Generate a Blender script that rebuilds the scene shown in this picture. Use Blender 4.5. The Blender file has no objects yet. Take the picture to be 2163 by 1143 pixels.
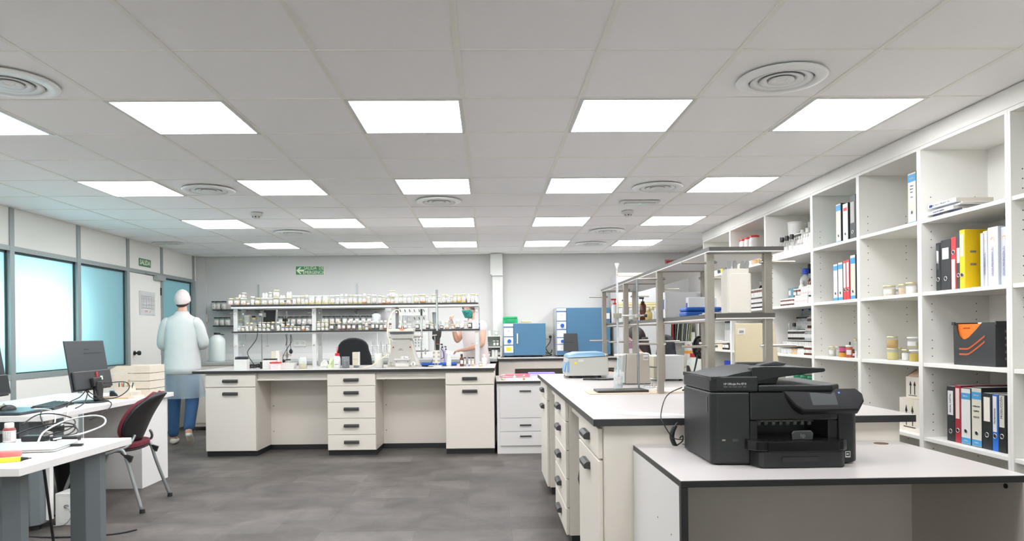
import bpy, bmesh, math, random
from mathutils import Vector, Matrix, Euler
from math import sin, cos, pi, radians, atan2, hypot
random.seed(7)
SC = bpy.context.scene
COL = SC.collection

# ---------------------------------------------------------------- camera
# metres; X to the right, Y into the room, Z up; camera 1.25 m above the floor
cam_d = bpy.data.cameras.new('camera')
cam = bpy.data.objects.new('camera', cam_d); COL.objects.link(cam)
cam_d.sensor_width = 36.0
cam_d.lens = 36.0 * 1476.4 / 2163.0
cam_d.shift_x = (1081.5 - 1063.0) / 2163.0
cam_d.shift_y = (705.87 - 571.5) / 2163.0
cam_d.clip_start = 0.05; cam_d.clip_end = 60
YAW, ROLL = 0.0217, -0.0114
cam.matrix_world = Matrix.Translation((0, 0, 1.25)) @ Matrix.Rotation(-YAW, 4, 'Z') @ Matrix.Rotation(pi / 2, 4, 'X') @ Matrix.Rotation(ROLL, 4, 'Z')
SC.camera = cam
SC.view_settings.view_transform = 'Standard'
SC.view_settings.look = 'None'
SC.view_settings.exposure = 0.70
SC.view_settings.gamma = 1.0
SC.view_settings.use_curve_mapping = False

# ---------------------------------------------------------------- world, daylight and added rear fill
w = bpy.data.worlds.new('world'); SC.world = w; w.use_nodes = True
w.node_tree.nodes['Background'].inputs[0].default_value = (0.66, 0.84, 0.88, 1)
w.node_tree.nodes['Background'].inputs[1].default_value = 0.42
def area(name, loc, rot, sx, sy, power, col):
    l = bpy.data.lights.new(name, 'AREA'); l.shape = 'RECTANGLE'; l.size = sx; l.size_y = sy; l.energy = power; l.color = col
    o = bpy.data.objects.new(name, l); COL.objects.link(o); o.location = loc; o.rotation_euler = rot
    o['kind'] = 'helper'
    return o
# daylight falling on the outer face of the frosted panes
area('daylight', (-4.86, 6.80, 1.47), (0, -pi / 2, 0), 0.50, 1.25, 17, (0.90, 0.98, 1.0))
# added fill lamp outside the added panes of the wall behind the camera
area('added_fill_rear', (-0.6, -3.6, 1.5), (pi / 2, 0, 0), 6.0, 1.4, 90, (1.0, 0.99, 0.97))
LAMP = 11.5

# ---------------------------------------------------------------- materials
def lin(c):
    return tuple(((v / 255) / 12.92 if v / 255 <= 0.04045 else ((v / 255 + 0.055) / 1.055) ** 2.4) for v in c)
_M = {}
def mat(name, rgb, rough=0.5, metal=0.0, var=0.03, scale=30.0, spec=0.5, bump=0.0, coat=0.0):
    if name in _M: return _M[name]
    m = bpy.data.materials.new(name); m.use_nodes = True; _M[name] = m
    nt = m.node_tree; b = nt.nodes['Principled BSDF']
    b.inputs['Roughness'].default_value = rough; b.inputs['Metallic'].default_value = metal
    b.inputs['Specular IOR Level'].default_value = spec
    b.inputs['Coat Weight'].default_value = coat
    c = lin(rgb)
    tc = nt.nodes.new('ShaderNodeTexCoord'); n = nt.nodes.new('ShaderNodeTexNoise')
    n.inputs['Scale'].default_value = scale; n.inputs['Detail'].default_value = 3
    nt.links.new(tc.outputs['Object'], n.inputs['Vector'])
    r = nt.nodes.new('ShaderNodeMix'); r.data_type = 'RGBA'
    r.inputs[6].default_value = tuple(max(0, x * (1 - var)) for x in c) + (1,)
    r.inputs[7].default_value = tuple(min(1, x * (1 + var)) for x in c) + (1,)
    nt.links.new(n.outputs['Fac'], r.inputs[0]); nt.links.new(r.outputs[2], b.inputs['Base Color'])
    if bump:
        bp = nt.nodes.new('ShaderNodeBump'); bp.inputs['Strength'].default_value = bump; bp.inputs['Distance'].default_value = 0.002
        nt.links.new(n.outputs['Fac'], bp.inputs['Height']); nt.links.new(bp.outputs[0], b.inputs['Normal'])
    return m
def glass(name, rgb=(235, 240, 238), clear=0.62, rough=0.08):
    """thin glass: partly see-through, the rest a pale body and a gloss"""
    if name in _M: return _M[name]
    m = bpy.data.materials.new(name); m.use_nodes = True; _M[name] = m
    nt = m.node_tree; N = nt.nodes; b = N['Principled BSDF']
    b.inputs['Base Color'].default_value = lin(rgb) + (1,); b.inputs['Roughness'].default_value = rough
    t = N.new('ShaderNodeBsdfTransparent'); t.inputs[0].default_value = tuple(0.82 + 0.18 * x for x in lin(rgb)) + (1,)
    lw = N.new('ShaderNodeLayerWeight'); lw.inputs['Blend'].default_value = 0.35
    mr = N.new('ShaderNodeMapRange'); mr.inputs[1].default_value = 0; mr.inputs[2].default_value = 1
    mr.inputs[3].default_value = 1 - clear; mr.inputs[4].default_value = min(1, 1 - clear + 0.24)
    nt.links.new(lw.outputs['Facing'], mr.inputs[0])
    mx = N.new('ShaderNodeMixShader'); nt.links.new(mr.outputs[0], mx.inputs[0])
    nt.links.new(t.outputs[0], mx.inputs[1]); nt.links.new(b.outputs[0], mx.inputs[2])
    nt.links.new(mx.outputs[0], N['Material Output'].inputs[0])
    return m
def emis(name, rgb, s):
    if name in _M: return _M[name]
    m = bpy.data.materials.new(name); m.use_nodes = True; _M[name] = m
    b = m.node_tree.nodes['Principled BSDF']; b.inputs['Base Color'].default_value = lin(rgb) + (1,)
    b.inputs['Emission Color'].default_value = lin(rgb) + (1,); b.inputs['Emission Strength'].default_value = s
    return m
WALLW = mat('wall paint', (206, 205, 203), 0.7, var=0.015, scale=3, bump=0.05)
PANELW = mat('partition panel', (240, 238, 232), 0.45, var=0.015, scale=4)
ALU = mat('satin aluminium', (178, 184, 184), 0.35, 0.5, var=0.03)
LAM = mat('cream laminate', (226, 218, 208), 0.38, var=0.012, scale=5)
LAMW = mat('white laminate', (222, 219, 217), 0.32, var=0.012, scale=5)
SHELFW = mat('shelving board', (230, 228, 222), 0.45, var=0.012, scale=4)
TOPW = mat('worktop white', (195, 189, 187), 0.28, var=0.012, scale=3)
EDGE = mat('dark edge', (44, 44, 44), 0.4, var=0.08)
EDGEG = mat('grey edge', (84, 82, 78), 0.38, var=0.08)
BLK = mat('black plastic', (34, 35, 36), 0.4, var=0.08)
BLKG = mat('gloss black', (20, 20, 22), 0.12, var=0.05)
DGREY = mat('dark grey plastic', (62, 63, 65), 0.42, var=0.04, scale=400, bump=0.05)
GREYM = mat('grey enamel', (122, 126, 128), 0.4, 0.1)
WHP = mat('white plastic', (214, 213, 209), 0.35, var=0.02)
CRM = mat('cream plastic', (222, 214, 190), 0.4)
STEEL = mat('brushed steel', (170, 163, 153), 0.3, 0.7, var=0.06, scale=60)
CHROME = mat('chrome', (215, 215, 215), 0.12, 1.0)
GOLDL = mat('gold lid', (206, 196, 150), 0.3, 0.55)
RED = mat('red plastic', (200, 44, 48), 0.4)
BLUE = mat('blue plastic', (26, 88, 176), 0.4)
PAPER = mat('paper', (214, 212, 210), 0.8, var=0.03, scale=50)
INK = mat('ink', (50, 50, 55), 0.7)
REDINK = mat('red ink', (226, 92, 100), 0.6)
CABLE = mat('black cable', (28, 28, 30), 0.5)
CABLEW = mat('white cable', (214, 216, 214), 0.5)
GLASS = glass('clear glass', (222, 222, 212), 0.91)
GLASSG = glass('clear labware', (238, 242, 242), 0.78)
GLASSB = glass('thin plastic', (228, 232, 230), 0.35, 0.3)

# ---------------------------------------------------------------- mesh building
class MB:
    def __init__(s): s.v = []; s.f = []; s.m = []; s.mats = []; s.sm = []
    def mi(s, m):
        if m not in s.mats: s.mats.append(m)
        return s.mats.index(m)
    def add(s, vs, fs, m, smooth=False, T=None):
        o = len(s.v)
        s.v += [tuple(T @ Vector(v)) if T else tuple(v) for v in vs]
        k = s.mi(m)
        for f in fs: s.f.append([i + o for i in f]); s.m.append(k); s.sm.append(smooth)
        return s
    def box(s, x0, x1, y0, y1, z0, z1, m, T=None):
        vs = [(x0, y0, z0), (x1, y0, z0), (x1, y1, z0), (x0, y1, z0), (x0, y0, z1), (x1, y0, z1), (x1, y1, z1), (x0, y1, z1)]
        return s.add(vs, [(0, 3, 2, 1), (4, 5, 6, 7), (0, 1, 5, 4), (1, 2, 6, 5), (2, 3, 7, 6), (3, 0, 4, 7)], m, T=T)
    def rbox(s, x0, x1, y0, y1, z0, z1, m, r=0.01, n=3, T=None):
        """box whose vertical edges are rounded"""
        r = min(r, (x1 - x0) / 2.01, (y1 - y0) / 2.01); P = []
        for cx, cy, a0 in ((x1 - r, y1 - r, 0), (x0 + r, y1 - r, pi / 2), (x0 + r, y0 + r, pi), (x1 - r, y0 + r, 1.5 * pi)):
            for i in range(n + 1):
                a = a0 + i * pi / 2 / n; P.append((cx + r * cos(a), cy + r * sin(a)))
        return s.prism(P, z0, z1, m, T=T)
    def prism(s, P, z0, z1, m, T=None, smooth=False):
        """outline P in XY extruded from z0 to z1"""
        n = len(P)
        vs = [(x, y, z0) for x, y in P] + [(x, y, z1) for x, y in P]
        fs = [tuple(range(n - 1, -1, -1)), tuple(range(n, 2 * n))] + [(i, (i + 1) % n, n + (i + 1) % n, n + i) for i in range(n)]
        return s.add(vs, fs, m, smooth, T)
    def yprism(s, P, y0, y1, m, T=None):
        """outline P in XZ extruded along Y"""
        n = len(P)
        vs = [(x, y0, z) for x, z in P] + [(x, y1, z) for x, z in P]
        fs = [tuple(range(n)), tuple(range(2 * n - 1, n - 1, -1))] + [(n + i, n + (i + 1) % n, (i + 1) % n, i) for i in range(n)]
        return s.add(vs, fs, m, False, T)
    def xprism(s, P, x0, x1, m, T=None):
        """outline P in YZ extruded along X"""
        n = len(P)
        vs = [(x0, y, z) for y, z in P] + [(x1, y, z) for y, z in P]
        fs = [tuple(range(n - 1, -1, -1)), tuple(range(n, 2 * n))] + [(i, (i + 1) % n, n + (i + 1) % n, n + i) for i in range(n)]
        return s.add(vs, fs, m, False, T)
    def lathe(s, prof, m, c=(0, 0, 0), n=20, T=None, smooth=True, cap=True):
        """profile [(r, z)] from the bottom up turned about Z"""
        vs = []; fs = []
        for r, z in prof:
            for i in range(n):
                a = 2 * pi * i / n; vs.append((c[0] + r * cos(a), c[1] + r * sin(a), c[2] + z))
        for k in range(len(prof) - 1):
            for i in range(n):
                j = (i + 1) % n; fs.append((k * n + i, k * n + j, (k + 1) * n + j, (k + 1) * n + i))
        s.add(vs, fs, m, smooth, T)
        if cap:
            L = len(prof) - 1
            s.add(vs[:n], [tuple(range(n - 1, -1, -1))], m, False, T); s.add(vs[L * n:], [tuple(range(n))], m, False, T)
        return s
    def cyl(s, a, b, r, m, n=12, r2=None, cap=True):
        a = Vector(a); b = Vector(b); d = b - a; L = d.length
        q = d.to_track_quat('Z', 'Y').to_matrix().to_4x4(); T = Matrix.Translation(a) @ q
        return s.lathe([(r, 0), (r if r2 is None else r2, L)], m, n=n, T=T, cap=cap)
    def tube(s, pts, r, m, n=8, closed=False, sub=5):
        P = smooth_path([Vector(p) for p in pts], sub) if sub > 1 else [Vector(p) for p in pts]
        vs = []; fs = []; up = Vector((0.13, 0.21, 0.97))
        K = len(P)
        for k, p in enumerate(P):
            t = (P[min(k + 1, K - 1)] - P[max(k - 1, 0)])
            t = t.normalized() if t.length > 1e-9 else Vector((0, 0, 1))
            u = (up - t * up.dot(t))
            if u.length < 0.05: u = Vector((1, 0, 0)) - t * t.x
            u.normalize(); up = u; w_ = t.cross(u)
            for i in range(n):
                a = 2 * pi * i / n; vs.append(tuple(p + (u * cos(a) + w_ * sin(a)) * r))
        for k in range(K - 1):
            for i in range(n):
                j = (i + 1) % n; fs.append((k * n + i, k * n + j, (k + 1) * n + j, (k + 1) * n + i))
        fs.append(tuple(range(n - 1, -1, -1))); fs.append(tuple(range((K - 1) * n, K * n)))
        return s.add(vs, fs, m, True)
    def grid(s, F, nu, nv, m, smooth=True):
        """surface from F(i,j) -> point"""
        vs = [tuple(F(i, j)) for i in range(nu) for j in range(nv)]
        fs = [(i * nv + j, (i + 1) * nv + j, (i + 1) * nv + j + 1, i * nv + j + 1) for i in range(nu - 1) for j in range(nv - 1)]
        return s.add(vs, fs, m, smooth)
    def mesh(s, name):
        me = bpy.data.meshes.new(name); me.from_pydata(s.v, [], s.f)
        for m in s.mats: me.materials.append(m)
        me.polygons.foreach_set('material_index', s.m); me.polygons.foreach_set('use_smooth', s.sm)
        me.update(); return me
    def build(s, name, parent=None, loc=None, rot=None, bevel=0, seg=2, solid=0, sub=0):
        me = s.mesh(name)
        if bevel or solid:
            bm = bmesh.new(); bm.from_mesh(me); bmesh.ops.recalc_face_normals(bm, faces=bm.faces)
            bmesh.ops.remove_doubles(bm, verts=bm.verts, dist=1e-6); bm.to_mesh(me); bm.free()
        o = bpy.data.objects.new(name, me); COL.objects.link(o)
        if parent: o.parent = parent
        if loc: o.location = loc
        if rot: o.rotation_euler = rot
        if solid:
            md = o.modifiers.new('thick', 'SOLIDIFY'); md.thickness = solid; md.offset = 0
        if bevel:
            md = o.modifiers.new('bevel', 'BEVEL'); md.width = bevel; md.segments = seg; md.limit_method = 'ANGLE'; md.angle_limit = radians(40)
            md.harden_normals = False
        if sub:
            md = o.modifiers.new('sub', 'SUBSURF'); md.levels = sub; md.render_levels = sub
        return o
def smooth_path(P, k):
    if len(P) < 3: return P
    out = []
    for i in range(len(P) - 1):
        p0 = P[max(i - 1, 0)]; p1 = P[i]; p2 = P[i + 1]; p3 = P[min(i + 2, len(P) - 1)]
        for j in range(k):
            t = j / k
            out.append(0.5 * ((2 * p1) + (p2 - p0) * t + (2 * p0 - 5 * p1 + 4 * p2 - p3) * t * t + (3 * p1 - p0 - 3 * p2 + p3) * t ** 3))
    out.append(P[-1]); return out
def tag(o, label, cat, group=None):
    o['label'] = label; o['category'] = cat
    if group: o['group'] = group
    n = len(label.replace('-', ' ').split())
    if len(label.split()) > 16 or len(label.split()) < 4: print('LABEL LENGTH', len(label.split()), label)
    return o
def thing(name, loc, label=None, cat=None, rot=0.0, group=None):
    o = bpy.data.objects.new(name, None); COL.objects.link(o); o.location = loc; o.rotation_euler = (0, 0, rot)
    o.empty_display_size = 0.05
    if label: tag(o, label, cat, group)
    return o
def struct(o): o['kind'] = 'structure'; return o
def text(name, s, size, parent, loc, rot, m, align='CENTER', ext=0.0004, sx=1.0, bold=0.0):
    c = bpy.data.curves.new(name, 'FONT'); c.body = s; c.size = size; c.align_x = align; c.align_y = 'CENTER'; c.extrude = ext; c.offset = bold
    c.resolution_u = 2
    t = bpy.data.objects.new('tmp', c); COL.objects.link(t)
    me = bpy.data.meshes.new_from_object(t.evaluated_get(bpy.context.evaluated_depsgraph_get()))
    bpy.data.objects.remove(t); me.name = name
    me.materials.clear(); me.materials.append(m)
    o = bpy.data.objects.new(name, me); COL.objects.link(o); o.parent = parent; o.location = loc; o.rotation_euler = rot; o.scale = (sx, 1, 1)
    return o
FRONT = (pi / 2, 0, 0)            # text facing the camera side (-Y)
WEST = (pi / 2, 0, -pi / 2)       # text facing -X
EAST = (pi / 2, 0, pi / 2)        # text facing +X
UPT = (0, 0, 0)
def copy_tree(o, parent=None):
    c = o.copy(); COL.objects.link(c); c.parent = parent
    for ch in list(o.children): copy_tree(ch, c)
    return c
ORD = 'first second third fourth fifth sixth seventh eighth ninth tenth eleventh twelfth thirteenth fourteenth fifteenth sixteenth seventeenth eighteenth nineteenth twentieth'.split()
ORD += ['twenty-' + o for o in ORD[:9]] + ['thirtieth'] + ['thirty-' + o for o in ORD[:9]] + ['fortieth'] + ['forty-' + o for o in ORD[:9]]
REG = []
def reg(o, look, place, cat, group, frm='left'):
    REG.append((o, look, place, cat, group, frm)); return o
def settle_labels():
    by = {}
    for r in REG: by.setdefault((r[1], r[2]), []).append(r)
    bpy.context.view_layer.update()
    for (look, place), rows in by.items():
        rows.sort(key=lambda r: r[0].matrix_world.translation.x / max(0.3, r[0].matrix_world.translation.y))
        for k, (o, _, _, cat, group, frm) in enumerate(rows):
            if len(rows) == 1: tag(o, look + ' ' + place, cat, group)
            else: tag(o, '%s, %s from left %s' % (look, ORD[k], place), cat, group)
def U(u, y): return (u - 1031.0) * y / 1476.0      # metres across the room for the survey tables below
# ================================================================ the room
LX, BY, RX, RY, CZ = -4.31, 10.47, 3.03, -2.6, 2.4435
# floor of grey cement-look vinyl tiles
def floor_mat():
    m = bpy.data.materials.new('vinyl floor'); m.use_nodes = True; nt = m.node_tree; N = nt.nodes; L = nt.links
    b = N['Principled BSDF']; b.inputs['Roughness'].default_value = 0.5; b.inputs['Specular IOR Level'].default_value = 0.35
    tc = N.new('ShaderNodeTexCoord'); br = N.new('ShaderNodeTexBrick')
    mp = N.new('ShaderNodeMapping'); mp.inputs['Location'].default_value = (0.17, 0.1, 0); L.new(tc.outputs['Object'], mp.inputs[0]); L.new(mp.outputs[0], br.inputs['Vector'])
    br.inputs['Scale'].default_value = 1.0; br.inputs['Brick Width'].default_value = 0.61; br.inputs['Row Height'].default_value = 0.305
    br.inputs['Mortar Size'].default_value = 0.0016; br.inputs['Mortar Smooth'].default_value = 0.4; br.inputs['Bias'].default_value = 0
    br.offset = 0.5
    br.inputs['Color1'].default_value = lin((74, 69, 65)) + (1,); br.inputs['Color2'].default_value = lin((92, 86, 82)) + (1,)
    br.inputs['Mortar'].default_value = lin((66, 60, 57)) + (1,)
    n1 = N.new('ShaderNodeTexNoise'); n1.inputs['Scale'].default_value = 3.2; n1.inputs['Detail'].default_value = 6; n1.inputs['Roughness'].default_value = 0.62; n1.inputs['Distortion'].default_value = 0.6
    L.new(tc.outputs['Object'], n1.inputs['Vector'])
    n2 = N.new('ShaderNodeTexNoise'); n2.inputs['Scale'].default_value = 26; n2.inputs['Detail'].default_value = 4; L.new(tc.outputs['Object'], n2.inputs['Vector'])
    r1 = N.new('ShaderNodeMapRange'); r1.inputs[1].default_value = 0.32; r1.inputs[2].default_value = 0.7; r1.inputs[3].default_value = 0.66; r1.inputs[4].default_value = 1.42; L.new(n1.outputs['Fac'], r1.inputs[0])
    r2 = N.new('ShaderNodeMapRange'); r2.inputs[1].default_value = 0.3; r2.inputs[2].default_value = 0.7; r2.inputs[3].default_value = 0.93; r2.inputs[4].default_value = 1.07; L.new(n2.outputs['Fac'], r2.inputs[0])
    mu = N.new('ShaderNodeMath'); mu.operation = 'MULTIPLY'; L.new(r1.outputs[0], mu.inputs[0]); L.new(r2.outputs[0], mu.inputs[1])
    vm = N.new('ShaderNodeVectorMath'); vm.operation = 'SCALE'; L.new(br.outputs['Color'], vm.inputs[0]); L.new(mu.outputs[0], vm.inputs['Scale'])
    L.new(vm.outputs[0], b.inputs['Base Color'])
    bp = N.new('ShaderNodeBump'); bp.inputs['Strength'].default_value = 0.12; bp.inputs['Distance'].default_value = 0.002
    L.new(n2.outputs['Fac'], bp.inputs['Height']); L.new(bp.outputs[0], b.inputs['Normal'])
    return m
struct(MB().box(LX - .1, RX + .1, RY - .1, BY + .1, -.12, 0, floor_mat()).build('floor'))
# ceiling of 600 mm tiles on a grid of T bars
TILE = mat('ceiling tile', (248, 246, 245), 0.85, var=0.02, scale=90, bump=0.1)
TBAR = mat('ceiling grid paint', (240, 238, 230), 0.5)
GAP = mat('tile joint', (120, 116, 112), 0.8)
GX = [-4.3169 + 0.6 * i for i in range(-1, 14)]; GY = [3.5405 + 0.6 * i for i in range(-11, 13)]
cb = MB().box(LX - .1, RX + .1, RY - .1, BY + .1, CZ + .02, CZ + .12, TILE)
xs = [x for x in GX if LX < x < RX] ; ys = [y for y in GY if RY < y < BY]
for x in xs: cb.box(x - .012, x + .012, RY, BY, CZ - .0005, CZ + .02, TBAR)
for y in ys:
    cb.box(LX, RX, y - .0075, y + .0045, CZ, CZ + .02, TBAR)
# the tiles, each dropped a little below the bars with a fine joint round it
X_ = [LX] + xs + [RX]; Y_ = [RY] + ys + [BY]
lampcols = [1, 3, 5, 7, 9, 11]
def is_lamp(x, y):
    i = round((x - GX[0]) / 0.6 - 0.5); j = round((y - 3.5405) / 0.6 - 0.5)
    return (i - 1) % 2 == 1 and j % 3 == 0 and 1 < i < 12
for i in range(len(X_) - 1):
    for j in range(len(Y_) - 1):
        x0, x1, y0, y1 = X_[i], X_[i + 1], Y_[j], Y_[j + 1]
        if x1 - x0 > .05 and y1 - y0 > .05:
            cb.box(x0 + .012, x1 - .012, y0 + .0065, y1 - .0075, CZ + .004 + random.uniform(-.0008, .0008), CZ + .0205, TILE)
struct(cb.build('ceiling'))
# plain walls
struct(MB().box(LX - .1, RX + .1, BY, BY + .1, 0, 2.56, WALLW).build('wall_back'))
struct(MB().box(RX, RX + .1, RY, BY, 0, 2.56, WALLW).build('wall_right'))
wr = MB().box(LX - .1, RX + .1, RY - .1, RY, 0, .80, WALLW).box(LX - .1, RX + .1, RY - .1, RY, 2.25, 2.56, WALLW)
for x0, x1 in ((LX - .1, -3.9), (-1.80, -1.70), (.40, .50), (2.6, RX + .1)): wr.box(x0, x1, RY - .1, RY, .80, 2.25, WALLW)
struct(wr.build('wall_rear'))
# left wall: demountable partition with frosted panes
GREYF = mat('grey aluminium frame', (158, 166, 166), 0.4, 0.3)
wl = MB()
wl.box(LX - .06, LX, RY, 8.50, 0, .885, PANELW)
wl.box(LX - .06, LX, RY, 5.40, .885, 2.56, PANELW)
wl.box(LX - .06, LX, 5.40, BY, 2.085, 2.56, PANELW)
wl.box(LX - .06, LX, 9.33, BY, 0, .885, PANELW)
struct(wl.build('wall_left'))
tr = MB()
for y in (3.3, 4.35, 5.37, 6.425, 7.462, 8.47, 9.335, 10.33): tr.box(LX - .07, LX + .012, y - .03, y + .03, 0, CZ, GREYF)
tr.box(LX - .07, LX + .010, 5.40, 8.50, .885, .935, GREYF)
tr.box(LX - .07, LX + .010, 5.40, 10.33, 2.055, 2.10, GREYF)
tr.box(LX - .07, LX + .010, 9.33, 10.33, .885, .935, GREYF)
struct(tr.build('trim_1'))
struct(MB().box(LX, LX + .012, RY, 8.44, 0, .07, PANELW).box(LX, LX + .012, 9.37, 10.44, 0, .07, PANELW).build('baseboard_left'))
struct(MB().box(LX + .02, -1.2, BY - .012, BY, 0, .08, WALLW).build('baseboard_back'))
struct(MB().box(LX, LX + .14, BY - .035, BY, 0, 2.44, WALLW).build('trim_2'))
def frosted():
    m = bpy.data.materials.new('frosted glass'); m.use_nodes = True; nt = m.node_tree; N = nt.nodes; L = nt.links
    N.remove(N['Principled BSDF'])
    tl = N.new('ShaderNodeBsdfTranslucent'); tl.inputs[0].default_value = (0.62, 0.83, 0.86, 1)
    df = N.new('ShaderNodeBsdfDiffuse'); df.inputs[0].default_value = (0.45, 0.6, 0.62, 1)
    gl = N.new('ShaderNodeBsdfGlossy'); gl.inputs['Roughness'].default_value = 0.35
    tc = N.new('ShaderNodeTexCoord'); n = N.new('ShaderNodeTexNoise'); n.inputs['Scale'].default_value = 160; n.inputs['Detail'].default_value = 2
    L.new(tc.outputs['Object'], n.inputs['Vector'])
    bp = N.new('ShaderNodeBump'); bp.inputs['Strength'].default_value = 0.25; bp.inputs['Distance'].default_value = 0.003; L.new(n.outputs['Fac'], bp.inputs['Height'])
    L.new(bp.outputs[0], gl.inputs['Normal']); L.new(bp.outputs[0], tl.inputs['Normal'])
    m1 = N.new('ShaderNodeMixShader'); m1.inputs[0].default_value = 0.12; L.new(tl.outputs[0], m1.inputs[1]); L.new(df.outputs[0], m1.inputs[2])
    m2 = N.new('ShaderNodeMixShader'); m2.inputs[0].default_value = 0.06; L.new(m1.outputs[0], m2.inputs[1]); L.new(gl.outputs[0], m2.inputs[2])
    L.new(m2.outputs[0], N['Material Output'].inputs[0]); return m
FROST = frosted()
OPAL = bpy.data.materials.new('added opal pane'); OPAL.use_nodes = True; _n = OPAL.node_tree.nodes; _n.remove(_n['Principled BSDF'])
_t = _n.new('ShaderNodeBsdfTranslucent'); _t.inputs[0].default_value = (.93, .94, .92, 1); OPAL.node_tree.links.new(_t.outputs[0], _n['Material Output'].inputs[0])
for k, (a, b) in enumerate(((-3.9, -1.8), (-1.7, .4), (.5, 2.6))):  # rear windows added to let fill light into the front of the room
    g = MB().box(a, b, RY - .06, RY - .055, .80, 2.25, OPAL).build('window_%d' % (k + 5)); struct(g)
    MB().box(a, b, RY - .07, RY - .03, .80, .84, GREYF).box(a, b, RY - .07, RY - .03, 2.21, 2.25, GREYF).box(a, a + .04, RY - .07, RY - .03, .84, 2.21, GREYF).box(b - .04, b, RY - .07, RY - .03, .84, 2.21, GREYF).build('frame', g)
GASK = mat('rubber gasket', (52, 66, 68), 0.5)
for k, (a, b) in enumerate(((5.40, 6.395), (6.455, 7.432), (7.492, 8.44), (9.365, 10.30))):
    g = MB().box(LX - .035, LX - .03, a, b, .935, 2.055, FROST).build('window_%d' % (k + 1)); struct(g)
    f = MB()
    f.box(LX - .045, LX - .02, a, a + .012, .935, 2.055, GASK).box(LX - .045, LX - .02, b - .02, b, .935, 2.055, GASK)
    f.box(LX - .045, LX - .02, a, b, .935, .945, GASK).box(LX - .045, LX - .02, a, b, 2.035, 2.055, GASK)
    f.build('gasket', g)
# door with closer and black knob
d = MB().box(LX - .035, LX + .004, 8.505, 9.303, .01, 2.05, PANELW).build('door_1', bevel=.002); struct(d)
kn = MB(); kn.cyl((LX + .004, 8.60, 1.07), (LX + .012, 8.60, 1.07), .028, BLK, 20)
kn.lathe([(.012, 0), (.012, .03), (.026, .04), (.029, .055), (.024, .068), (.012, .072)], BLK, n=20, T=Matrix.Translation((LX + .01, 8.60, 1.07)) @ Matrix.Rotation(pi / 2, 4, 'Y'))
kn.build('door_knob', d)
h = MB()
for z in (.35, 1.07, 1.86): h.box(LX + .004, LX + .014, 9.29, 9.32, z - .05, z + .05, GREYF if z != 1.86 else BLK)
h.build('hinge', d)
cl = MB(); cl.box(LX + .012, LX + .06, 9.10, 9.34, 2.0, 2.055, ALU)
cl.box(LX + .02, LX + .045, 8.86, 9.12, 2.058, 2.07, ALU).box(LX + .03, LX + .05, 9.1, 9.3, 2.056, 2.068, ALU)
cl.build('door_closer', d)
pipe = mat('duct paint', (222, 223, 219), 0.6)
struct(MB().box(.075, .225, BY - .12, BY, 0, 2.13, pipe).box(.045, .225, BY - .16, BY, 2.13, 2.44, pipe).box(.06, .228, BY - .17, BY, 2.115, 2.13, pipe).build('trim_3'))

# ---------------------------------------------------------------- ceiling lamps
DIFF = emis('lamp diffuser', (250, 252, 255), LAMP)
lp = None
for r in range(-1, 4):
    for c in range(5):
        if r < -1 and c in (0, 4): continue
        x = -3.0954 + .557 / 2 + 1.2 * c; y = 3.562 + .2785 + 1.8 * r
        if lp is None:
            lp = thing('ceiling_lamp', (x, y, CZ), rot=0)
            f = MB(); a, b_ = .2785, .298
            f.box(-b_, b_, -b_, -a, -.004, .004, WHP).box(-b_, b_, a, b_, -.004, .004, WHP).box(-b_, -a, -a, a, -.004, .004, WHP).box(a, b_, -a, a, -.004, .004, WHP)
            f.build('frame', lp); MB().box(-a, a, -a, a, -.0025, .003, DIFF).build('diffuser', lp); o = lp
        else: o = copy_tree(lp); o.location = (x, y, CZ)
        rows = {0: 'in the lamp row closest overhead', 1: 'in the second lamp row', 2: 'in the third lamp row', 3: 'in the lamp row by the back wall', -1: 'in the first row behind the camera',
                -2: 'in the second row behind the camera', -3: 'in the third row behind the camera'}
        o['group'] = 'square ceiling lamps'
        tag(o, 'lit square lamp panel, %s from left %s' % (ORD[c], rows[r]), 'ceiling lamp', 'square ceiling lamps')
# round air diffusers
VENT = mat('vent enamel', (246, 246, 244), 0.35); VD = mat('vent inside', (190, 190, 190), 0.6)
vt = None
for (x, y), lab in zip(((1.394, 3.263), (-2.197, 3.277), (-2.235, 5.68), (-.424, 6.228), (1.40, 5.69), (1.404, 8.116), (1.379, 9.259), (-2.227, 8.062)),
    ('above the black printer', 'cut by the frame edge beside the lamps', 'between two lamps of the second row, over the desks', 'under the middle column of lamps', 'beside the emergency light over the island',
     'behind the smoke detector on the right', 'deepest one, over the fridge', 'over the left end of the jar rack')):
    if vt is None:
        vt = thing('ceiling_vent', (x, y, CZ))
        MB().lathe([(.155, -.001), (.20, -.004), (.205, -.010), (.195, -.016), (.15, -.020), (.145, -.006)], VENT, n=40, cap=False).build('rim', vt)
        MB().lathe([(.0, .0005), (.17, .0005)], VD, n=40, cap=False).build('recess', vt)
        for r0 in (.125, .085, .045):
            MB().lathe([(r0 - .022, -.003), (r0 + .012, -.012), (r0 + .015, -.017), (r0 - .018, -.010), (r0 - .022, -.003)], VENT, n=36, cap=False).build('ring', vt)
        MB().lathe([(.024, -.006), (.016, -.012), (.001, -.014)], VENT, n=24).build('core', vt); o = vt
    else: o = copy_tree(vt); o.location = (x, y, CZ)
    tag(o, 'round white air diffuser ' + lab, 'ceiling vent', 'round ceiling diffusers')
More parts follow.
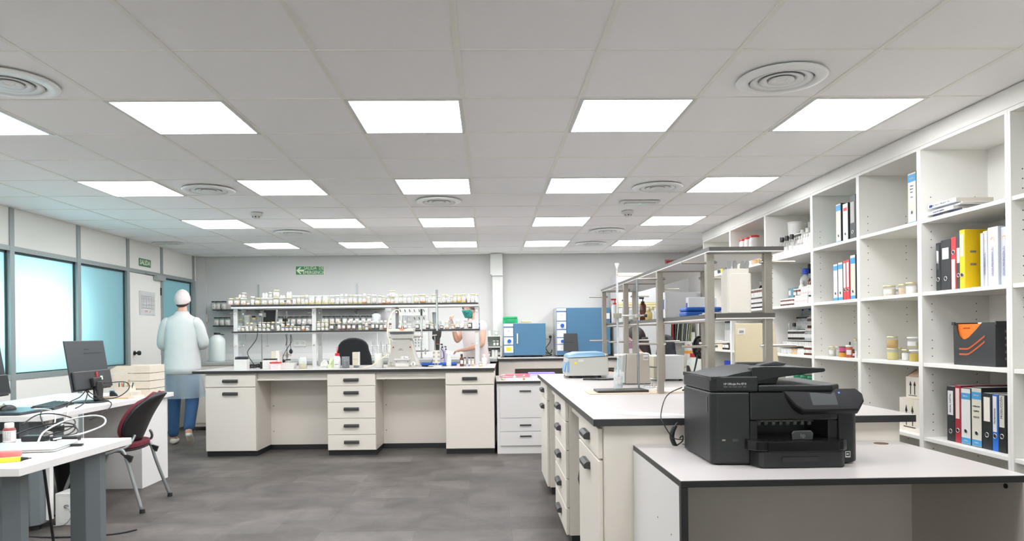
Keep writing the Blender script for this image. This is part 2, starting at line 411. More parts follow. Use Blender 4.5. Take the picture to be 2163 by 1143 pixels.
for x, y, lab in ((-2.215, 6.78, 'over the jar bench'), (1.384, 6.832, 'over the island')):
    o = thing('smoke_detector', (x, y, CZ), 'small white smoke detector on the ceiling ' + lab, 'smoke detector', group='smoke detectors')
    MB().lathe([(.055, 0), (.055, -.02), (.05, -.028)], WHP, n=24).build('base', o)
    s = MB().lathe([(.034, -.028), (.034, -.05), (.02, -.056)], WHP, n=24)
    for a in (-.9, 0, .9): s.box(.034 * sin(a) - .007, .034 * sin(a) + .007, -.036 * cos(a), -.03 * cos(a), -.046, -.036, BLK)
    s.build('sensor', o)
GRN = emis('green indicator', (60, 230, 120), 1.2)
for x, y, lab in ((1.394, 6.342, 'behind the round vent over the island'), (-4.0, 8.85, 'over the exit door')):
    o = thing('emergency_light', (x, y, CZ), 'flat white emergency light with a green indicator ' + lab, 'emergency light', group='emergency lights')
    MB().rbox(-.18, .18, -.07, .07, -.014, 0, WHP, r=.03).build('housing', o, bevel=.003)
    MB().rbox(-.14, .14, -.045, .045, -.024, -.014, GLASSB, r=.02).build('cover', o)
    MB().cyl((.0, -.03, -.026), (.0, -.03, -.024), .008, GRN, 10).build('indicator', o)

# ---------------------------------------------------------------- signs and wall fittings
SGREEN = mat('sign green', (62, 132, 96), 0.5); SCREAM = mat('sign cream', (226, 232, 200), 0.5); SRED = mat('sign red', (178, 52, 58), 0.5)
o = thing('exit_sign', (-2.643, BY, 2.23), 'green emergency exit sign with a cream arrow on the back wall', 'sign')
MB().box(-.213, .213, -.004, 0, -.068, .068, SGREEN).build('plate', o)
b = MB()
for x0, x1, z0, z1 in ((-.213, .213, .062, .068), (-.213, .213, -.068, -.062), (-.213, -.207, -.068, .068), (.207, .213, -.068, .068)): b.box(x0, x1, -.005, -.0035, z0, z1, SCREAM)
b.build('border', o)
MB().yprism([(-.20, 0), (-.145, .05), (-.125, .05), (-.155, .014), (-.085, .014), (-.085, -.014), (-.155, -.014), (-.125, -.05), (-.145, -.05)], -.0055, -.004, SCREAM).build('arrow', o)
text('lettering', 'SALIDA  DE', .068, o, (.06, -.005, .033), FRONT, SCREAM, sx=.85); text('lettering', 'EMERGENCIA', .068, o, (.062, -.005, -.031), FRONT, SCREAM, sx=.8)
o = thing('exit_sign', (LX, 8.893, 2.197), 'green SALIDA sign above the white exit door', 'sign')
MB().box(0, .004, -.15, .15, -.048, .048, SGREEN).build('plate', o); text('lettering', 'SALIDA', .085, o, (.005, 0, 0), EAST, SCREAM, sx=.95, bold=.002)
o = thing('fire_sign', (2.83, BY, 2.265), 'red fire equipment sign partly hidden behind the steel rack top', 'sign')
MB().box(-.15, .15, -.004, 0, -.15, .075, SRED).build('plate', o)
b = MB()
b.box(-.14, .14, -.0055, -.004, .065, .069, PAPER).box(-.14, -.136, -.0055, -.004, -.14, .069, PAPER)
for k in range(10):
    a = pi * k / 9; b.cyl((-.02 + .06 * cos(a), -.006, .045 * sin(a) - .02), (-.02 + .06 * cos(a), -.004, .045 * sin(a) - .02), .013, PAPER, 8)
b.build('symbol', o)
o = thing('wall_plan', (LX + .006, 8.926, 1.688), 'clear-framed evacuation plan hanging on the exit door', 'framed plan')
MB().box(0, .008, -.20, .20, -.15, .15, GLASSG).build('cover', o)
b = MB().box(-.0, .004, -.195, .195, -.145, .145, PAPER)
b.build('sheet', o)
b = MB()
for z in (.09, .06, -.02, -.06): b.box(.0085, .009, -.15, .1, z - .002, z + .002, GREYM)
for y in (-.15, -.1, -.03, .04, .1): b.box(.0085, .009, y - .0015, y + .0015, -.06, .09, GREYM)
for k in range(7): b.box(.0085, .009, .115, .17, .08 - k * .025, .085 - k * .025, GREYM)
for y, z in ((-.05, -.1), (-.01, -.1), (.06, -.105)): b.box(.0085, .009, y - .008, y + .008, z - .008, z + .008, REDINK)
b.build('drawing', o)
o = thing('thermostat', (-4.21, BY, 1.535), 'cream wall thermostat with a pale blue display by the corner', 'thermostat')
MB().box(-.062, .062, -.03, 0, -.062, .062, CRM).build('body', o, bevel=.006)
MB().box(-.045, .045, -.033, -.03, .005, .045, mat('lcd', (120, 200, 215), .3)).build('display', o); MB().box(-.01, .03, -.033, -.03, -.035, -.02, GREYM).build('button', o)
def outlet(x, y, z, lab, n=2, plugs=False):
    o = thing('power_outlet', (x, y, z), lab, 'power outlet', group='wall power outlets')
    MB().box(-.045 * n, .045 * n, -.012, 0, -.05, .05, WHP).build('plate', o, bevel=.003)
    for k in range(n):
        cx = (k - (n - 1) / 2) * .085
        s = MB().cyl((cx, -.0125, 0), (cx, -.010, 0), .028, mat('outlet well', (205, 205, 200), .5), 20)
        for dx in (-.01, .01): s.cyl((cx + dx, -.014, 0), (cx + dx, -.012, 0), .004, BLK, 8)
        s.build('socket', o)
    return o
outlet(-3.70, BY, 1.15, 'white double power outlet behind the large carboy'); outlet(-2.80, BY, 1.15, 'white double power outlet behind the hanging black plug')
outlet(-2.09, BY, 1.16, 'white double power outlet above the black chair back'); outlet(.885, BY, 1.22, 'white double power outlet between the two blue ovens')
# ================================================================ laboratory furniture
HND = mat('handle plastic', (58, 57, 57), 0.45)
CAMB = mat('cam cap', (120, 112, 104), 0.6)
def handle(parent, cx, z, y0=0.0, w=.155):
    """wedge-shaped bar handle on a front facing -Y"""
    b = MB().xprism([(y0, z - .017), (y0 - .028, z - .013), (y0 - .030, z + .006), (y0 - .016, z + .017), (y0, z + .017)], cx - w / 2, cx + w / 2, HND)
    return b.build('handle', parent, bevel=.002)
def front(parent, name, x0, x1, z0, z1, hz=None, w=.155, y0=-.02):
    f = MB().box(x0 + .002, x1 - .002, y0, -.0005, z0 + .002, z1 - .002, LAM).build(name, parent, bevel=.0035)
    if hz is not None: handle(f, (x0 + x1) / 2, hz, y0, w)
    return f
def base_unit(loc, w, kind, label, rot=0, depth=.55, plinth=True, top=.868):
    """lab base cabinet; origin at its front corner on the floor, +X to the right seen from the front, front towards -Y"""
    o = thing('base_cabinet', loc, label, 'cabinet', rot, 'cream lab base cabinets')
    MB().box(0, w, .0, depth, .055, top, LAM).build('body', o)
    MB().box(.004, w - .004, .012, depth, 0, .055, BLK).build('plinth', o)
    if kind == 'door':
        front(o, 'drawer', 0, w, .727, top - .012, .79 if w < .56 else .79)
        front(o, 'door', 0, w, .058, .723, .658)
    else:
        zs = [.055, .217, .387, .556, .727, top - .012]; hs = [.14, .311, .486, .656, .789]
        for k in range(5): front(o, 'drawer', 0, w, zs[k], zs[k + 1], hs[k])
    return o
def slab(loc, x0, x1, y0, y1, z, th, label, cat='worktop', rot=0, top=TOPW, edge=EDGE, name='worktop'):
    o = thing(name, loc, label, cat, rot)
    MB().box(x0, x1, y0, y1, z - th, z - .002, edge).build('core', o, bevel=.001)
    MB().box(x0 + .0005, x1 - .0005, y0 + .0005, y1 - .0005, z - .002, z, top).build('surface', o)
    return o
# ------------ bench A: the long bench with the jar rack (turned 1.4 degrees)
AR = radians(-1.4); APX, APY = .058, 7.315
def A(s, t, z): return (APX + s * cos(AR) - t * sin(AR), APY + s * sin(AR) + t * cos(AR), z)   # s along (negative to the left), t into the room
base_unit(A(-3.02, 0, 0), .53, 'door', 'cream drawer-and-door cabinet at the walking person end of the long bench', AR)
base_unit(A(-1.745, 0, 0), .505, 'drawers', 'cream five-drawer cabinet in the middle of the long bench', AR)
base_unit(A(-.51, 0, 0), .51, 'door', 'cream drawer-and-door cabinet of the long bench beside the low filing cabinet', AR)
def knee(s0, s1, lab):
    o = thing('knee_panel', A(s0, 0, 0), lab, 'bench panel', AR, 'knee space panels of the long bench')
    w_ = s1 - s0
    MB().box(0, w_, .44, .458, .05, .868, LAM).build('back_panel', o)
    MB().box(0, w_, .425, .45, 0, .052, BLK).build('plinth', o)
    MB().box(0, w_, .02, .04, .79, .868, LAM).build('apron', o)
    c = MB()
    for z in (.20, .48, .76): c.cyl((.03, .44, z), (.03, .437, z), .006, CAMB, 10)
    c.build('cam_cap', o)
knee(-2.489, -1.746, 'recessed cream knee space panel between the window side cabinet and the drawers'); knee(-1.239, -.511, 'recessed cream knee space panel between the drawers and the filing desk side cabinet')
o = thing('bench_back', A(-3.02, .555, 0), 'cream rear carcass panel of the long bench under the rack', 'bench panel', AR)
MB().box(0, 3.02, .36, .38, 0, .868, LAM).box(0, .018, 0, .36, 0, .868, LAM).box(3.002, 3.02, 0, .36, 0, .868, LAM).build('panel', o)
slab(A(0, 0, 0), -3.145, .008, -.045, 1.03, .90, .03, 'white worktop with black edges on the long bench under the jar rack', rot=AR)
# ------------ rack on bench A
RY0 = 7.93
def rack_a():
    o = thing('jar_rack', A(-2.985, .63, .9), 'white two-shelf steel rack with black-edged shelves standing on the long bench', 'rack', AR)
    WM = mat('white powder coat', (194, 194, 192), 0.4)
    xs = [.035, .93, 1.835, 2.785]
    for x in xs:
        for y in (.02, .27): MB().box(x - .023, x + .023, y - .012, y + .012, 0, .672, WM).build('post', o, bevel=.002)
        for y in (.02, .27):
            for z in (.25, .62):
                b = MB(); b.cyl((x - .03 if y < .1 else x + .03, y - .012, z), (x + (.03 if y > .1 else -.07), y - .012, z), .0045, STEEL, 10)
                b.cyl((x, y - .02, z), (x, y - .012, z), .010, CHROME, 12); b.build('rod', o)
    MB().box(0, 2.80, -.03, .33, .694, .712, EDGE).build('shelf', o); MB().box(0, 2.805, -.028, .33, .672, .694, WM).build('shelf_rail', o)
    MB().box(-.005, 2.81, -.005, .30, .396, .414, EDGE).build('shelf', o); MB().box(.0, 2.80, 0, .295, .386, .396, WM).build('shelf_rail', o)
rack_a()
TS_A, MS_A = .9 + .712, .9 + .414
# ------------ low filing desk beside the long bench
o = thing('filing_cabinet', (.085, 7.30, 0), 'low white filing cabinet with one deep and two shallow drawers beside the long bench', 'cabinet')
MB().box(0, .78, .0, .95, .0, .735, LAMW).build('body', o)
for y in (.03, .90): MB().box(1.32, 1.36, y, y + .04, 0, .735, ALU).build('leg', o)
for z0, z1, hz in ((.375, .70, .655), (.235, .371, .30), (.085, .231, .185)):
    f = MB().box(.03, .56, -.018, -.0005, z0, z1, LAMW).build('drawer', o, bevel=.002)
    MB().box(.235, .355, -.034, -.026, hz - .006, hz + .006, BLK).box(.24, .252, -.03, -.018, hz - .004, hz + .004, BLK).box(.338, .35, -.03, -.018, hz - .004, hz + .004, BLK).build('handle', f)
MB().box(-.005, 1.375, -.03, .96, .735, .757, EDGE).build('top', o); MB().box(-.004, 1.374, -.029, .96, .757, .760, TOPW).build('top_surface', o)
# ------------ back counter along the far wall
o = thing('back_counter', (-3.98, 9.50, 0), 'long grey-topped cream counter with a sink along the back wall', 'counter')
MB().box(0, 3.98, .0, .95, .05, .88, LAM).build('body', o)
MB().box(-.0, 4.10, -.03, .955, .88, .915, mat('grey counter', (168, 172, 168), .3)).build('top', o)
MB().box(-.0, 4.10, .94, .96, .915, 1.0, LAMW).build('backsplash', o)
for k in range(6): MB().box(.02 + k * .66, .66 + k * .66, -.02, -.001, .1, .86, LAM).build('door', o, bevel=.003)
o = thing('oven_counter', (.14, 9.50, 0), 'cream bench with black-edged top carrying the two blue ovens', 'counter')
MB().box(0, .22, .02, .95, .0, .885, LAM).box(1.58, 1.62, .02, .95, 0, .885, LAM).box(.22, 1.58, .93, .95, 0, .885, LAM).build('end_panel', o)
MB().box(.22, 1.58, .01, .03, .775, .885, LAM).build('apron', o)
MB().box(-.01, 1.63, -.02, .96, .885, .913, EDGE).build('core', o); MB().box(-.01, 1.63, -.02, .96, .913, .918, TOPW).build('top_surface', o)
MB().box(1.6205, 1.65, .0, .9, 0, .884, BLK).build('side_panel', o)
# ------------ wall shelves over the back counter
o = thing('wall_shelf_unit', (-3.99, 10.20, 0), 'two black-edged wall shelves on steel uprights above the back counter', 'wall shelf')
for z in (1.405, 1.64): MB().box(0, 2.46, .02, .26, z, z + .016, EDGE).build('shelf', o)
for x in (.585, 2.04):
    MB().box(x - .014, x + .014, .255, .269, 1.38, 2.03, ALU).build('upright', o)
    for z in (1.405, 1.64):
        MB().xprism([(.26, z), (.06, z), (.06, z - .01), (.26, z - .07)], x - .006, x + .006, ALU).build('bracket', o)

# ------------ the island
IX0, IX1, IY0, IY1 = .425, 1.755, 2.835, 6.06
IW = -pi / 2
def isl(y1, w, kind, lab): return base_unit((.47, y1, 0), w, kind, lab, IW, .58)
isl(3.50, .62, 'door', 'cream island cabinet with one drawer over a door, closest to the printer desk')
isl(4.78, .66, 'drawers', 'cream five-drawer cabinet in the middle of the island')
isl(6.04, .62, 'door', 'cream island cabinet with one drawer over a door, beside the low filing cabinet')
def knee_i(y1, y0, lab):
    o = thing('knee_panel', (.47, y1, 0), lab, 'bench panel', IW, 'knee space panels of the island')
    w_ = y1 - y0
    MB().box(0, w_, .50, .518, .05, .868, LAM).build('back_panel', o); MB().box(0, w_, .48, .50, 0, .052, BLK).build('plinth', o)
    MB().box(0, w_, .02, .04, .79, .868, LAM).build('apron', o)
knee_i(4.119, 3.501, 'recessed knee space panel of the island next to the printer desk'); knee_i(5.419, 4.781, 'recessed knee space panel at the far half of the island')
o = thing('island_carcass', (0, 0, 0), 'cream end panel and rear cabinets of the island behind the printer desk', 'bench panel')
MB().box(.472, 1.66, 2.86, 2.878, 0, .868, LAM).build('end_panel', o)
MB().box(1.06, 1.66, 2.882, 6.04, .055, .868, LAM).build('body', o); MB().box(1.08, 1.64, 2.885, 6.03, 0, .055, BLK).build('plinth', o)
MB().box(1.66, 1.70, 2.86, 2.90, 0, .868, LAM).build('corner_post', o)
slab((0, 0, 0), IX0, IX1, IY0, IY1, .90, .03, 'large white island worktop with black edges behind the printer')
# rack on the island
SX0, SX1 = .981, 1.238; PY = (3.07, 3.97, 4.95, 5.88)
def rack_i():
    o = thing('steel_rack', (0, 0, .9), 'tall brushed steel rack with grey-edged shelves standing on the island', 'rack')
    h = .692
    for y in PY:
        for x in (SX0, SX1):
            MB().box(x - .017, x + .017, y - .017, y + .017, 0, h, STEEL).build('post', o, bevel=.002)
            sg = -1 if x < 1.1 else 1
            for z in (.285, .655):
                b = MB(); b.cyl((x + sg * .017, y, z), (x + sg * .125, y, z), .006, STEEL, 12)
                b.cyl((x - sg * .017, y, z), (x - sg * .026, y, z), .009, CHROME, 6); b.cyl((x - sg * .026, y, z), (x - sg * .033, y, z), .006, CHROME, 12)
                b.build('rod', o)
        MB().box(SX0 - .017, SX1 + .017, y - .012, y + .012, h, h + .004, STEEL).build('cross_strip', o)
        MB().box(SX0, SX1, y - .010, y + .010, .398, .404, STEEL).build('cross_strip', o)
    MB().box(.963, 1.292, 3.015, 5.925, h + .0045, h + .009, LAMW).build('shelf_underside', o)
    MB().box(.963, 1.292, 3.015, 5.925, h + .009, h + .0265, EDGEG).build('shelf', o)
    MB().box(1.0, 1.262, 3.045, 5.90, .405, .410, LAMW).build('shelf_underside', o)
    MB().box(1.0, 1.262, 3.045, 5.90, .410, .430, EDGEG).build('shelf', o)
rack_i()
MS_I = .9 + .430
# ------------ printer desk
o = thing('printer_desk', (.590, 2.147, 0), 'white printer desk with thick black edging at the front of the picture', 'desk')
MB().box(0, 1.096, 0, .709, .7685, .7885, EDGE).build('top', o, bevel=.0015)
MB().box(.0008, 1.095, .0008, .708, .7885, .790, TOPW).build('top_surface', o)
MB().box(.0, .022, .022, .708, 0, .768, LAMW).build('side_panel', o); MB().box(.0, .022, 0, .0215, 0, .768, EDGE).build('side_edging', o)
MB().box(.0225, 1.0735, .575, .593, .06, .767, mat('taupe board', (196, 186, 178), .45)).build('back_panel', o)
MB().box(1.074, 1.0955, .0, .708, 0, .767, mat('taupe board', (196, 186, 178), .45)).build('side_panel', o)
MB().cyl((1.0738, .07, .742), (1.070, .07, .742), .008, BLK, 14).build('screw_cap', o)
b = MB().cyl((.995, .648, .7895), (.995, .648, .7912), .027, mat('brass wood insert', (110, 82, 52), .5), 28); b.build('cable_grommet', o)
MB().box(.20, .27, .688, .7095, .7895, .7908, EDGEG).build('cable_notch', o)
c = MB()
for y, z in ((.30, .60), (.12, .59)): c.cyl((-.001, y, z), (.0, y, z), .003, CAMB, 8)
c.build('dowel_hole', o)
# ================================================================ vessels
AMBER = mat('amber glass', (98, 48, 22), 0.15, spec=0.6); DARKB = mat('dark glass', (40, 26, 22), 0.15, spec=0.6)
LIDS = {'gold': GOLDL, 'white': WHP, 'black': BLK, 'red': RED, 'blue': mat('blue lid', (38, 74, 190), .4), 'green': mat('green lid', (20, 130, 84), .4), 'grey': mat('grey lid', (120, 124, 126), .4), 'orange': mat('orange lid', (230, 140, 50), .4)}
_C = {}
def liquid(rgb):
    k = 'contents %d %d %d' % rgb
    return mat(k, rgb, .25, var=.05)
_V = {}
def vessel(name, kind, r, h, lid='gold', body='glass', cont=None, fill=.0, label=True, mark=True, rot=0, lwrap=.72):
    """a jar or bottle as body > contents, lid, label; returns a linked copy"""
    key = (name, kind, round(r, 4), round(h, 4), lid, body, cont, fill, label, mark, lwrap)
    if key not in _V:
        bm_ = {'glass': GLASS, 'clear': GLASSG, 'thin': GLASSB, 'white': WHP, 'amber': AMBER, 'dark': DARKB}.get(body) or liquid(body)
        n = 18 if r > .02 else 12
        bt = MB()
        if kind == 'jar':
            prof = [(r * .9, 0), (r, .04 * h), (r, .74 * h), (r * .9, .82 * h), (r * .9, .98 * h)]; lz0, lz1, lr = .86 * h, h, r * .97
        elif kind == 'tub':
            prof = [(r * .88, 0), (r * .98, .9 * h)]; lz0, lz1, lr = .9 * h, h, r * 1.04
        elif kind == 'vial':
            prof = [(r * .95, 0), (r, .03 * h), (r, .74 * h), (r * .6, .8 * h), (r * .6, .95 * h)]; lz0, lz1, lr = .8 * h, h, r * .66
        else:
            prof = [(r * .92, 0), (r, .03 * h), (r, .60 * h), (r * .85, .68 * h), (r * .45, .76 * h), (r * .45, .96 * h)]; lz0, lz1, lr = .79 * h, h, r * .6
        bt.lathe(prof, bm_, n=n)
        o = bt.build(name); COL.objects.unlink(o); parts = [o]
        if cont and fill:
            top = prof[2][1] if kind != 'tub' else .9 * h
            z1 = max(.06 * h, top * fill)
            c = MB().lathe([(r * .86, .03 * h), (r * .94, .06 * h), (r * .94, z1)], liquid(cont), n=n).build('contents'); c.parent = o; parts.append(c)
        if lid:
            l = MB(); l.lathe([(lr, lz0), (lr * 1.02, lz0 + .2 * (lz1 - lz0)), (lr * 1.02, lz1 - .12 * (lz1 - lz0)), (lr * .92, lz1)], LIDS[lid], n=n)
            l = l.build('lid' if kind in ('jar', 'tub') else 'cap'); l.parent = o; parts.append(l)
        if label:
            z0, z1 = (.24 * h, .62 * h) if kind != 'bottle' else (.20 * h, .50 * h)
            lb = MB()
            def patch(a0, a1, z0, z1, rr, m, k=6):
                vs = []; fs = []
                for i in range(k + 1):
                    a = -pi / 2 + a0 + (a1 - a0) * i / k
                    vs += [(rr * cos(a), rr * sin(a), z0), (rr * cos(a), rr * sin(a), z1)]
                for i in range(k): fs.append((2 * i, 2 * i + 2, 2 * i + 3, 2 * i + 1))
                lb.add(vs, fs, m)
            patch(-lwrap, lwrap, z0, z1, r * 1.015, PAPER)
            if mark:
                patch(-.15, .30, z0 + .16 * (z1 - z0), z0 + .36 * (z1 - z0), r * 1.03, REDINK, 2)
                for q in range(3): patch(-.75, .55 - .2 * q, z0 + (.55 + .13 * q) * (z1 - z0), z0 + (.58 + .13 * q) * (z1 - z0), r * 1.03, GREYM, 2)
            lb = lb.build('label'); lb.parent = o; parts.append(lb)
        for p in parts[1:]: COL.objects.unlink(p)
        _V[key] = parts
    P = _V[key]
    o = P[0].copy(); COL.objects.link(o); o.rotation_euler = (0, 0, rot)
    for p in P[1:]:
        c = p.copy(); COL.objects.link(c); c.parent = o
    return o
SXA = 7.97 / 1476.0
def place_a(rows, zb, place, base, y=8.0, group='jars on the jar rack'):
    """rows of (centre u, width u, height u, kind, lid, body, contents, fill, stack u, look, dy)"""
    for row in rows:
        u, wd, hh, kind, lid, body, cont, fill, st, look = row[:10]; dy = row[10] if len(row) > 10 else 0.0
        yy = y + dy
        x = (u - 1031) * yy / 1476; r = wd / 2 * yy / 1476; h = hh * yy / 1476; z = zb + st * yy / 1476
        name = {'jar': 'glass_jar', 'tub': 'plastic_tub', 'bottle': 'bottle', 'vial': 'vial'}[kind]
        o = vessel(name, kind, r, h, lid, body, cont, fill, mark=len(row) < 12)
        yb = yy + (x + 1.4) * sin(AR) * 1.0
        o.location = (x, yb, z); o.rotation_euler = (0, 0, random.uniform(-.35, .35))
        if hh < 12 and st == 0 and 'small' not in look: look = 'small ' + look
        if st > 3: look = 'stacked ' + look
        reg(o, look, place + (' behind' if dy > .05 else ''), {'glass_jar': 'jar', 'plastic_tub': 'tub', 'bottle': 'bottle', 'vial': 'vial'}[name], group)
CRE = (226, 206, 178); PALE = (222, 212, 150); YEL = (238, 186, 0); AMB = (214, 136, 20); CLR = (226, 226, 214); GRY = (196, 196, 180); YG = (206, 204, 150)
BRN = (120, 52, 24); DRD = (82, 24, 18); BLKC = (18, 16, 20); ORG = (232, 136, 40)
g, wh = 'gold', 'white'
J = 'gold-lidded jar'; Wj = 'white-lidded jar'; B_ = 'white-capped bottle'
TP1 = 'on the jar rack top shelf, window end'; TP2 = 'on the jar rack top shelf, middle'; TP3 = 'on the jar rack top shelf, wall-clear end'
TP3 = 'on the jar rack top shelf, far right part'
top1 = [(490.5, 12, 14.7, 'jar', g, 'glass', (236, 208, 190), .9, 0, 'pink-cream ' + J), (504.5, 12, 15.7, 'jar', g, 'glass', CRE, .8, 0, J), (517.8, 12.6, 15, 'jar', wh, 'glass', CRE, .5, 0, Wj),
 (510, 5, 7, 'vial', wh, 'white', None, 0, 15.5, 'tiny white vial'), (519, 9.5, 11, 'jar', wh, 'glass', CRE, .6, 15.2, 'white-lidded jar'),
 (527.8, 8.5, 8.4, 'jar', g, 'glass', CRE, .5, 0, J), (537, 9, 18, 'jar', wh, 'glass', CLR, .8, 0, 'tall ' + Wj), (548, 12, 15, 'jar', g, 'glass', PALE, .8, 0, 'pale yellow ' + J),
 (561.6, 13, 15, 'jar', wh, 'glass', CLR, .5, 0, Wj), (560, 5, 10.5, 'vial', wh, 'white', None, 0, 15.2, 'tiny white vial'), (566, 5, 10.5, 'vial', wh, 'white', None, 0, 15.2, 'tiny white vial'),
 (574.5, 11, 15, 'jar', wh, 'glass', CRE, .4, 0, Wj), (574.8, 8, 11.5, 'jar', wh, 'glass', CLR, .3, 15.2, Wj), (586.6, 12.6, 16, 'jar', g, 'glass', (240, 238, 232), .9, 0, 'milky ' + J),
 (586.6, 12.6, 15.4, 'jar', g, 'glass', (240, 238, 232), .9, 16.1, 'milky ' + J), (599.7, 12.6, 15.5, 'jar', wh, 'glass', PALE, .5, 0, Wj), (597, 4.5, 4.6, 'vial', wh, 'white', None, 0, 15.6, 'tiny white vial'), (602.5, 4.5, 4.6, 'vial', wh, 'white', None, 0, 15.6, 'tiny white vial'),
 (613.6, 12, 15, 'jar', g, 'glass', (226, 204, 176), .7, 0, 'beige ' + J), (611, 5, 12, 'vial', wh, 'white', None, 0, 15.2, 'tiny white vial'), (616.5, 5, 12, 'vial', wh, 'white', None, 0, 15.2, 'tiny white vial'),
 (625, 9, 19, 'jar', wh, 'glass', CLR, .8, 0, 'tall ' + Wj), (634, 8.5, 19, 'jar', wh, 'glass', (204, 204, 160), .95, 0, 'green-tinted ' + Wj), (643.3, 9, 18.5, 'jar', g, 'glass', CLR, .4, 0, J), (650.8, 8, 20, 'bottle', wh, 'glass', PALE, .3, 0, B_)]
top2 = [(661.7, 13.4, 18, 'tub', wh, 'thin', PALE, .9, 0, 'pale yellow lidded tub'), (676, 13.4, 18, 'tub', wh, 'thin', PALE, .85, 0, 'pale yellow lidded tub'), (690.4, 12.6, 18.5, 'tub', wh, 'thin', PALE, .6, 0, 'pale yellow lidded tub'),
 (704.6, 10.5, 18.5, 'jar', wh, 'glass', PALE, .3, 0, 'tall ' + Wj), (715.6, 9, 19, 'jar', wh, 'glass', CLR, .4, 0, 'tall ' + Wj), (724.5, 9, 21, 'bottle', wh, 'glass', CLR, .5, 0, B_), (733.6, 9, 21, 'bottle', wh, 'glass', CLR, .5, 0, B_),
 (743.5, 10, 19, 'jar', g, 'glass', PALE, .4, 0, J), (753.8, 10, 19, 'jar', wh, 'glass', PALE, .3, 0, 'tall ' + Wj), (763.2, 9, 19, 'jar', wh, 'glass', PALE, .3, 0, 'tall ' + Wj), (772.4, 9, 21.5, 'bottle', wh, 'glass', AMB, .35, 0, 'amber-filled bottle'),
 (781.5, 8.4, 9.2, 'jar', g, 'glass', CRE, .6, 0, J), (781.5, 8, 10, 'jar', g, 'glass', CLR, .5, 9.3, J), (792.3, 10, 19, 'jar', wh, 'glass', GRY, .3, 0, 'tall ' + Wj), (804.4, 8.5, 11, 'jar', wh, 'glass', (240, 200, 200), .9, 0, 'pinkish ' + Wj),
 (804.6, 8, 18, 'jar', g, 'glass', PALE, .4, 0, J, .08), (813.6, 8.6, 9.5, 'jar', g, 'glass', ORG, .5, 0, 'orange ' + J), (814, 8.6, 17, 'jar', wh, 'glass', CLR, .5, 0, Wj, .08), (822.4, 8, 20, 'bottle', wh, 'glass', ORG, .3, 0, 'orange-filled bottle')]
top3 = [(830.6, 7.6, 13, 'jar', g, 'glass', CRE, .6, 0, J), (830.6, 12.4, 14, 'jar', g, 'glass', (242, 242, 238), .9, 13.1, 'milky ' + J), (839, 8.6, 20, 'bottle', wh, 'glass', (238, 236, 228), .95, 0, 'milky ' + B_), (848.3, 8.6, 17.5, 'jar', g, 'glass', YG, .35, 0, J),
 (857.2, 9, 18, 'jar', wh, 'glass', CLR, .3, 0, 'tall ' + Wj), (866.6, 9.3, 18.5, 'jar', wh, 'glass', CLR, .3, 0, 'tall ' + Wj), (880.6, 11.5, 18, 'jar', g, 'glass', PALE, .8, 0, 'pale yellow ' + J), (894.2, 12.4, 18.5, 'jar', g, 'glass', AMB, .30, 0, 'honey-coloured ' + J),
 (903.8, 7, 15, 'jar', g, 'glass', CLR, .4, 0, J, .09), (908.2, 8.5, 10, 'jar', wh, 'glass', CLR, .3, 0, Wj), (917.7, 9.4, 18.5, 'jar', g, 'glass', (240, 236, 222), .8, 0, 'milky ' + J), (927, 8.6, 9.5, 'jar', g, 'glass', CLR, .5, 0, J), (926.7, 10, 14.5, 'jar', g, 'glass', CLR, .3, 0, J, .08),
 (939.2, 9.6, 18.5, 'jar', g, 'glass', CLR, .3, 0, J), (944.8, 7, 18, 'jar', g, 'glass', CLR, .3, 0, J, .08), (948.8, 8.5, 9.8, 'jar', wh, 'glass', CLR, .4, 0, Wj), (955.6, 8, 14.5, 'jar', g, 'glass', PALE, .4, 0, J, .08), (962.9, 8.4, 18.5, 'jar', g, 'glass', PALE, .6, 0, J),
 (971.8, 9.2, 18.5, 'jar', g, 'glass', YEL, .92, 0, 'bright yellow ' + J), (981.2, 8, 19, 'jar', g, 'glass', (232, 214, 120), .42, 0, 'half yellow ' + J), (991.4, 7.4, 18.5, 'bottle', wh, 'white', None, 0, 0, 'cream plastic bottle', 0, 0), (999.6, 8.8, 18.8, 'jar', g, 'glass', (240, 240, 236), .8, 0, 'milky ' + J),
 (1007.6, 7.8, 17.8, 'jar', g, 'clear', None, 0, 0, 'empty clear ' + J, 0, 0)]
TZ = TS_A + .0005
place_a(top1, TZ, TP1, 0); place_a(top2, TZ, TP2, 0); place_a(top3, TZ, TP3, 0)
MP1 = 'on the lower rack shelf, first bay'; MP2 = 'on the lower rack shelf, middle bay'; MP3 = 'on the lower rack shelf, last bay'
D = 'dark-filled '
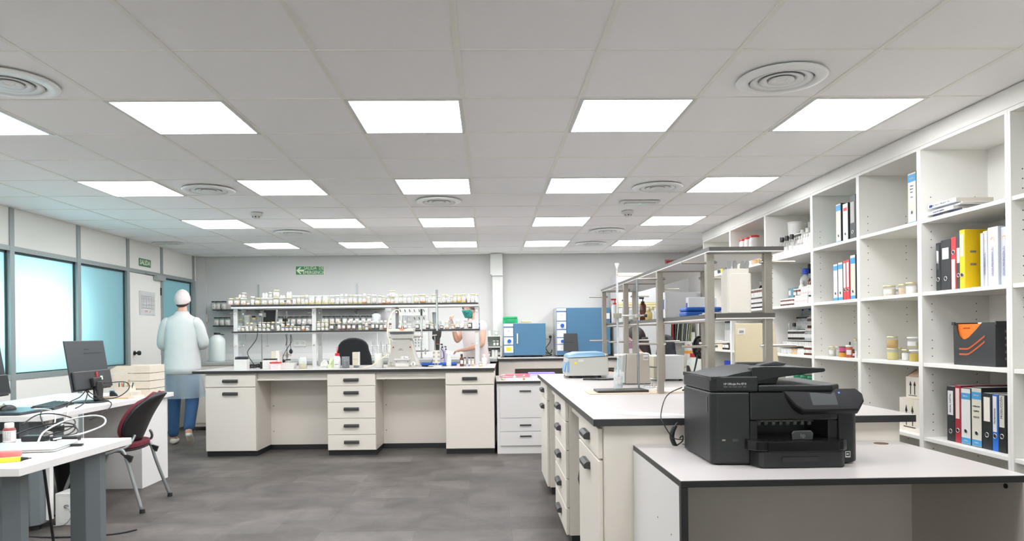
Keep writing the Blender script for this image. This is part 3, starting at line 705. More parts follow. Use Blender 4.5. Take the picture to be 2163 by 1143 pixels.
mid1 = [(508, 8, 12.5, 'jar', None, 'clear', None, 0, 0, 'lidless glass jar'), (516.6, 8, 11, 'jar', wh, 'glass', CRE, .5, 0, Wj), (525, 8, 18, 'jar', g, 'glass', CLR, .4, 0, J), (533.6, 7.4, 18, 'jar', g, 'glass', GRY, .3, 0, J), (542.6, 8, 9.5, 'jar', g, 'glass', CLR, .6, 0, J),
 (551.4, 8, 10, 'jar', wh, 'glass', CLR, .6, 0, Wj), (551.6, 7.4, 9, 'jar', g, 'glass', GRY, .4, 10.1, J), (560.6, 8, 9.4, 'jar', wh, 'glass', CLR, .6, 0, Wj), (560.6, 8, 9.4, 'jar', wh, 'glass', CLR, .6, 9.5, Wj), (569.6, 8, 9.6, 'jar', g, 'glass', CLR, .6, 0, J), (569.6, 8, 9, 'jar', g, 'glass', CLR, .6, 9.7, J),
 (579.2, 8.6, 19.4, 'jar', g, 'glass', (90, 92, 90), .22, 0, 'grey-bottomed ' + J), (590, 8.2, 19.4, 'jar', wh, 'glass', CLR, .6, 0, 'tall ' + Wj), (599.6, 8, 9.6, 'jar', g, 'glass', CLR, .6, 0, J), (599.6, 8.2, 9.8, 'jar', g, 'glass', CLR, .6, 9.7, J), (608.6, 8, 9.6, 'jar', g, 'glass', CLR, .6, 0, J), (610.6, 8, 9.6, 'jar', g, 'glass', AMB, .3, 9.7, J),
 (617.4, 8, 9.6, 'jar', g, 'glass', CLR, .5, 0, J), (620, 7.4, 8.6, 'jar', g, 'glass', GRY, .4, 9.7, J), (625.8, 7.6, 9.4, 'jar', g, 'glass', CLR, .5, 0, J), (633, 7.4, 9.4, 'jar', g, 'glass', CLR, .5, 0, J), (642.5, 8, 19.4, 'bottle', wh, 'glass', AMB, .3, 0, 'amber-filled bottle'), (651.6, 7.6, 10, 'jar', wh, 'glass', CLR, .5, 0, Wj),
 (511.4, 12.4, 28, 'jar', g, 'glass', CRE, .6, 0, 'large wide ' + J, .14), (525.4, 14, 34.6, 'tub', wh, 'thin', CLR, .9, 0, 'large white-lidded tub', .16), (539.3, 12.4, 29, 'jar', g, 'glass', CRE, .6, 0, 'large wide ' + J, .14)]
mid2 = [(675.2, 8, 9.4, 'jar', wh, 'glass', CLR, .6, 0, Wj), (675.2, 8, 9.4, 'jar', g, 'glass', CLR, .6, 9.5, J), (683.9, 8, 9.4, 'jar', g, 'glass', CLR, .6, 0, J), (683.9, 8, 9.4, 'jar', g, 'glass', CLR, .6, 9.5, J), (692.6, 8, 9.4, 'jar', g, 'glass', CLR, .6, 0, J), (692.6, 8, 9.4, 'jar', g, 'glass', CLR, .6, 9.5, J),
 (704.2, 12, 16, 'jar', g, 'glass', BLKC, .9, 0, 'wide black-filled ' + J), (719.4, 8.6, 18, 'jar', g, 'glass', BRN, .22, 0, J), (729.2, 9.6, 20, 'bottle', wh, 'glass', DRD, .95, 0, 'dark red bottle'), (738.8, 9, 20, 'bottle', wh, 'glass', BRN, .5, 0, 'brown-filled bottle'), (750, 9, 20, 'bottle', wh, 'glass', DRD, .95, 0, 'dark red bottle'),
 (762.5, 8.6, 20, 'bottle', wh, 'glass', PALE, .2, 0, B_), (769.6, 6, 14, 'jar', wh, 'glass', PALE, .5, 0, Wj, .07), (775.8, 7.6, 9.4, 'jar', wh, 'glass', CLR, .5, 0, Wj), (775.8, 7.6, 9.8, 'jar', wh, 'glass', CLR, .5, 9.5, Wj), (782.4, 6.4, 15, 'jar', wh, 'glass', AMB, .3, 0, Wj, .07),
 (789.9, 9, 18.6, 'jar', wh, 'glass', BLKC, .8, 0, D + Wj), (798.4, 7.6, 18, 'jar', wh, 'glass', BLKC, .5, 0, D + Wj), (807.2, 8.6, 20, 'bottle', wh, 'glass', GRY, .3, 0, B_), (815.6, 8.6, 20, 'bottle', wh, 'glass', BRN, .85, 0, 'brown-filled bottle'),
 (826.2, 6.6, 9.5, 'jar', g, 'glass', BRN, .4, 0, J), (826.2, 6.6, 17, 'jar', g, 'glass', BRN, .45, 9.6, 'half brown ' + J)]
mid3 = [(846.4, 8.6, 18, 'bottle', wh, 'glass', (110, 100, 96), .7, 0, 'grey-filled bottle'), (856.3, 8.6, 18, 'bottle', wh, 'glass', (104, 84, 72), .6, 0, 'grey-filled bottle'), (865.6, 9.4, 12, 'jar', wh, 'glass', GRY, .5, 0, Wj), (874.8, 8, 16, 'jar', None, 'clear', None, 0, 0, 'lidless glass jar', .06),
 (883.2, 9.2, 18, 'bottle', wh, 'glass', BLKC, 1.0, 0, 'black-filled bottle'), (893.5, 8, 9, 'jar', wh, 'glass', CLR, .5, 0, Wj), (904.2, 8.8, 18, 'bottle', wh, 'glass', BLKC, .95, 0, 'black-filled bottle'), (913.5, 8.4, 10, 'jar', g, 'glass', CLR, .5, 0, J), (912.6, 8, 16, 'jar', g, 'glass', GRY, .5, 0, J, .09),
 (923.6, 9.2, 12, 'jar', wh, 'glass', CLR, .5, 0, Wj), (927.8, 11, 17.4, 'jar', None, 'clear', None, 0, 0, 'lidless glass jar', .1), (933.6, 8.2, 10, 'jar', wh, 'glass', BLKC, .95, 0, 'black-filled ' + Wj), (944.8, 9.4, 15, 'jar', g, 'glass', AMB, .28, 0, 'honey-coloured ' + J), (953, 9, 18, 'jar', wh, 'clear', None, 0, 0, 'empty ' + Wj, .1),
 (957.6, 8.4, 9.5, 'jar', g, 'glass', CLR, .6, 0, J), (967.2, 9.4, 20, 'bottle', wh, 'glass', (40, 44, 46), .3, 0, D + 'bottle'), (976.2, 8, 9.5, 'jar', wh, 'glass', (60, 60, 66), .5, 0, Wj), (984.7, 7.8, 9.5, 'jar', g, 'glass', CLR, .4, 0, J), (985, 9, 17.5, 'jar', wh, 'clear', None, 0, 0, 'empty ' + Wj, .1),
 (993.8, 8.8, 21, 'bottle', wh, 'glass', BLKC, 1.0, 0, 'black-filled bottle'), (1011.6, 5, 14, 'jar', wh, (20, 92, 150), None, 0, 0, 'deep blue ' + Wj, .05)]
MZ = MS_A + .0005
place_a(mid1, MZ, MP1, 0); place_a(mid2, MZ, MP2, 0); place_a(mid3, MZ, MP3, 0)
# black-lidded jars on the wall shelves
def wall_jars(us, zb, h, place, w=11.5):
    for u in us:
        yy = 10.32; o = vessel('glass_jar', 'jar', w / 2 * yy / 1476, h * yy / 1476, 'black', 'glass', (214, 220, 214), .9)
        o.location = (U(u, yy), yy, zb); reg(o, 'black-lidded white-labelled jar', place, 'jar', 'black-lidded jars on the wall shelves')
wall_jars((459, 466.5, 478.5, 606, 622), 1.6565, 17.5, 'on the upper wall shelf')
wall_jars((463.5, 474.6, 486, 597, 611, 622.8, 635.2, 646.5, 657, 682.5, 691.8, 703.6, 716, 730.4, 743.4, 756, 769.6, 782), 1.4215, 17.5, 'on the lower wall shelf')
def carboy(name, x, y, z, r, h, capm, label, cat='carboy'):
    o = thing(name, (x, y, z), label, cat)
    MB().lathe([(r * .94, 0), (r, .03 * h), (r, .68 * h), (r * .93, .78 * h), (r * .6, .88 * h), (r * .32, .92 * h), (r * .32, .95 * h)], mat('translucent plastic', (214, 222, 218), .35), n=32).build('body', o)
    MB().cyl((0, 0, .93 * h), (0, 0, h), r * .38, capm, 20).build('cap', o)
    return o
carboy('carboy', U(796, 10.3), 10.32, 1.4215, .066, .172, BLK, 'white plastic jug with a black cap ending the lower wall shelf')
c_ = carboy('carboy', U(466.5, 9.9), 9.85, .916, .108, .40, BLK, 'large translucent carboy with a black cap on the back counter')
MB().tube([(.02, 0, .385), (.07, -.02, .375), (.11, -.03, .37)], .006, BLK).build('spout', c_)
carboy('wash_bottle', U(594, 8.55), 8.30 + .2, .90, .035, .16, RED, 'narrow bottle with a red cap behind the left rack bay')
# ================================================================ things on the long bench
BZ = .9003
def at_a(u, y): return (U(u, y), y, BZ)
# white racks with black-capped tubes
for u, n, y, wpx, hpx, lab in ((514.5, 2, 7.62, 26, 21, 'white box rack of black-topped tubes at the end of the long bench'), (574, 1, 7.62, 27, 19, 'white box rack of flat black caps behind the red-lidded tub')):
    w_ = wpx * y / 1476; h_ = hpx * y / 1476
    o = thing('tube_rack', at_a(u, y), lab, 'tube rack')
    MB().box(-w_ / 2, w_ / 2, -.05, .05, 0, h_, WHP).box(-w_ / 2 - .002, w_ / 2 + .002, -.052, .052, h_ * .82, h_ * .86, WHP).build('box', o, bevel=.003)
    b = MB()
    for i in range(6):
        for j in range(3):
            x = -w_ / 2 + .014 + i * (w_ - .028) / 5; yy = -.034 + j * .034
            b.cyl((x, yy, h_), (x, yy, h_ + .014), .0095, BLK, 10)
            if n == 2: b.cyl((x, yy, h_ + .014), (x, yy, h_ + .030), .0055, mat('tube cap', (70, 78, 92), .4), 8)
    b.build('tube_caps', o)
o = thing('lidded_tub', at_a(585, 7.52), 'translucent square tub with a bright red lid on the long bench', 'tub')
MB().rbox(-.046, .046, -.04, .04, 0, .068, mat('pinkish plastic', (240, 214, 212), .35), r=.012).build('body', o)
MB().rbox(-.054, .054, -.047, .047, .066, .080, RED, r=.012).build('lid', o, bevel=.002)
MB().box(-.02, .02, -.0412, -.040, .015, .045, PAPER).build('label', o)
o = thing('white_tray', at_a(611, 7.6), 'pale rectangular bath tray holding a small glass bottle', 'tray')
P = []
t = MB()
for z0, z1, k0, k1 in ((0, .066, .068, .080),):
    vs = []
    for z, k, d in ((0, .068, .045), (.066, .083, .055), (.066, .078, .050), (.006, .064, .041)):
        vs += [(-k, -d, z), (k, -d, z), (k, d, z), (-k, d, z)]
    fs = []
    for a in range(3):
        for i in range(4): fs.append((a * 4 + i, a * 4 + (i + 1) % 4, a * 4 + 4 + (i + 1) % 4, a * 4 + 4 + i))
    fs += [(3, 2, 1, 0), (12, 13, 14, 15)]
    t.add(vs, fs, WHP)
t.build('body', o)
v = vessel('glass_bottle', 'jar', .028, .10, 'black', 'clear', (200, 214, 200), .5, mark=False); v.location = (U(611, 7.6), 7.6, BZ + .007)
tag(v, 'small clear bottle with a black cap standing in the pale bath tray', 'bottle')
def beaker(name, u, y, r, h, m, lab, cont=None, fill=0, cat='beaker', base=BZ, x=None):
    o = thing(name, (U(u, y) if x is None else x, y, base), lab, cat)
    MB().lathe([(r * .9, 0), (r, .04 * h), (r, .95 * h), (r * 1.08, h), (r * .96, .97 * h), (r * .94, .06 * h)], m, n=28, cap=False).lathe([(r * .9, 0), (.001, .001)], m, n=28, cap=False).build('glass', o)
    if cont: MB().lathe([(r * .88, .03 * h), (r * .93, .06 * h), (r * .93, fill * h)], liquid(cont), n=28).build('contents', o)
    s = MB()
    for k in range(4): s.box(-.012, .012, -r * 1.012, -r * 1.0, h * (.25 + .14 * k), h * (.26 + .14 * k), WHP)
    s.build('scale_marks', o)
    return o
o = beaker('beaker', 641.4, 7.62, .042, .125, GLASSG, 'glass beaker half full of clear yellow liquid on the long bench', (196, 178, 66), .46)
o = beaker('beaker', 731, 7.62, .042, .125, glass('silvery glass', (150, 154, 156), .55), 'grey metallic-looking beaker next to the red-capped wash bottle', (120, 122, 124), .55)
def bag(u, y, w_, h_, lab, m, seed):
    rr = random.Random(seed)
    o = thing('plastic_bag', at_a(u, y), lab, 'plastic bag')
    def F(i, j):
        a = 2 * pi * i / 14; t_ = j / 7; k = 1 + .35 * rr.uniform(-1, 1) if 0 < i < 14 else 1
        rad = (1 - t_ ** 2 * .85) * k
        return (w_ / 2 * rad * cos(a), .04 * rad * sin(a), h_ * (t_ + .08 * rr.uniform(-1, 1)) if j else 0)
    b = MB(); b.grid(F, 15, 8, m, smooth=False); b.build('bag', o); return o
BAGM = glass('crumpled film', (232, 236, 226), .45, .2)
bag(687, 7.75, .10, .085, 'crumpled clear plastic bag behind the second rack post', BAGM, 1)
bag(701, 7.66, .08, .115, 'crumpled greenish plastic bag leaning by the wash bottle', glass('green film', (222, 232, 190), .4, .2), 2)
o = thing('wash_bottle', at_a(713.6, 7.62), 'white plastic wash bottle with a red cap and upright spout', 'wash bottle')
MB().lathe([(.036, 0), (.038, .01), (.038, .10), (.030, .125), (.02, .135)], WHP, n=28).build('body', o)
MB().cyl((0, 0, .133), (0, 0, .162), .024, RED, 20).build('cap', o); MB().cyl((-.002, 0, .162), (.001, 0, .232), .0045, RED, 10, r2=.003).build('spout', o)
MB().box(-.02, .02, -.0392, -.038, .04, .046, GREYM).build('print', o)
o = thing('soap_dispenser', at_a(753.5, 7.72), 'pale two-tone box dispenser standing on a foot beside the wash bottle', 'dispenser')
MB().box(-.026, .026, -.02, .02, 0, .025, GREYM).build('foot', o)
MB().box(-.038, .022, -.03, .03, .025, .17, mat('beige panel', (206, 198, 176), .4)).build('body', o, bevel=.004); MB().box(.0225, .036, -.03, .03, .025, .172, WHP).build('side', o, bevel=.003)
MB().box(-.034, .018, -.0312, -.0305, .092, .095, GREYM).build('seam', o)
o = thing('water_bath', (U(588, 8.15), 8.15, BZ), 'beige instrument box standing behind the red-lidded tub', 'instrument')
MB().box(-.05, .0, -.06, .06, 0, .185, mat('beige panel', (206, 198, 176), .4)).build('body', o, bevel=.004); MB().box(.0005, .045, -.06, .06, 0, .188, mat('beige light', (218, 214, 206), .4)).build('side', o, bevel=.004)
o = thing('power_cable', at_a(540, 7.75), 'black power cable heaped under the hanging lead on the long bench', 'cable')
rr = random.Random(4); pts = []
for k in range(44):
    a = k * .62; pts.append((.055 * cos(a) * (1 - .25 * sin(k)), .03 * sin(a), .012 + .035 * (k / 44) + .006 * sin(k * 1.7)))
b = MB(); b.tube(pts, .005, CABLE, 6, sub=2); b.tube([(.03, 0, .03), (.07, 0, .03), (.10, -.01, .055)], .005, CABLE); b.box(.07, .13, -.02, .02, 0, .075, BLK); b.build('lead', o)
MB().tube([(.0, 0, .045), (-.06, .01, .13), (-.075, .02, .19), (-.03, .04, .26), (.01, .06, .33), (.018, .08, .42)], .0042, CABLE).build('hanging_lead', o)
# retort stands with a screen and a lab stirrer
def stand(u, y, top, lab, rod=.006, base=(.09, .07)):
    o = thing('lab_stand', (U(u, y), y, BZ), lab, 'lab stand'); MB().box(-base[0], base[0], -base[1], base[1], 0, .012, GREYM).build('base', o, bevel=.002)
    MB().cyl((0, 0, .012), (0, 0, top), rod, STEEL, 12).build('rod', o); return o
o = stand(556.5, 8.42, .655, 'steel lab stand carrying the black screen behind the rack')
b = MB(); b.cyl((-.12, -.02, .60), (.03, -.02, .60), .006, CHROME, 10).cyl((-.085, -.02, .58), (-.085, -.02, .60), .022, BLK, 14).box(-.02, .02, -.03, .02, .585, .63, CHROME); b.build('clamp', o)
o = thing('monitor', (U(570.5, 8.36), 8.36, BZ + .465), 'black screen seen from behind hanging in the rack first bay', 'screen')
b = MB().yprism([(-.06, .02), (-.03, 0), (.07, 0), (.082, .01), (.095, .205), (-.045, .205)], -.02, .02, DGREY); b.build('housing', o, bevel=.006)
MB().yprism([(.083, .0), (.092, .0), (.106, .205), (.096, .205)], -.022, .022, WHP).build('side_trim', o)
MB().box(-.06, -.02, -.025, -.0205, .12, .17, WHP).build('bracket', o)
o = stand(609, 8.45, .655, 'steel lab stand with a blue stirrer motor in the rack first bay')
MB().box(-.042, .042, -.05, .03, .455, .475, BLUE).build('motor_tray', o); MB().box(-.035, .02, -.06, -.005, .475, .57, DGREY).build('motor', o, bevel=.004)
MB().box(.022, .04, -.05, .02, .475, .53, BLUE).build('motor_side', o)
b = MB(); b.cyl((.03, -.03, .475), (.085, -.03, .485), .006, STEEL, 10).cyl((.075, -.03, .47), (.075, -.03, .50), .014, BLK, 12); b.build('clamp_knob', o)
b = MB(); b.cyl((-.05, 0, .125), (.05, 0, .135), .005, STEEL, 10).cyl((-.045, -.01, .115), (-.045, .01, .15), .012, WHP, 12).cyl((.045, -.01, .12), (.045, .01, .15), .010, WHP, 12).box(-.012, .012, -.015, .015, .10, .155, STEEL); b.build('clamp', o)
o = thing('plug_lead', (U(617, 8.3), 8.3, BZ + .375), 'two black leads with plugs hanging under the stirrer motor', 'cable')
b = MB(); b.tube([(-.0, 0, .0), (.01, 0, -.08), (-.04, -.02, -.17), (-.08, -.03, -.25), (-.09, -.03, -.31)], .0036, CABLE); b.tube([(-.06, 0, .0), (-.045, 0, -.07), (-.06, 0, -.13)], .0036, CABLE)
b.tube([(.0, 0, 0), (-.005, 0, -.1), (0, 0, -.18)], .0036, CABLE); b.build('leads', o)
MB().lathe([(.006, .02), (.022, -.005), (.02, -.025), (.006, -.04)], BLK, c=(0, 0, -.19), n=16).build('plug', o)
MB().cyl((-.10, -.03, -.335), (-.065, -.03, -.30), .017, BLK, 14).build('plug', o)
o = thing('stirring_paddle', (U(568, 8.2), 8.2, BZ + .24), 'thin steel stirring paddle hanging under the lower rack shelf', 'paddle')
MB().cyl((0, 0, .0), (0, 0, .155), .0022, STEEL, 8).cyl((-.018, 0, 0), (.018, 0, 0), .004, STEEL, 8).build('paddle', o)
# cone and plate viscometer / heated press in grey cast metal
CAST = mat('grey cast enamel', (186, 183, 174), 0.42, var=.02)
o = thing('lab_press', (U(852.5, 7.62), 7.58, BZ), 'heavy grey cast lab instrument with hand lever and dial on the long bench', 'lab instrument')
K = 7.6 / 1476
def q(u, v): return ((u - 852.5) * K, (775.5 - v) * K)
MB().yprism([q(818.5, 775.5), q(889.5, 775.5), q(888, 772), q(820, 772)], -.10, .16, CAST).build('base', o)
MB().yprism([q(821, 772), q(887, 772), q(880, 752), q(875.5, 735), q(873, 719), q(831.5, 719), q(830, 735), q(826, 752)], -.085, .14, CAST).build('body', o, bevel=.012, seg=3)
MB().yprism([q(830, 714.5), q(876, 714.5), q(876, 706.5), q(830, 706.5)], -.10, .10, CAST).build('head', o, bevel=.004)
MB().yprism([q(834, 723), q(868, 723), q(870, 714.6), q(832, 714.6)], -.075, .08, mat('head shade grey', (196, 194, 188), .5)).build('neck', o)  # neck in a slightly paler grey than the cast body
MB().yprism([q(828, 706), q(874, 706), q(875, 700.5), q(826, 700.5)], -.06, .08, GREYM).build('mechanism', o)
MB().yprism([q(824, 700), q(876, 700), q(876.5, 694), q(824.5, 694.6)], -.11, .11, mat('off white slab', (228, 224, 212), .4)).build('top_plate', o, bevel=.004)
MB().yprism([q(848, 696.5), q(854.5, 698.5), q(861, 694), q(848, 694)], -.1115, -.1101, mat('orange tab', (226, 150, 120), .5)).build('tab', o)
for u in (834.7, 869.4):
    x, z = q(u, 732.5); MB().cyl((x, -.09, z), (x, -.084, z), .0085, mat('dark red button', (170, 34, 36), .35), 16).build('button', o)
x, z = q(875.3, 767.5); b = MB(); b.cyl((x, -.094, z), (x, -.085, z), .026, WHP, 28); b.cyl((x, -.108, z), (x, -.094, z), .016, WHP, 20); b.box(x - .003, x + .003, -.110, -.107, z - .016, z + .016, BLK); b.build('dial', o)
x, z = q(829.5, 767.5); b = MB(); b.cyl((x, -.092, z), (x, -.085, z), .011, STEEL, 20); b.box(x - .015, x + .015, -.0875, -.086, z + .016, z + .022, GREYM); b.build('badge', o)
x0, z0 = q(837, 757); x1, z1 = q(868, 758.5); b = MB(); b.box(x0, x1, -.135, -.085, z1, z1 + .012, WHP); b.box(x0 + .008, x1 - .01, -.089, -.085, z1 - .07, z1, WHP); b.box(x0 + .016, x0 + .02, -.0905, -.089, z1 - .03, z1 - .01, BLK); b.box(x1 - .02, x1 - .016, -.0905, -.089, z1 - .03, z1 - .01, BLK); b.build('tray', o)
b = MB(); b.cyl((x0 + .085, -.11, z1 + .012), (x0 + .085, -.11, z1 + .038), .018, WHP, 16); b.cyl((x0 + .11, -.11, z1 + .026), (x0 + .145, -.11, z1 + .022), .012, WHP, 14); b.build('cups', o)
x, z = q(850, 737.5); MB().box(x - .018, x + .018, -.0872, -.0862, z + .003, z + .010, GREYM).box(x - .028, x + .028, -.0872, -.0862, z - .006, z - .002, GREYM).build('print', o)
b = MB(); x, z = q(876, 710.5); b.cyl((x - .0, -.02, z), (x + .095, -.02, z), .010, STEEL, 16); b.cyl((x - .27, -.02, z - .006), (x - .23, -.02, z - .006), .009, STEEL, 16); b.build('shaft', o)
x, z = q(892.6, 710.5); xe, ze = q(892.3, 667); MB().cyl((x, -.02, z), (xe, -.02, ze), .0085, CHROME, 14).build('lever', o)
xh, zh = q(892.3, 653.3); MB().lathe([(.009, 0), (.011, .03), (.0135, .07), (.006, .074)], BLK, c=(xe, -.02, ze), n=16).build('lever_grip', o)
# cream hose looping over the rack
o = thing('rubber_hose', (U(835, 7.58), 7.46, BZ), 'cream rubber hose looping from the bench over the rack post', 'hose')
def hq(u, v, y=0): return ((u - 835) * K, y, (775.5 - v) * K)
MB().tube([hq(770, 774, .02), hq(788, 770, .0), hq(805, 758, -.0), hq(822, 747), hq(826, 738), hq(826, 722, .05), hq(820, 705, .1), hq(818, 685, .22), hq(821, 663, .35), hq(830, 652.5, .40), hq(838, 655, .40), hq(842.3, 670, .38), hq(842, 692, .34)], .0055, mat('cream rubber', (228, 210, 176), .45)).build('hose', o)
o = thing('white_canister', at_a(800.8, 7.6), 'tall matt white cylinder canister in front of the glassware rack', 'canister')
MB().lathe([(.044, 0), (.048, .006), (.048, .145), (.044, .155), (.002, .157)], WHP, n=32).build('body', o)
# homogeniser stand
o = thing('homogeniser', (U(921, 7.70), 7.72, BZ), 'tall steel stand with a black homogeniser motor at the bench end', 'lab instrument')
MB().box(-.085, .06, -.08, .07, 0, .012, WHP).build('base', o, bevel=.003)
MB().cyl((.010, .05, .012), (.010, .05, .85), .013, CHROME, 18).build('column', o)
b = MB(); b.yprism([(-.045, .31), (-.04, .395), (.058, .395), (.052, .33), (.04, .31), (.03, .12), (-.002, .12), (-.01, .27)], .005, .06, BLK); b.build('motor', o, bevel=.006)
MB().box(-.0, .034, .0, .062, .245, .250, mat('orange ring', (230, 110, 50), .4)).build('orange_ring', o)
MB().cyl((-.012, -.03, .015), (-.012, -.03, .335), .007, STEEL, 12).build('shaft', o)
MB().cyl((-.04, -.03, .345), (.012, -.03, .35), .010, CHROME, 12).build('clamp', o)
b = MB(); b.box(-.035, .042, -.045, -.02, .04, .18, mat('pale metal', (214, 212, 204), .35, .3))
for x in (-.022, .03):
    for z in (.065, .11, .155): b.cyl((x, -.05, z), (x, -.045, z), .012, STEEL, 14)
b.build('jaw', o)
MB().tube([(.05, .03, .20), (.075, .03, .16), (.08, .03, .10), (.05, .03, .085)], .004, CABLE).build('lead', o)
o = thing('plastic_cup', (U(920, 8.16), 8.16, MS_A), 'frosted tall plastic cup on the lower rack shelf behind the jars', 'cup')
MB().lathe([(.026, 0), (.035, .20), (.033, .20), (.024, .004)], GLASSB, n=24).build('cup', o)
# tray and bottles at the right end of the bench
o = thing('blue_tray', at_a(929, 7.95), 'shallow blue plastic tray lying along the bench end', 'tray')
b = MB().box(-.21, .19, -.06, .06, 0, .012, BLUE).box(-.21, .19, -.06, -.052, 0, .028, BLUE).box(-.21, .19, .052, .06, 0, .034, BLUE).box(-.21, -.202, -.06, .06, 0, .028, BLUE).box(.182, .19, -.06, .06, 0, .03, BLUE)
b.build('tray', o, bevel=.003)
def pump(u, y, z, r, h, m, capm, lab, name='pump_bottle'):
    o = thing(name, (U(u, y), y, z), lab, 'pump bottle'); MB().lathe([(r * .9, 0), (r, .03 * h), (r, .72 * h), (r * .7, .78 * h), (r * .42, .8 * h)], m, n=24).build('body', o)
    b = MB(); b.cyl((0, 0, .8 * h), (0, 0, .86 * h), r * .5, capm, 16).cyl((0, 0, .86 * h), (0, 0, .95 * h), r * .16, capm, 10).box(-r * .9, r * .3, -r * .2, r * .2, .94 * h, h, capm); b.build('pump', o); return o
LAV = mat('lavender plastic', (214, 208, 228), .35)
pump(934, 8.25, BZ, .024, .245, LAV, BLK, 'lavender pump bottle with a black pump, the larger of two behind the tray')
pump(941.8, 8.25, BZ, .020, .215, LAV, DGREY, 'lavender pump bottle with a grey pump, the smaller of two behind the tray')
o = thing('spray_bottle', at_a(947.5, 7.72), 'clear spray bottle with a white trigger head at the bench end', 'spray bottle')
MB().lathe([(.026, 0), (.027, .01), (.027, .075), (.018, .115), (.011, .125)], GLASSB, n=24).build('body', o)
b = MB(); b.cyl((0, 0, .122), (0, 0, .14), .013, WHP, 16); b.yprism([(-.034, .150), (-.02, .14), (.014, .14), (.018, .165), (.0, .178), (-.022, .176)], -.009, .009, WHP); b.cyl((-.022, 0, .148), (-.03, 0, .118), .004, WHP, 8); b.build('trigger_head', o, bevel=.002)
MB().box(-.02, .02, -.0285, -.0275, .02, .055, PAPER).build('label', o)
for u, wd, hh, lid, body, cont, fl, lab in ((974.8, 8.2, 26, 'black', 'amber', None, 0, 'tall brown glass bottle with a black cap at the bench end'), (981.6, 5.4, 19, 'black', 'clear', (120, 90, 80), .3, 'slim clear bottle with a black cap beside the brown bottle'),
    (991, 6.2, 19, 'black', 'clear', (40, 90, 190), .22, 'slim clear bottle with a little blue liquid at the bench end'), (998.2, 6.4, 19, 'black', 'clear', (226, 166, 84), .98, 'slim black-capped bottle filled with amber liquid beside the end rack post')):
    y = 7.72; v = vessel('bottle', 'bottle' if wd > 7 else 'jar', wd / 2 * y / 1476, hh * y / 1476, lid, body, cont, fl, mark=False); v.location = at_a(u, y); tag(v, lab, 'bottle')
v = vessel('glass_jar', 'jar', .019, .05, 'white', 'glass', (226, 210, 150), .7, mark=False); v.location = at_a(1014.5, 7.62); tag(v, 'small jar of pale yellow cream at the bench corner', 'jar')
v = vessel('plastic_bottle', 'bottle', .029, .128, 'white', 'white', None, 0, label=False); v.location = at_a(1022.5, 7.75); tag(v, 'plain white plastic bottle at the bench corner past the last rack post', 'bottle')
# small black boxes and cable under the homogeniser
o = thing('power_cable', at_a(903, 7.66), 'thin black cable with a plug trailing between press and homogeniser', 'cable')
MB().tube([(-.06, 0, .006), (-.02, -.02, .006), (.03, .0, .03), (.06, .05, .10), (.08, .06, .15)], .003, CABLE).tube([(-.06, .01, .005), (0, -.04, .005), (.06, -.02, .005), (.09, .02, .005)], .003, CABLE).build('lead', o)
# ================================================================ chair behind the bench
o = thing('office_chair', (U(740, 9.05), 9.05, 0), 'black office chair with a rounded backrest behind the long bench', 'chair', pi)
FB = mat('black fabric', (36, 37, 40), .9, var=.1, scale=300)
P = [(-.20, .73), (.20, .73), (.235, .78), (.245, .86), (.235, .98)]
for k in range(11): a = pi * k / 10; P.append((.205 * cos(a) * (1 if abs(cos(a)) < .99 else 1.0), 1.06 + .165 * sin(a) ** .8 if sin(a) > 0 else 1.06))
P += [(-.235, .98), (-.245, .86), (-.235, .78)]
MB().yprism(P, -.27, -.215, FB).build('backrest', o, bevel=.02, seg=3)
MB().rbox(-.24, .24, -.22, .24, .44, .51, mat('black fabric', (36, 37, 40), .9), r=.07, n=5).build('seat', o, bevel=.02)
MB().box(-.03, .03, -.235, -.20, .43, .80, BLK).build('back_bar', o); MB().cyl((0, 0, .09), (0, 0, .44), .028, BLK, 16).build('column', o)
for k in range(5):
    a = 2 * pi * k / 5; l = MB(); l.cyl((0, 0, .11), (.29 * cos(a), .29 * sin(a), .075), .022, BLK, 10, r2=.014); l.build('leg', o)
    MB().cyl((.29 * cos(a) - .02 * sin(a), .29 * sin(a) + .02 * cos(a), .03), (.29 * cos(a) + .02 * sin(a), .29 * sin(a) - .02 * cos(a), .03), .03, BLK, 14).build('caster', o)
# ================================================================ along the back wall
o = thing('pegboard', (U(874, 10.45), 10.44, 1.02), 'white wall pegboard with rows of black pegs above the sink', 'pegboard')
MB().box(-.22, .22, -.012, .025, 0, .66, WHP).build('board', o)
for z in (.58, .465):
    for k in range(6):
        x = -.185 + k * .07; MB().cyl((x, -.012, z), (x - .004, -.075, z + .028), .006, BLK, 8).build('peg', o)
for z in (.19, .15, .105, .06):
    for k in range(5): x = -.06 + k * .047; MB().cyl((x, -.012, z), (x, -.06, z + .02), .005, BLK, 8).build('peg', o)
for k, x in enumerate((-.185, -.115, -.045)):
    f = beaker('flask', 0, 10.33, .028, .085, GLASSG, 'clear glass flask drying on the pegboard, %s from the window side' % ORD[k], base=1.02 + .44, x=U(874, 10.45) + x)
o = thing('glass_shelf', (U(874, 10.3) - .02, 10.36, 1.02 + .52), 'thin clear shelf fixed over the upper pegs of the pegboard', 'shelf'); MB().box(-.22, .20, -.10, .06, .0, .004, GLASSG).build('shelf', o)
o = thing('tap', (U(890.5, 9.9), 9.9, .916), 'tall chrome swan tap standing at the sink behind the press', 'tap')
b = MB(); b.cyl((0, 0, 0), (0, 0, .25), .011, CHROME, 16).cyl((0, 0, 0), (0, 0, .02), .022, CHROME, 16).cyl((0, 0, .07), (.06, 0, .10), .008, CHROME, 12).cyl((.055, 0, .06), (.055, 0, .14), .010, CHROME, 12); b.tube([(0, 0, .25), (0, -.02, .29), (0, -.10, .31), (0, -.13, .27)], .009, CHROME); b.build('spout', o)
MB().cyl((0, 0, .16), (.045, 0, .175), .006, CHROME, 10).build('lever', o)
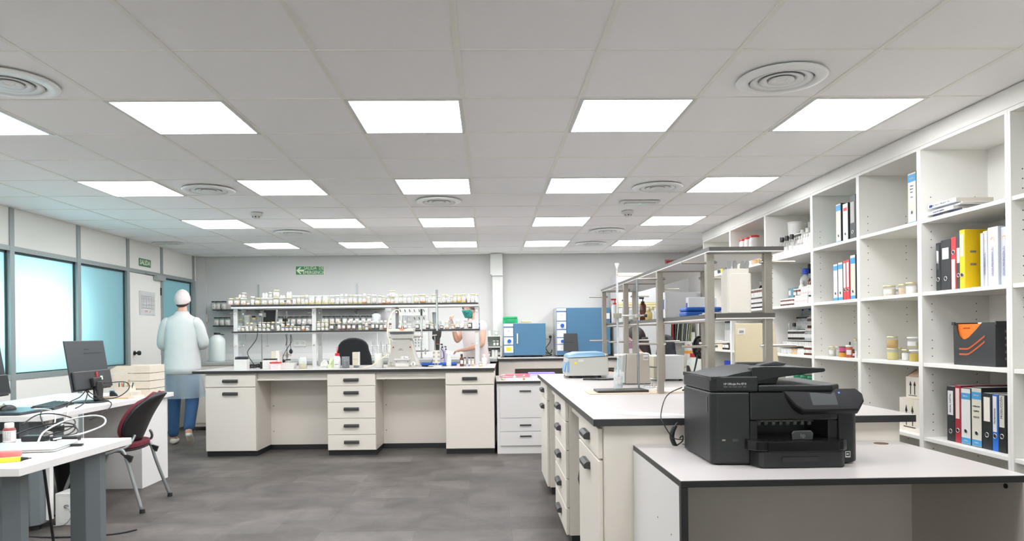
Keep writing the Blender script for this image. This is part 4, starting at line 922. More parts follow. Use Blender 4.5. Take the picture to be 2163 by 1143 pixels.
# glassware drying rack
o = thing('pipette_rack', (U(806, 9.9), 9.88, .916), 'chrome pipette stand full of stirrers and rods beside the press', 'lab stand')
b = MB(); b.box(-.14, .18, -.05, .05, 0, .008, STEEL).cyl((-.12, 0, .008), (-.12, 0, .25), .004, CHROME, 8).cyl((.15, 0, .008), (.15, 0, .25), .004, CHROME, 8).cyl((-.14, 0, .19), (.17, 0, .19), .005, CHROME, 8).cyl((-.14, 0, .06), (.17, 0, .06), .005, CHROME, 8); b.build('frame', o)
rr = random.Random(9)
for k in range(11):
    x = -.10 + k * .024; s = MB(); s.cyl((x, -.012, .01), (x + rr.uniform(-.015, .015), -.012, rr.uniform(.2, .29)), .003, CHROME, 8)
    s.cyl((x - .01, -.012, .03 + .03 * (k % 3)), (x + .01, -.012, .035 + .03 * (k % 3)), .006, CHROME, 8); s.build('stirring_rod', o)
MB().cyl((-.055, .02, .01), (-.055, .02, .40), .010, GLASSG, 12, r2=.004).build('glass_tube', o)
v = MB().lathe([(.05, 0), (.05, .01), (.01, .14), (.008, .19)], GLASSG, n=20).build('conical_flask'); v.location = (U(795, 9.8), 9.75, .916); tag(v, 'clear conical flask between white canister and pipette stand', 'flask')
# small cabinet of bottles at the counter end
o = thing('bottle_cabinet', (U(1016, 9.9), 9.92, .916), 'small open white two-tier shelf unit of bottles beside the blue oven', 'shelf unit')
for x in (0, .28): MB().box(x - .008, x + .008, 0, .22, 0, .30, WHP).build('side', o)
for z in (.0, .145, .30): MB().box(-.008, .288, 0, .22, z, z + .012, WHP).build('shelf', o)
MB().box(-.006, .286, .215, .22, 0, .31, mat('pale green glass', (178, 192, 184), .3)).build('back', o)
def on_cab(x, y, z, r, h, lid, body, look, cont=None, kind='jar', label=True):
    v = vessel('bottle', kind, r, h, lid, body, cont, .6, label, mark=False); v.location = (U(1016, 9.9) + x, 9.92 + y, .916 + z); reg(v, look, 'on the small white shelf unit', 'bottle', 'bottles on the small shelf unit')
for x in (.03, .07): on_cab(x, .05, .313, .017, .06, 'white', 'white', 'white bottle on top')
on_cab(.12, .05, .313, .017, .075, 'white', 'white', 'taller white bottle on top'); on_cab(.215, .06, .313, .026, .085, 'white', 'glass', 'pale green bottle on top', (180, 206, 180))
for x in (.04, .085): on_cab(x, .05, .158, .02, .06, 'white', 'glass', 'clear jar inside upper tier', (150, 205, 210))
for x in (.19, .235): on_cab(x, .05, .158, .02, .085, 'white', 'glass', 'clear labelled jar inside upper tier')
for x in (.035, .075, .115): on_cab(x, .05, .013, .018, .075, 'white', 'glass', 'clear jar inside lower tier')
for x in (.17, .215): on_cab(x, .05, .013, .023, .115, 'black', 'white', 'white black-capped bottle inside lower tier', label=False)
on_cab(.255, .06, .013, .02, .10, 'grey', 'glass', 'grey-capped jar inside lower tier')
# blue ovens
OB = mat('oven blue', (68, 112, 142), .38, var=.015); OG = mat('oven panel blue', (78, 116, 150), .4)
def oven(x0, x1, h, label, door_handle=True):
    y = 10.0; o = thing('drying_oven', (x0, y, .918), label, 'oven'); w_ = x1 - x0; pw = .155
    MB().box(0, w_, 0, .44, .02, h, mat('oven case', (196, 200, 202), .4)).build('case', o, bevel=.004)
    f = MB()
    for x in (.04, w_ - .06):
        for yy in (.05, .38): MB().cyl((x, yy, 0), (x, yy, .02), .015, BLK, 10).build('foot', o)
    MB().box(0.004, w_ - .002, -.012, 0, .022, h - .002, OG).build('fascia', o)
    d = MB().box(pw, w_ - .004, -.032, -.013, .026, h - .004, OB).build('door', o, bevel=.004)
    MB().box(.008, pw - .01, -.018, -.0125, h - .045, h - .008, mat('badge', (206, 216, 226), .4)).build('name_plate', o)
    z = h - .065; c = (pw) / 2
    def pan(z0, z1): MB().box(.012, pw - .012, -.016, -.0125, z0, z1, mat('control panel', (222, 224, 222), .4)).build('control_panel', o)
    pan(z - .12, z); MB().box(c - .045, c + .045, -.019, -.0165, z - .105, z - .015, mat('gauge', (236, 236, 232), .3)).build('gauge', o)
    b = MB(); b.cyl((c, -.021, z - .06), (c, -.019, z - .06), .034, WHP, 20).box(c - .002, c + .002, -.022, -.021, z - .06, z - .035, BLK)
    for k in range(8): b.box(c + .026 * cos(k * pi / 4) - .002, c + .026 * cos(k * pi / 4) + .002, -.0222, -.021, z - .06 + .026 * sin(k * pi / 4) - .002, z - .06 + .026 * sin(k * pi / 4) + .002, BLK)
    b.build('gauge_face', o)
    z -= .135; pan(z - .105, z); MB().cyl((c + .01, -.045, z - .055), (c + .01, -.016, z - .055), .027, BLUE, 20).build('dial', o)
    MB().cyl((.03, -.02, z - .02), (.03, -.016, z - .02), .006, mat('red lamp', (190, 60, 50), .4), 10).build('pilot_lamp', o)
    z -= .12; pan(z - .10, z)
    if door_handle: MB().box(c - .035, c + .035, -.018, -.0165, z - .075, z - .02, mat('yellow sticker', (236, 206, 40), .5)).build('warning_sticker', o)
    z -= .115
    if z - .10 > .03:
        pan(z - .085, z); MB().cyl((c + .01, -.04, z - .045), (c + .01, -.016, z - .045), .022, BLUE, 20).build('dial', o)
        z -= .095
        if z - .05 > .0: pan(max(.03, z - .085), z); MB().box(c - .015, c + .025, -.02, -.0165, max(.035, z - .06), z - .02, WHP).build('switch', o)
    if door_handle:
        b = MB(); b.box(pw + .035, pw + .06, -.05, -.033, .19, .34, CHROME); b.build('handle', d, bevel=.006)
    else:
        b = MB(); b.cyl((.205, -.06, .24), (.205, -.032, .24), .014, WHP, 14).box(.19, .22, -.07, -.055, .235, .30, WHP); b.build('handle', d, bevel=.004)
        MB().box(w_ - .12, w_ - .01, -.045, -.033, h - .17, h - .085, WHP).build('lock_plate', d, bevel=.006)
    return o
oven(.215, .825, .485, 'smaller blue drying oven with a green box on top')
o = oven(.975, 1.755, .70, 'large blue drying oven standing next to the white fridge', False)
o = thing('first_aid_box', (.215, 10.06, 1.403 + .001), 'green plastic box lying on the smaller blue oven', 'box')
GB = mat('green box', (30, 164, 104), .4); MB().box(0, .215, 0, .2, 0, .062, GB).build('body', o, bevel=.006); MB().box(.004, .211, -.004, .2, .064, .098, GB).build('lid', o, bevel=.008)
MB().box(.04, .17, -.01, -.004, .02, .03, GB).box(.04, .05, -.01, -.004, .02, .075, GB).box(.16, .17, -.01, -.004, .02, .075, GB).build('handle', o)
o = thing('cloth_roll', (.60, 10.15, 1.404), 'beige folded cloth and roll on the smaller blue oven', 'cloth')
MB().cyl((-.11, 0, .024), (.03, .02, .024), .020, mat('beige cloth', (200, 190, 164), .9), 14).build('roll', o); MB().box(-.13, .20, -.1, .12, 0, .006, mat('beige cloth', (200, 190, 164), .9)).build('sheet', o)
o = thing('oven_lead', (.80, 10.40, .92), 'pair of black oven leads looping down from the wall outlet', 'cable')
x = .085
MB().tube([(x - .05, 0, .28), (x - .06, -.02, .2), (x - .02, -.05, .09), (x + .02, -.08, .03), (x + .05, -.1, .02), (x + .04, -.06, .01), (x - .03, -.04, .01)], .006, CABLE).tube([(x + .05, 0, .28), (x + .03, -.03, .2), (x - .04, -.06, .1), (x - .02, -.1, .04), (x + .04, -.1, .05), (x + .06, -.06, .09)], .006, CABLE).build('lead', o)
for dx in (-.045, .045): MB().cyl((x + dx, .03, .28), (x + dx, .055, .28), .022, BLK, 14).build('plug', o)
# dark screen on the counter in front of the large oven
o = thing('monitor', (U(1204, 9.75), 9.72, .92), 'small dark monitor standing before the large blue oven', 'monitor')
MB().yprism([(-.095, .08), (.115, .08), (.10, .33), (-.09, .33)], -.012, .012, DGREY).build('screen', o, bevel=.003); MB().box(-.09, .04, -.0135, -.0122, .20, .206, BLK).build('seam', o)
MB().box(-.02, .02, 0, .03, 0, .12, BLK).build('neck', o); MB().rbox(-.09, .09, -.07, .07, 0, .010, BLK, r=.04).build('base', o)
# fridge
o = thing('fridge', (1.80, 9.62, 0), 'tall white fridge with cream trims behind the steel rack', 'fridge')
FW = mat('fridge white', (200, 200, 200), .35); FT = mat('cream trim', (206, 194, 150), .4)
MB().box(0, .54, .045, .60, .02, 2.06, FW).build('case', o, bevel=.006)
d = MB().box(0.0, .54, 0, .04, 1.665, 2.03, FW).build('door', o, bevel=.006)
d2 = MB().box(0.0, .54, 0, .04, .06, 1.60, FW).build('door', o, bevel=.006)
MB().box(0, .54, -.006, .044, 2.031, 2.075, FT).build('top_trim', o, bevel=.004); MB().box(0, .54, -.006, .044, 1.601, 1.630, FT).box(0, .54, -.006, .044, 1.634, 1.664, FT).build('middle_trim', o, bevel=.003)
MB().box(.24, .30, -.001, .0, 1.54, 1.55, GREYM).build('badge', d2)
o = thing('metal_locker', (2.375, 9.70, 0), 'narrow grey metal cabinet between the fridge and the bookshelf', 'cabinet')
MB().box(0, .17, 0, .6, 0, 1.50, mat('locker grey', (172, 176, 178), .4)).build('body', o, bevel=.003); MB().box(.005, .165, -.012, 0, .05, 1.49, mat('locker grey', (172, 176, 178), .4)).build('door', o)
# bookshelf in the back corner
o = thing('bookshelf', (2.50 + .06, 9.86, 0), 'white bookshelf with magazines in the far corner beside the shelving', 'bookcase')
for x in (0, .42): MB().box(x, x + .018, 0, .30, 0, 1.50, SHELFW).build('side_panel', o)
for z in (.08, .50, .90, 1.10, 1.48): MB().box(.0185, .4195, 0, .30, z, z + .018, SHELFW).build('shelf', o)
MB().box(.0185, .4195, .29, .298, 0, 1.5, SHELFW).build('back', o)
rr = random.Random(5)
cols = [(30, 130, 80), (200, 60, 60), (70, 74, 70), (120, 140, 90), (60, 60, 66), (90, 110, 70), (200, 206, 180), (80, 82, 84), (160, 170, 150), (50, 54, 60), (140, 150, 70)]
x = .03
nm = ['green', 'red', 'dark', 'olive', 'black', 'moss', 'pale', 'charcoal', 'grey', 'slate', 'lime']
for k, c in enumerate(cols):
    t_ = rr.uniform(.008, .02); h_ = rr.uniform(.24, .29)
    b = MB().box(0, t_, 0, .20, 0, h_, mat('cover %d' % k, c, .4)).box(.001, t_ - .001, -.0006, 0, .002, h_ - .002, PAPER) if k % 3 == 0 else MB().box(0, t_, 0, .20, 0, h_, mat('cover %d' % k, c, .4))
    m = b.build('magazine'); m.location = (2.56 + x, 9.88, 1.1205); m.rotation_euler = (0, rr.uniform(.06, .12) if k > 1 else 0, 0); x += t_ + .012
    tag(m, 'thin %s magazine standing in the bookshelf behind the steel rack' % nm[k], 'magazine', 'magazines in the corner bookshelf')
o = thing('bottle_box', (2.56 + .33, 9.90, 1.1185), 'small white carton at the end of the bookshelf magazines', 'box'); MB().box(0, .06, 0, .08, 0, .13, WHP).build('carton', o, bevel=.002)
o = thing('fire_extinguisher', (2.50, 9.5, 0), 'small red fire extinguisher with a black head before the corner bookshelf', 'fire extinguisher')
MB().lathe([(.05, 0), (.055, .02), (.055, .34), (.03, .40), (.015, .41)], RED, n=24).build('cylinder', o); MB().box(-.03, .04, -.012, .012, .41, .46, BLK).build('head', o)
MB().tube([(.04, 0, .44), (.085, 0, .40), (.075, 0, .2)], .008, BLK).build('hose', o)
# things on the low filing cabinet
def folder_pile(x, y, cols, lab, rot=0):
    o = thing('folder_pile', (x, y, .7605), lab, 'folder', rot)
    for k, c in enumerate(cols):
        f = MB().box(0, .30, 0, .23, k * .010, k * .010 + .0095, mat('sleeve %d %d %d' % c, c, .35)).build('sleeve', o); f.rotation_euler = (0, 0, .02 * (k % 3))
    return o
folder_pile(.16, 7.66, [(226, 226, 228), (224, 120, 140), (232, 214, 218), (222, 96, 120)], 'pink plastic folders lying on the low filing cabinet', .12)
folder_pile(.44, 7.78, [(222, 222, 228), (226, 226, 232), (206, 200, 226), (214, 214, 224), (150, 128, 206)], 'purple and clear plastic folders lying on the low filing cabinet', -.08)
for x, y, cont, lab in ((.155, 7.43, (228, 222, 196), 'small pale jar beside the pink folders'), (.275, 7.40, (200, 206, 216), 'tiny clear vial in front of the pink folders'), (.375, 7.40, (232, 150, 40), 'tiny orange vial in front of the purple folders')):
    v = vessel('vial', 'vial' if x > .2 else 'jar', .012 if x > .2 else .022, .055 if x > .2 else .06, 'white', 'white' if cont[2] > 190 and x > .2 else 'glass', cont, .5, label=False); v.location = (x, y, .7605); tag(v, lab, 'vial')
# ================================================================ things on the island
IZ = .9003
# centrifuge with a blue lid
o = thing('centrifuge', (.60, 5.42, IZ), 'grey bench centrifuge with a light blue lid at the far end of the island', 'centrifuge')
CG = mat('centrifuge grey', (190, 190, 183), .42, var=.015); CB = mat('centrifuge blue', (104, 144, 172), .35)
b = MB(); b.add([(-.005, .0, .018), (.335, 0, .018), (.315, .42, .018), (.02, .42, .018), (.018, .01, .158), (.335, .01, .168), (.315, .42, .168), (.03, .42, .158)], [(0, 3, 2, 1), (4, 5, 6, 7), (0, 1, 5, 4), (1, 2, 6, 5), (2, 3, 7, 6), (3, 0, 4, 7)], CG)
b.build('body', o, bevel=.006)
b = MB(); b.add([(.014, .0, .159), (.305, .0, .170), (.30, .42, .170), (.028, .42, .159), (.03, .02, .180), (.10, .03, .197), (.30, .02, .200), (.30, .41, .200), (.10, .41, .197), (.04, .41, .18)],
    [(0, 3, 2, 1), (0, 1, 6, 5, 4), (1, 2, 7, 6), (3, 9, 8, 7, 2), (0, 4, 9, 3), (4, 5, 8, 9), (5, 6, 7, 8)], CB); b.build('lid', o, bevel=.003)
b = MB().xprism([(.0, .17), (.0, .185), (.42, .185), (.42, .17)], .306, .330, CG); b.cyl((.318, -.004, .175), (.318, .0, .175), .007, STEEL, 14); b.build('hinge', o, bevel=.003)
b = MB(); b.add([(-.006, .03, .05), (-.006, .20, .05), (.011, .20, .12), (.011, .03, .12)], [(0, 1, 2, 3)], mat('keypad', (120, 164, 206), .35)); b.build('control_panel', o, solid=.003)
b = MB(); b.box(.012, .03, -.0, .003, .045, .13, mat('keypad', (120, 164, 206), .35)); b.build('control_strip', o)
MB().cyl((.078, .002, .117), (.078, .0085, .117), .0105, mat('yellow dot', (236, 214, 40), .5), 18).build('sticker', o)
MB().box(.10, .14, .002, .0085, .128, .146, PAPER).build('rating_label', o)
for x in (.04, .27):
    for y in (.04, .37): MB().cyl((x, y, 0), (x, y, .02), .014, BLK, 12, r2=.009).build('foot', o)
MB().box(.13, .22, .03, .3, .003, .018, BLK).build('underside', o)
o = thing('mains_lead', (.98, 5.25, IZ), 'thick black mains leads and plug lying between centrifuge and brown instrument', 'cable')
b = MB(); b.tube([(-.05, .25, .055), (.02, .20, .05), (.08, .14, .035), (.10, .02, .03), (.05, -.1, .02), (-.08, -.12, .008), (-.22, -.06, .008)], .0065, CABLE)
b.tube([(.14, .05, .085), (.06, .02, .06), (-.02, -.08, .02), (-.10, -.12, .009), (-.28, -.08, .008)], .006, CABLE)
b.tube([(.12, .02, .08), (.08, -.05, .06), (.05, -.17, .045), (.045, -.2, .03)], .006, CABLE); b.build('lead', o)
MB().lathe([(.008, .03), (.026, .012), (.028, -.012), (.012, -.022)], BLK, c=(.04, -.235, .022), n=18).cyl((.06, -.25, .02), (.09, -.255, .026), .003, STEEL, 8).cyl((.06, -.25, .008), (.09, -.255, .012), .003, STEEL, 8).build('plug', o)
MB().box(-.09, -.035, .23, .27, .035, .07, BLK).build('connector', o)
# brown instrument with label 250
BG = mat('taupe enamel', (168, 160, 150), .45, .1)
o = thing('instrument_case', (.925, 4.69, IZ), 'taupe metal instrument case with a handwritten 250 label on the island', 'instrument')
MB().yprism([(.0, .004), (.172, .004), (.172, .03), (.164, .03), (.158, .205), (.012, .205)], 0, .22, BG).build('case', o, bevel=.004)
MB().yprism([(-.03, .004), (-.0005, .004), (.0115, .205), (-.015, .197)], .02, .22, mat('taupe side', (158, 160, 156), .45)).build('side_cover', o, bevel=.003)
MB().box(.077, .0795, -.0012, 0, .006, .20, BLK).build('seam', o)
MB().box(.118, .152, -.0016, 0, .163, .197, PAPER).build('label', o); text('lettering', '250', .017, o, (.135, -.003, .177), FRONT, INK)
MB().box(.002, .165, .004, .21, 0, .0035, BLK).build('base', o)
o = thing('pipette_bottle', (.875, 4.62, IZ), 'small blue and clear dropper bottle beside the glass jar', 'bottle')
MB().rbox(-.013, .013, -.012, .012, 0, .075, mat('petrol blue', (92, 136, 166), .35), r=.008).build('body', o, bevel=.003); MB().rbox(-.005, .022, -.016, -.0125, .02, .09, GLASSB, r=.001).build('window', o); MB().box(.002, .012, -.0178, -.0165, .045, .055, LIDS['green']).build('label', o)
# retort stand with burette
o = thing('retort_stand', (.63, 4.02, IZ + .0032), 'retort stand with a black plate base holding the glass burette', 'lab stand')
MB().add([(0, 0, 0), (.30, .02, 0), (.29, .19, 0), (-.0, .17, 0), (0, 0, .013), (.30, .02, .013), (.29, .19, .013), (-.0, .17, .013)], [(0, 3, 2, 1), (4, 5, 6, 7), (0, 1, 5, 4), (1, 2, 6, 5), (2, 3, 7, 6), (3, 0, 4, 7)], mat('plate base', (58, 54, 52), .4)).build('base', o, bevel=.002)
MB().cyl((.262, .115, .013), (.258, .115, .665), .0058, mat('zinc rod', (150, 156, 158), .4, .6, var=.2, scale=120), 14).build('rod', o)
b = MB(); b.cyl((.165, .10, .447), (.262, .10, .447), .005, CHROME, 12).rbox(.112, .160, .085, .115, .433, .461, mat('cork grey', (150, 146, 128), .7), r=.012).box(.246, .27, .092, .13, .437, .457, CHROME).cyl((.27, .11, .447), (.30, .108, .447), .0045, STEEL, 12).cyl((.296, .108, .447), (.314, .106, .447), .0105, BLK, 16)
b.build('clamp', o)
o = thing('burette', (.768, 4.13, IZ), 'long slender glass burette with orange graduations and a small funnel top', 'burette')
b = MB(); b.lathe([(.006, .225), (.0065, .23), (.0065, .70), (.006, .705)], glass('burette glass', (232, 240, 242), .55), n=16); b.build('tube', o)
MB().cyl((.0045, 0, .23), (.0045, 0, .70), .0012, WHP, 6).cyl((-.0035, 0, .17), (-.0035, 0, .44), .002, mat('blue line', (110, 160, 200), .4), 6).build('stripe', o)
s = MB()
for k in range(30): s.box(-.0068, -.0015, -.0066, -.0058, .245 + k * .0153, .2472 + k * .0153, mat('orange print', (214, 140, 96), .5))
s.box(-.004, .004, -.0072, -.006, .690, .696, mat('orange print', (214, 140, 96), .5)); s.build('graduations', o)
MB().lathe([(.004, .705), (.0045, .73), (.013, .755), (.0135, .762), (.011, .755), (.003, .73)], GLASSG, n=20, cap=False).build('funnel', o)
b = MB(); b.cyl((-.022, 0, .215), (.02, 0, .215), .0075, WHP, 14).cyl((.02, 0, .215), (.026, 0, .215), .011, WHP, 12).cyl((0, 0, .20), (0, 0, .228), .007, WHP, 12); b.build('stopcock', o)
MB().cyl((0, 0, .095), (0, 0, .2), .0045, mat('pale blue tube', (170, 206, 214), .2), 12, r2=.0055).build('tip', o)
o = thing('glass_jar', (.768, 4.13, IZ + .0172), 'open clear glass jar with a little liquid on the black stand base', 'jar')
MB().lathe([(.025, 0), (.0268, .008), (.0268, .088), (.023, .10), (.023, .112), (.0245, .112), (.0225, .105), (.024, .088), (.024, .01)], GLASSG, n=28, cap=False).lathe([(.001, .003), (.0265, .003)], GLASSG, n=28, cap=False).build('glass', o)
MB().lathe([(.023, .005), (.0235, .03)], glass('water', (220, 226, 226), .75), n=28).build('contents', o)
MB().box(-.01, .006, -.0275, -.0268, .03, .075, PAPER).build('label', o)
o = thing('cardboard_sheet', (.575, 3.96, IZ), 'flat tan cardboard sheet under the retort stand', 'cardboard'); MB().box(0, .425, 0, .22, 0, .003, mat('cardboard', (192, 176, 154), .85)).build('sheet', o)
o = thing('cardboard_tray', (1.01, 3.965, IZ), 'stained pale plywood board lying under the steel rack', 'board')
MB().box(0, .52, 0, .30, 0, .010, mat('stained board', (226, 212, 196), .7, var=.18, scale=9)).build('board', o)
o = thing('paper_sheet', (.50, 2.90, IZ), 'white printed paper sheets lying at the front edge of the island', 'paper')
b = MB()
b.add([(0, .14, .0015), (.17, .0, .0015), (.33, .0, .0015), (.20, .16, .0015), (0, .14, 0), (.17, 0, 0), (.33, 0, 0), (.20, .16, 0)], [(0, 1, 2, 3), (4, 7, 6, 5), (0, 4, 5, 1), (1, 5, 6, 2), (2, 6, 7, 3), (3, 7, 4, 0)], PAPER)
b.build('sheet', o)
s = MB()
for k in range(7):
    s.box(.13 + k * .006, .24 + k * .004, .135 - k * .015, .137 - k * .015, .0016, .0018, GREYM)
s.build('print', o)
# two grey boxes with cream ends (beside the rack)
CE = mat('cream end', (212, 206, 182), .45)
o = thing('grey_unit', (1.185, 4.985, IZ + .012), 'pale grey double-decker electronic unit with cream end caps behind the steel rack', 'instrument')
MB().box(.03, .22, 0, .25, 0, .17, mat('unit grey', (206, 208, 208), .4)).build('case', o, bevel=.004)
for x in (0, .221):
    for z in (.005, .09): MB().box(x, x + .028, 0.005, .245, z, z + .075, CE).build('end_cap', o, bevel=.003)
f = MB()
for x in (.05, .2): f.cyl((x, .03, -.012), (x, .03, 0), .012, BLK, 10)
f.build('feet', o)
o = thing('ring_stand', (1.045, 4.45, IZ), 'round flat steel ring base standing behind the rack post', 'lab stand'); MB().lathe([(.052, 0), (.055, .003), (.052, .007), (.01, .008)], CHROME, n=32).build('base', o); MB().cyl((0, 0, .007), (0, 0, .03), .006, CHROME, 12).build('stub', o)
o = thing('grey_unit', (1.54, 4.68, IZ), 'pale grey electronic unit with cream end caps half hidden by the printer', 'instrument')
MB().box(.03, .24, 0, .2, .0, .105, mat('unit grey', (206, 208, 208), .4)).build('case', o, bevel=.004); MB().box(0, .029, .005, .195, .0, .10, CE).build('end_cap', o, bevel=.003)
o = carboy('wash_bottle', 1.40, 4.72, IZ, .052, .20, RED, 'white jerrycan with a red screw cap and curved red spout on the island', 'wash bottle')
b = MB(); b.tube([(0, 0, .2), (-.005, 0, .225), (-.02, 0, .25), (-.045, 0, .262)], .006, RED); b.build('spout', o)
MB().cyl((0, 0, .178), (0, 0, .205), .030, RED, 20).build('collar', o)
o = thing('aerosol_can', (1.44, 5.0, IZ), 'white tube canister with orange print behind the red-capped jerrycan', 'canister'); MB().cyl((0, 0, 0), (0, 0, .28), .026, WHP, 24).cyl((0, 0, .195), (0, 0, .215), .0265, mat('orange band', (236, 150, 50), .4), 24).build('body', o)
o = thing('cable_coil', (1.245, 4.06, 1.19), 'big coil of black cable with plug hung on the lower steel rack rod', 'cable')
b = MB()
rr = random.Random(8)
for k in range(5):
    R_ = .055 + rr.uniform(-.008, .008); cx = rr.uniform(-.012, .012)
    b.tube([(cx + R_ * .62 * cos(a), -.018 + .008 * k + .004 * sin(a * 2), -.03 + R_ * sin(a)) for a in [2 * pi * q_ / 12 for q_ in range(13)]], .0055, CABLE)
b.tube([(.02, -.02, .0), (.04, -.02, .05), (.035, -.02, .10), (.07, -.02, .135)], .006, CABLE)
b.tube([(-.03, -.03, -.07), (-.05, -.03, -.16), (-.075, -.04, -.22), (-.09, -.05, -.262), (-.13, -.06, -.275)], .005, CABLE)
b.tube([(-.02, -.03, -.075), (.02, -.02, -.085), (.07, -.02, -.07)], .005, CABLE); b.build('loops', o)
MB().rbox(-.03, .03, -.035, .01, -.05, .02, BLK, r=.012).build('plug', o, bevel=.006)
o = thing('levelling_bracket', (1.33, 4.25, IZ), 'black levelling foot bracket of a scale beside the printer', 'bracket')
MB().box(0, .16, 0, .03, .028, .045, BLK).build('arm', o); MB().cyl((.03, .015, 0), (.03, .015, .03), .012, BLK, 14).build('foot', o)
o = thing('folded_stand', (1.245, 4.35, IZ), 'black and cream folded bracket with a tie loop leaning behind the rack', 'bracket')
MB().yprism([(0, .03), (.02, .02), (.025, .10), (.008, .14), (0, .14)], 0, .02, BLK).build('bracket', o); MB().yprism([(.012, .14), (.02, .14), (.06, .03), (.045, .03)], 0, .015, CE).build('strip', o); MB().tube([(.01, 0, .03), (.03, -.03, .01), (.05, -.02, .03), (.06, 0, .06)], .004, CABLE).build('tie', o)
# beige folded panel with 200 label behind the island rack, standing on the far island side
o = thing('beige_panel', (1.56, 4.40, IZ), 'beige tapering instrument cover labelled 200 between rack and shelving', 'instrument')
MB().yprism([(.0, .0), (.30, .0), (.255, .40), (.01, .40)], 0, .02, mat('beige cover', (206, 194, 164), .5)).build('cover', o, bevel=.003)
MB().box(.02, .07, -.0016, 0, .33, .37, PAPER).build('label', o); text('lettering', '200', .02, o, (.045, -.003, .348), FRONT, INK)
MB().box(-.02, .33, -.02, .25, -.0, .012, CRM).build('base', o)
# coiled phone cord and desk lead near the printer
# ------------ on the island rack shelf
SZ = MS_I + .0005
def case(x, y, l, d, h, lab, name='box_file'):
    o = thing(name, (x, y, SZ), lab, 'box file'); MB().box(0, l, 0, d, 0, h, mat('box file white', (240, 240, 242), .4)).build('case', o, bevel=.006)
    MB().box(-.0012, 0.0, d * .25, d * .75, h * .35, h * .72, mat('navy label', (60, 74, 160), .5)).build('spine_label', o); return o
case(1.018, 4.00, .235, .055, .150, 'tall white box file at the back of the steel rack shelf')
case(1.095, 3.80, .16, .045, .110, 'smaller white box file in front of the tall one on the rack shelf')
o = thing('tool_case', (1.015, 3.56, SZ), 'bright blue plastic tool case lying on the steel rack shelf', 'tool case')
MB().box(0, .19, 0, .13, 0, .024, BLUE).build('body', o, bevel=.006); MB().box(0, .19, 0, .13, .025, .047, BLUE).build('lid', o, bevel=.010); MB().box(.115, .165, -.006, .0, .012, .04, BLUE).build('latch', o, bevel=.002)
o = thing('paper_pile', (1.07, 3.34, SZ), 'loose cream papers lying before the blue tool case', 'paper'); MB().box(0, .15, 0, .18, 0, .008, PAPER).box(.01, .13, .02, .16, .008, .014, CRM).build('sheets', o)
o = thing('wrapped_bottle', (1.228, 3.50, SZ), 'clear bag around a small bottle with a blue cap beside the tool case', 'bottle'); MB().cyl((0, 0, 0), (0, 0, .055), .02, GLASSB, 16).cyl((0, 0, .078), (0, 0, .095), .012, LIDS['blue'], 14).cyl((0, 0, .055), (0, 0, .078), .012, GLASSB, 14).build('bottle', o)
o = thing('brown_tape', (1.205, 3.26, SZ), 'roll of shiny brown packing tape standing on the rack shelf', 'tape'); MB().lathe([(.028, 0), (.029, .002), (.029, .062), (.028, .064)], mat('tape', (206, 176, 130), .25, .2, var=.2, scale=60), n=28).build('roll', o)
o = thing('scoop_tub', (1.118, 3.12, SZ), 'tall square white tub full of plastic scoops on the near rack shelf', 'tub')
MB().rbox(-.055, .052, -.05, .05, 0, .178, mat('tub plastic', (226, 218, 208), .4), r=.012).build('tub', o, bevel=.004); MB().rbox(-.052, .044, -.047, .047, .178, .198, mat('tub plastic', (226, 218, 208), .4), r=.012).build('neck', o)
for x, a in ((-.03, -.05), (-.005, 0), (.02, .18), (.035, .3)):
    s = MB(); s.yprism([(x - .009, .15), (x + .009, .15), (x + .010 + a * .05, .225), (x + .006 + a * .05, .238), (x - .004 + a * .05, .238), (x - .009 + a * .05, .225)], -.006, .006, mat('scoop plastic', (232, 236, 238), .3)); s.build('scoop', o, bevel=.003)
def pump_xyz(name, x, y, z, r, h, m, capm, lab):
    o = thing(name, (x, y, z), lab, 'pump bottle'); MB().lathe([(r * .9, 0), (r, .03 * h), (r, .66 * h), (r * .7, .74 * h), (r * .42, .76 * h)], m, n=24).build('body', o)
    b = MB(); b.cyl((0, 0, .76 * h), (0, 0, .83 * h), r * .55, capm, 16).cyl((0, 0, .83 * h), (0, 0, .94 * h), r * .16, capm, 10).box(-r * 1.1, r * .35, -r * .2, r * .2, .93 * h, h, capm); b.build('pump', o); return o
o = pump_xyz('pump_bottle', 1.045, 5.72, SZ, .030, .20, WHP, RED, 'white bottle with a red pump at the far end of the steel rack')
pump_xyz('pump_bottle', 1.13, 5.70, SZ, .028, .19, GLASSB, LIDS['blue'], 'clear bottle with a blue pump behind the rack post')
pump_xyz('pump_bottle', 1.125, 5.05, SZ, .024, .175, AMBER, BLK, 'brown glass bottle with a black pump on the steel rack')
v = vessel('glass_bottle', 'bottle', .024, .085, 'gold', (214, 190, 120), None, 0, label=False); v.location = (1.105, 4.78, SZ); tag(v, 'small squat gold bottle before the brown pump bottle', 'bottle')
for x, y, lab in ((1.17, 4.95, 'clear glass bottle beside the burette clamp on the rack shelf'), (1.225, 4.90, 'clear faceted bottle with a gold stopper on the rack shelf')):
    v = vessel('glass_bottle', 'bottle', .022, .10 if x < 1.2 else .12, 'gold', 'clear', None, 0, label=False); v.location = (x, y, SZ); tag(v, lab, 'bottle')
v = vessel('glass_jar', 'jar', .030, .09, None, 'clear', (214, 216, 206), .3, label=False); v.location = (1.055, 5.2, SZ); tag(v, 'lidless clear jar on the steel rack under the burette clamp', 'jar')
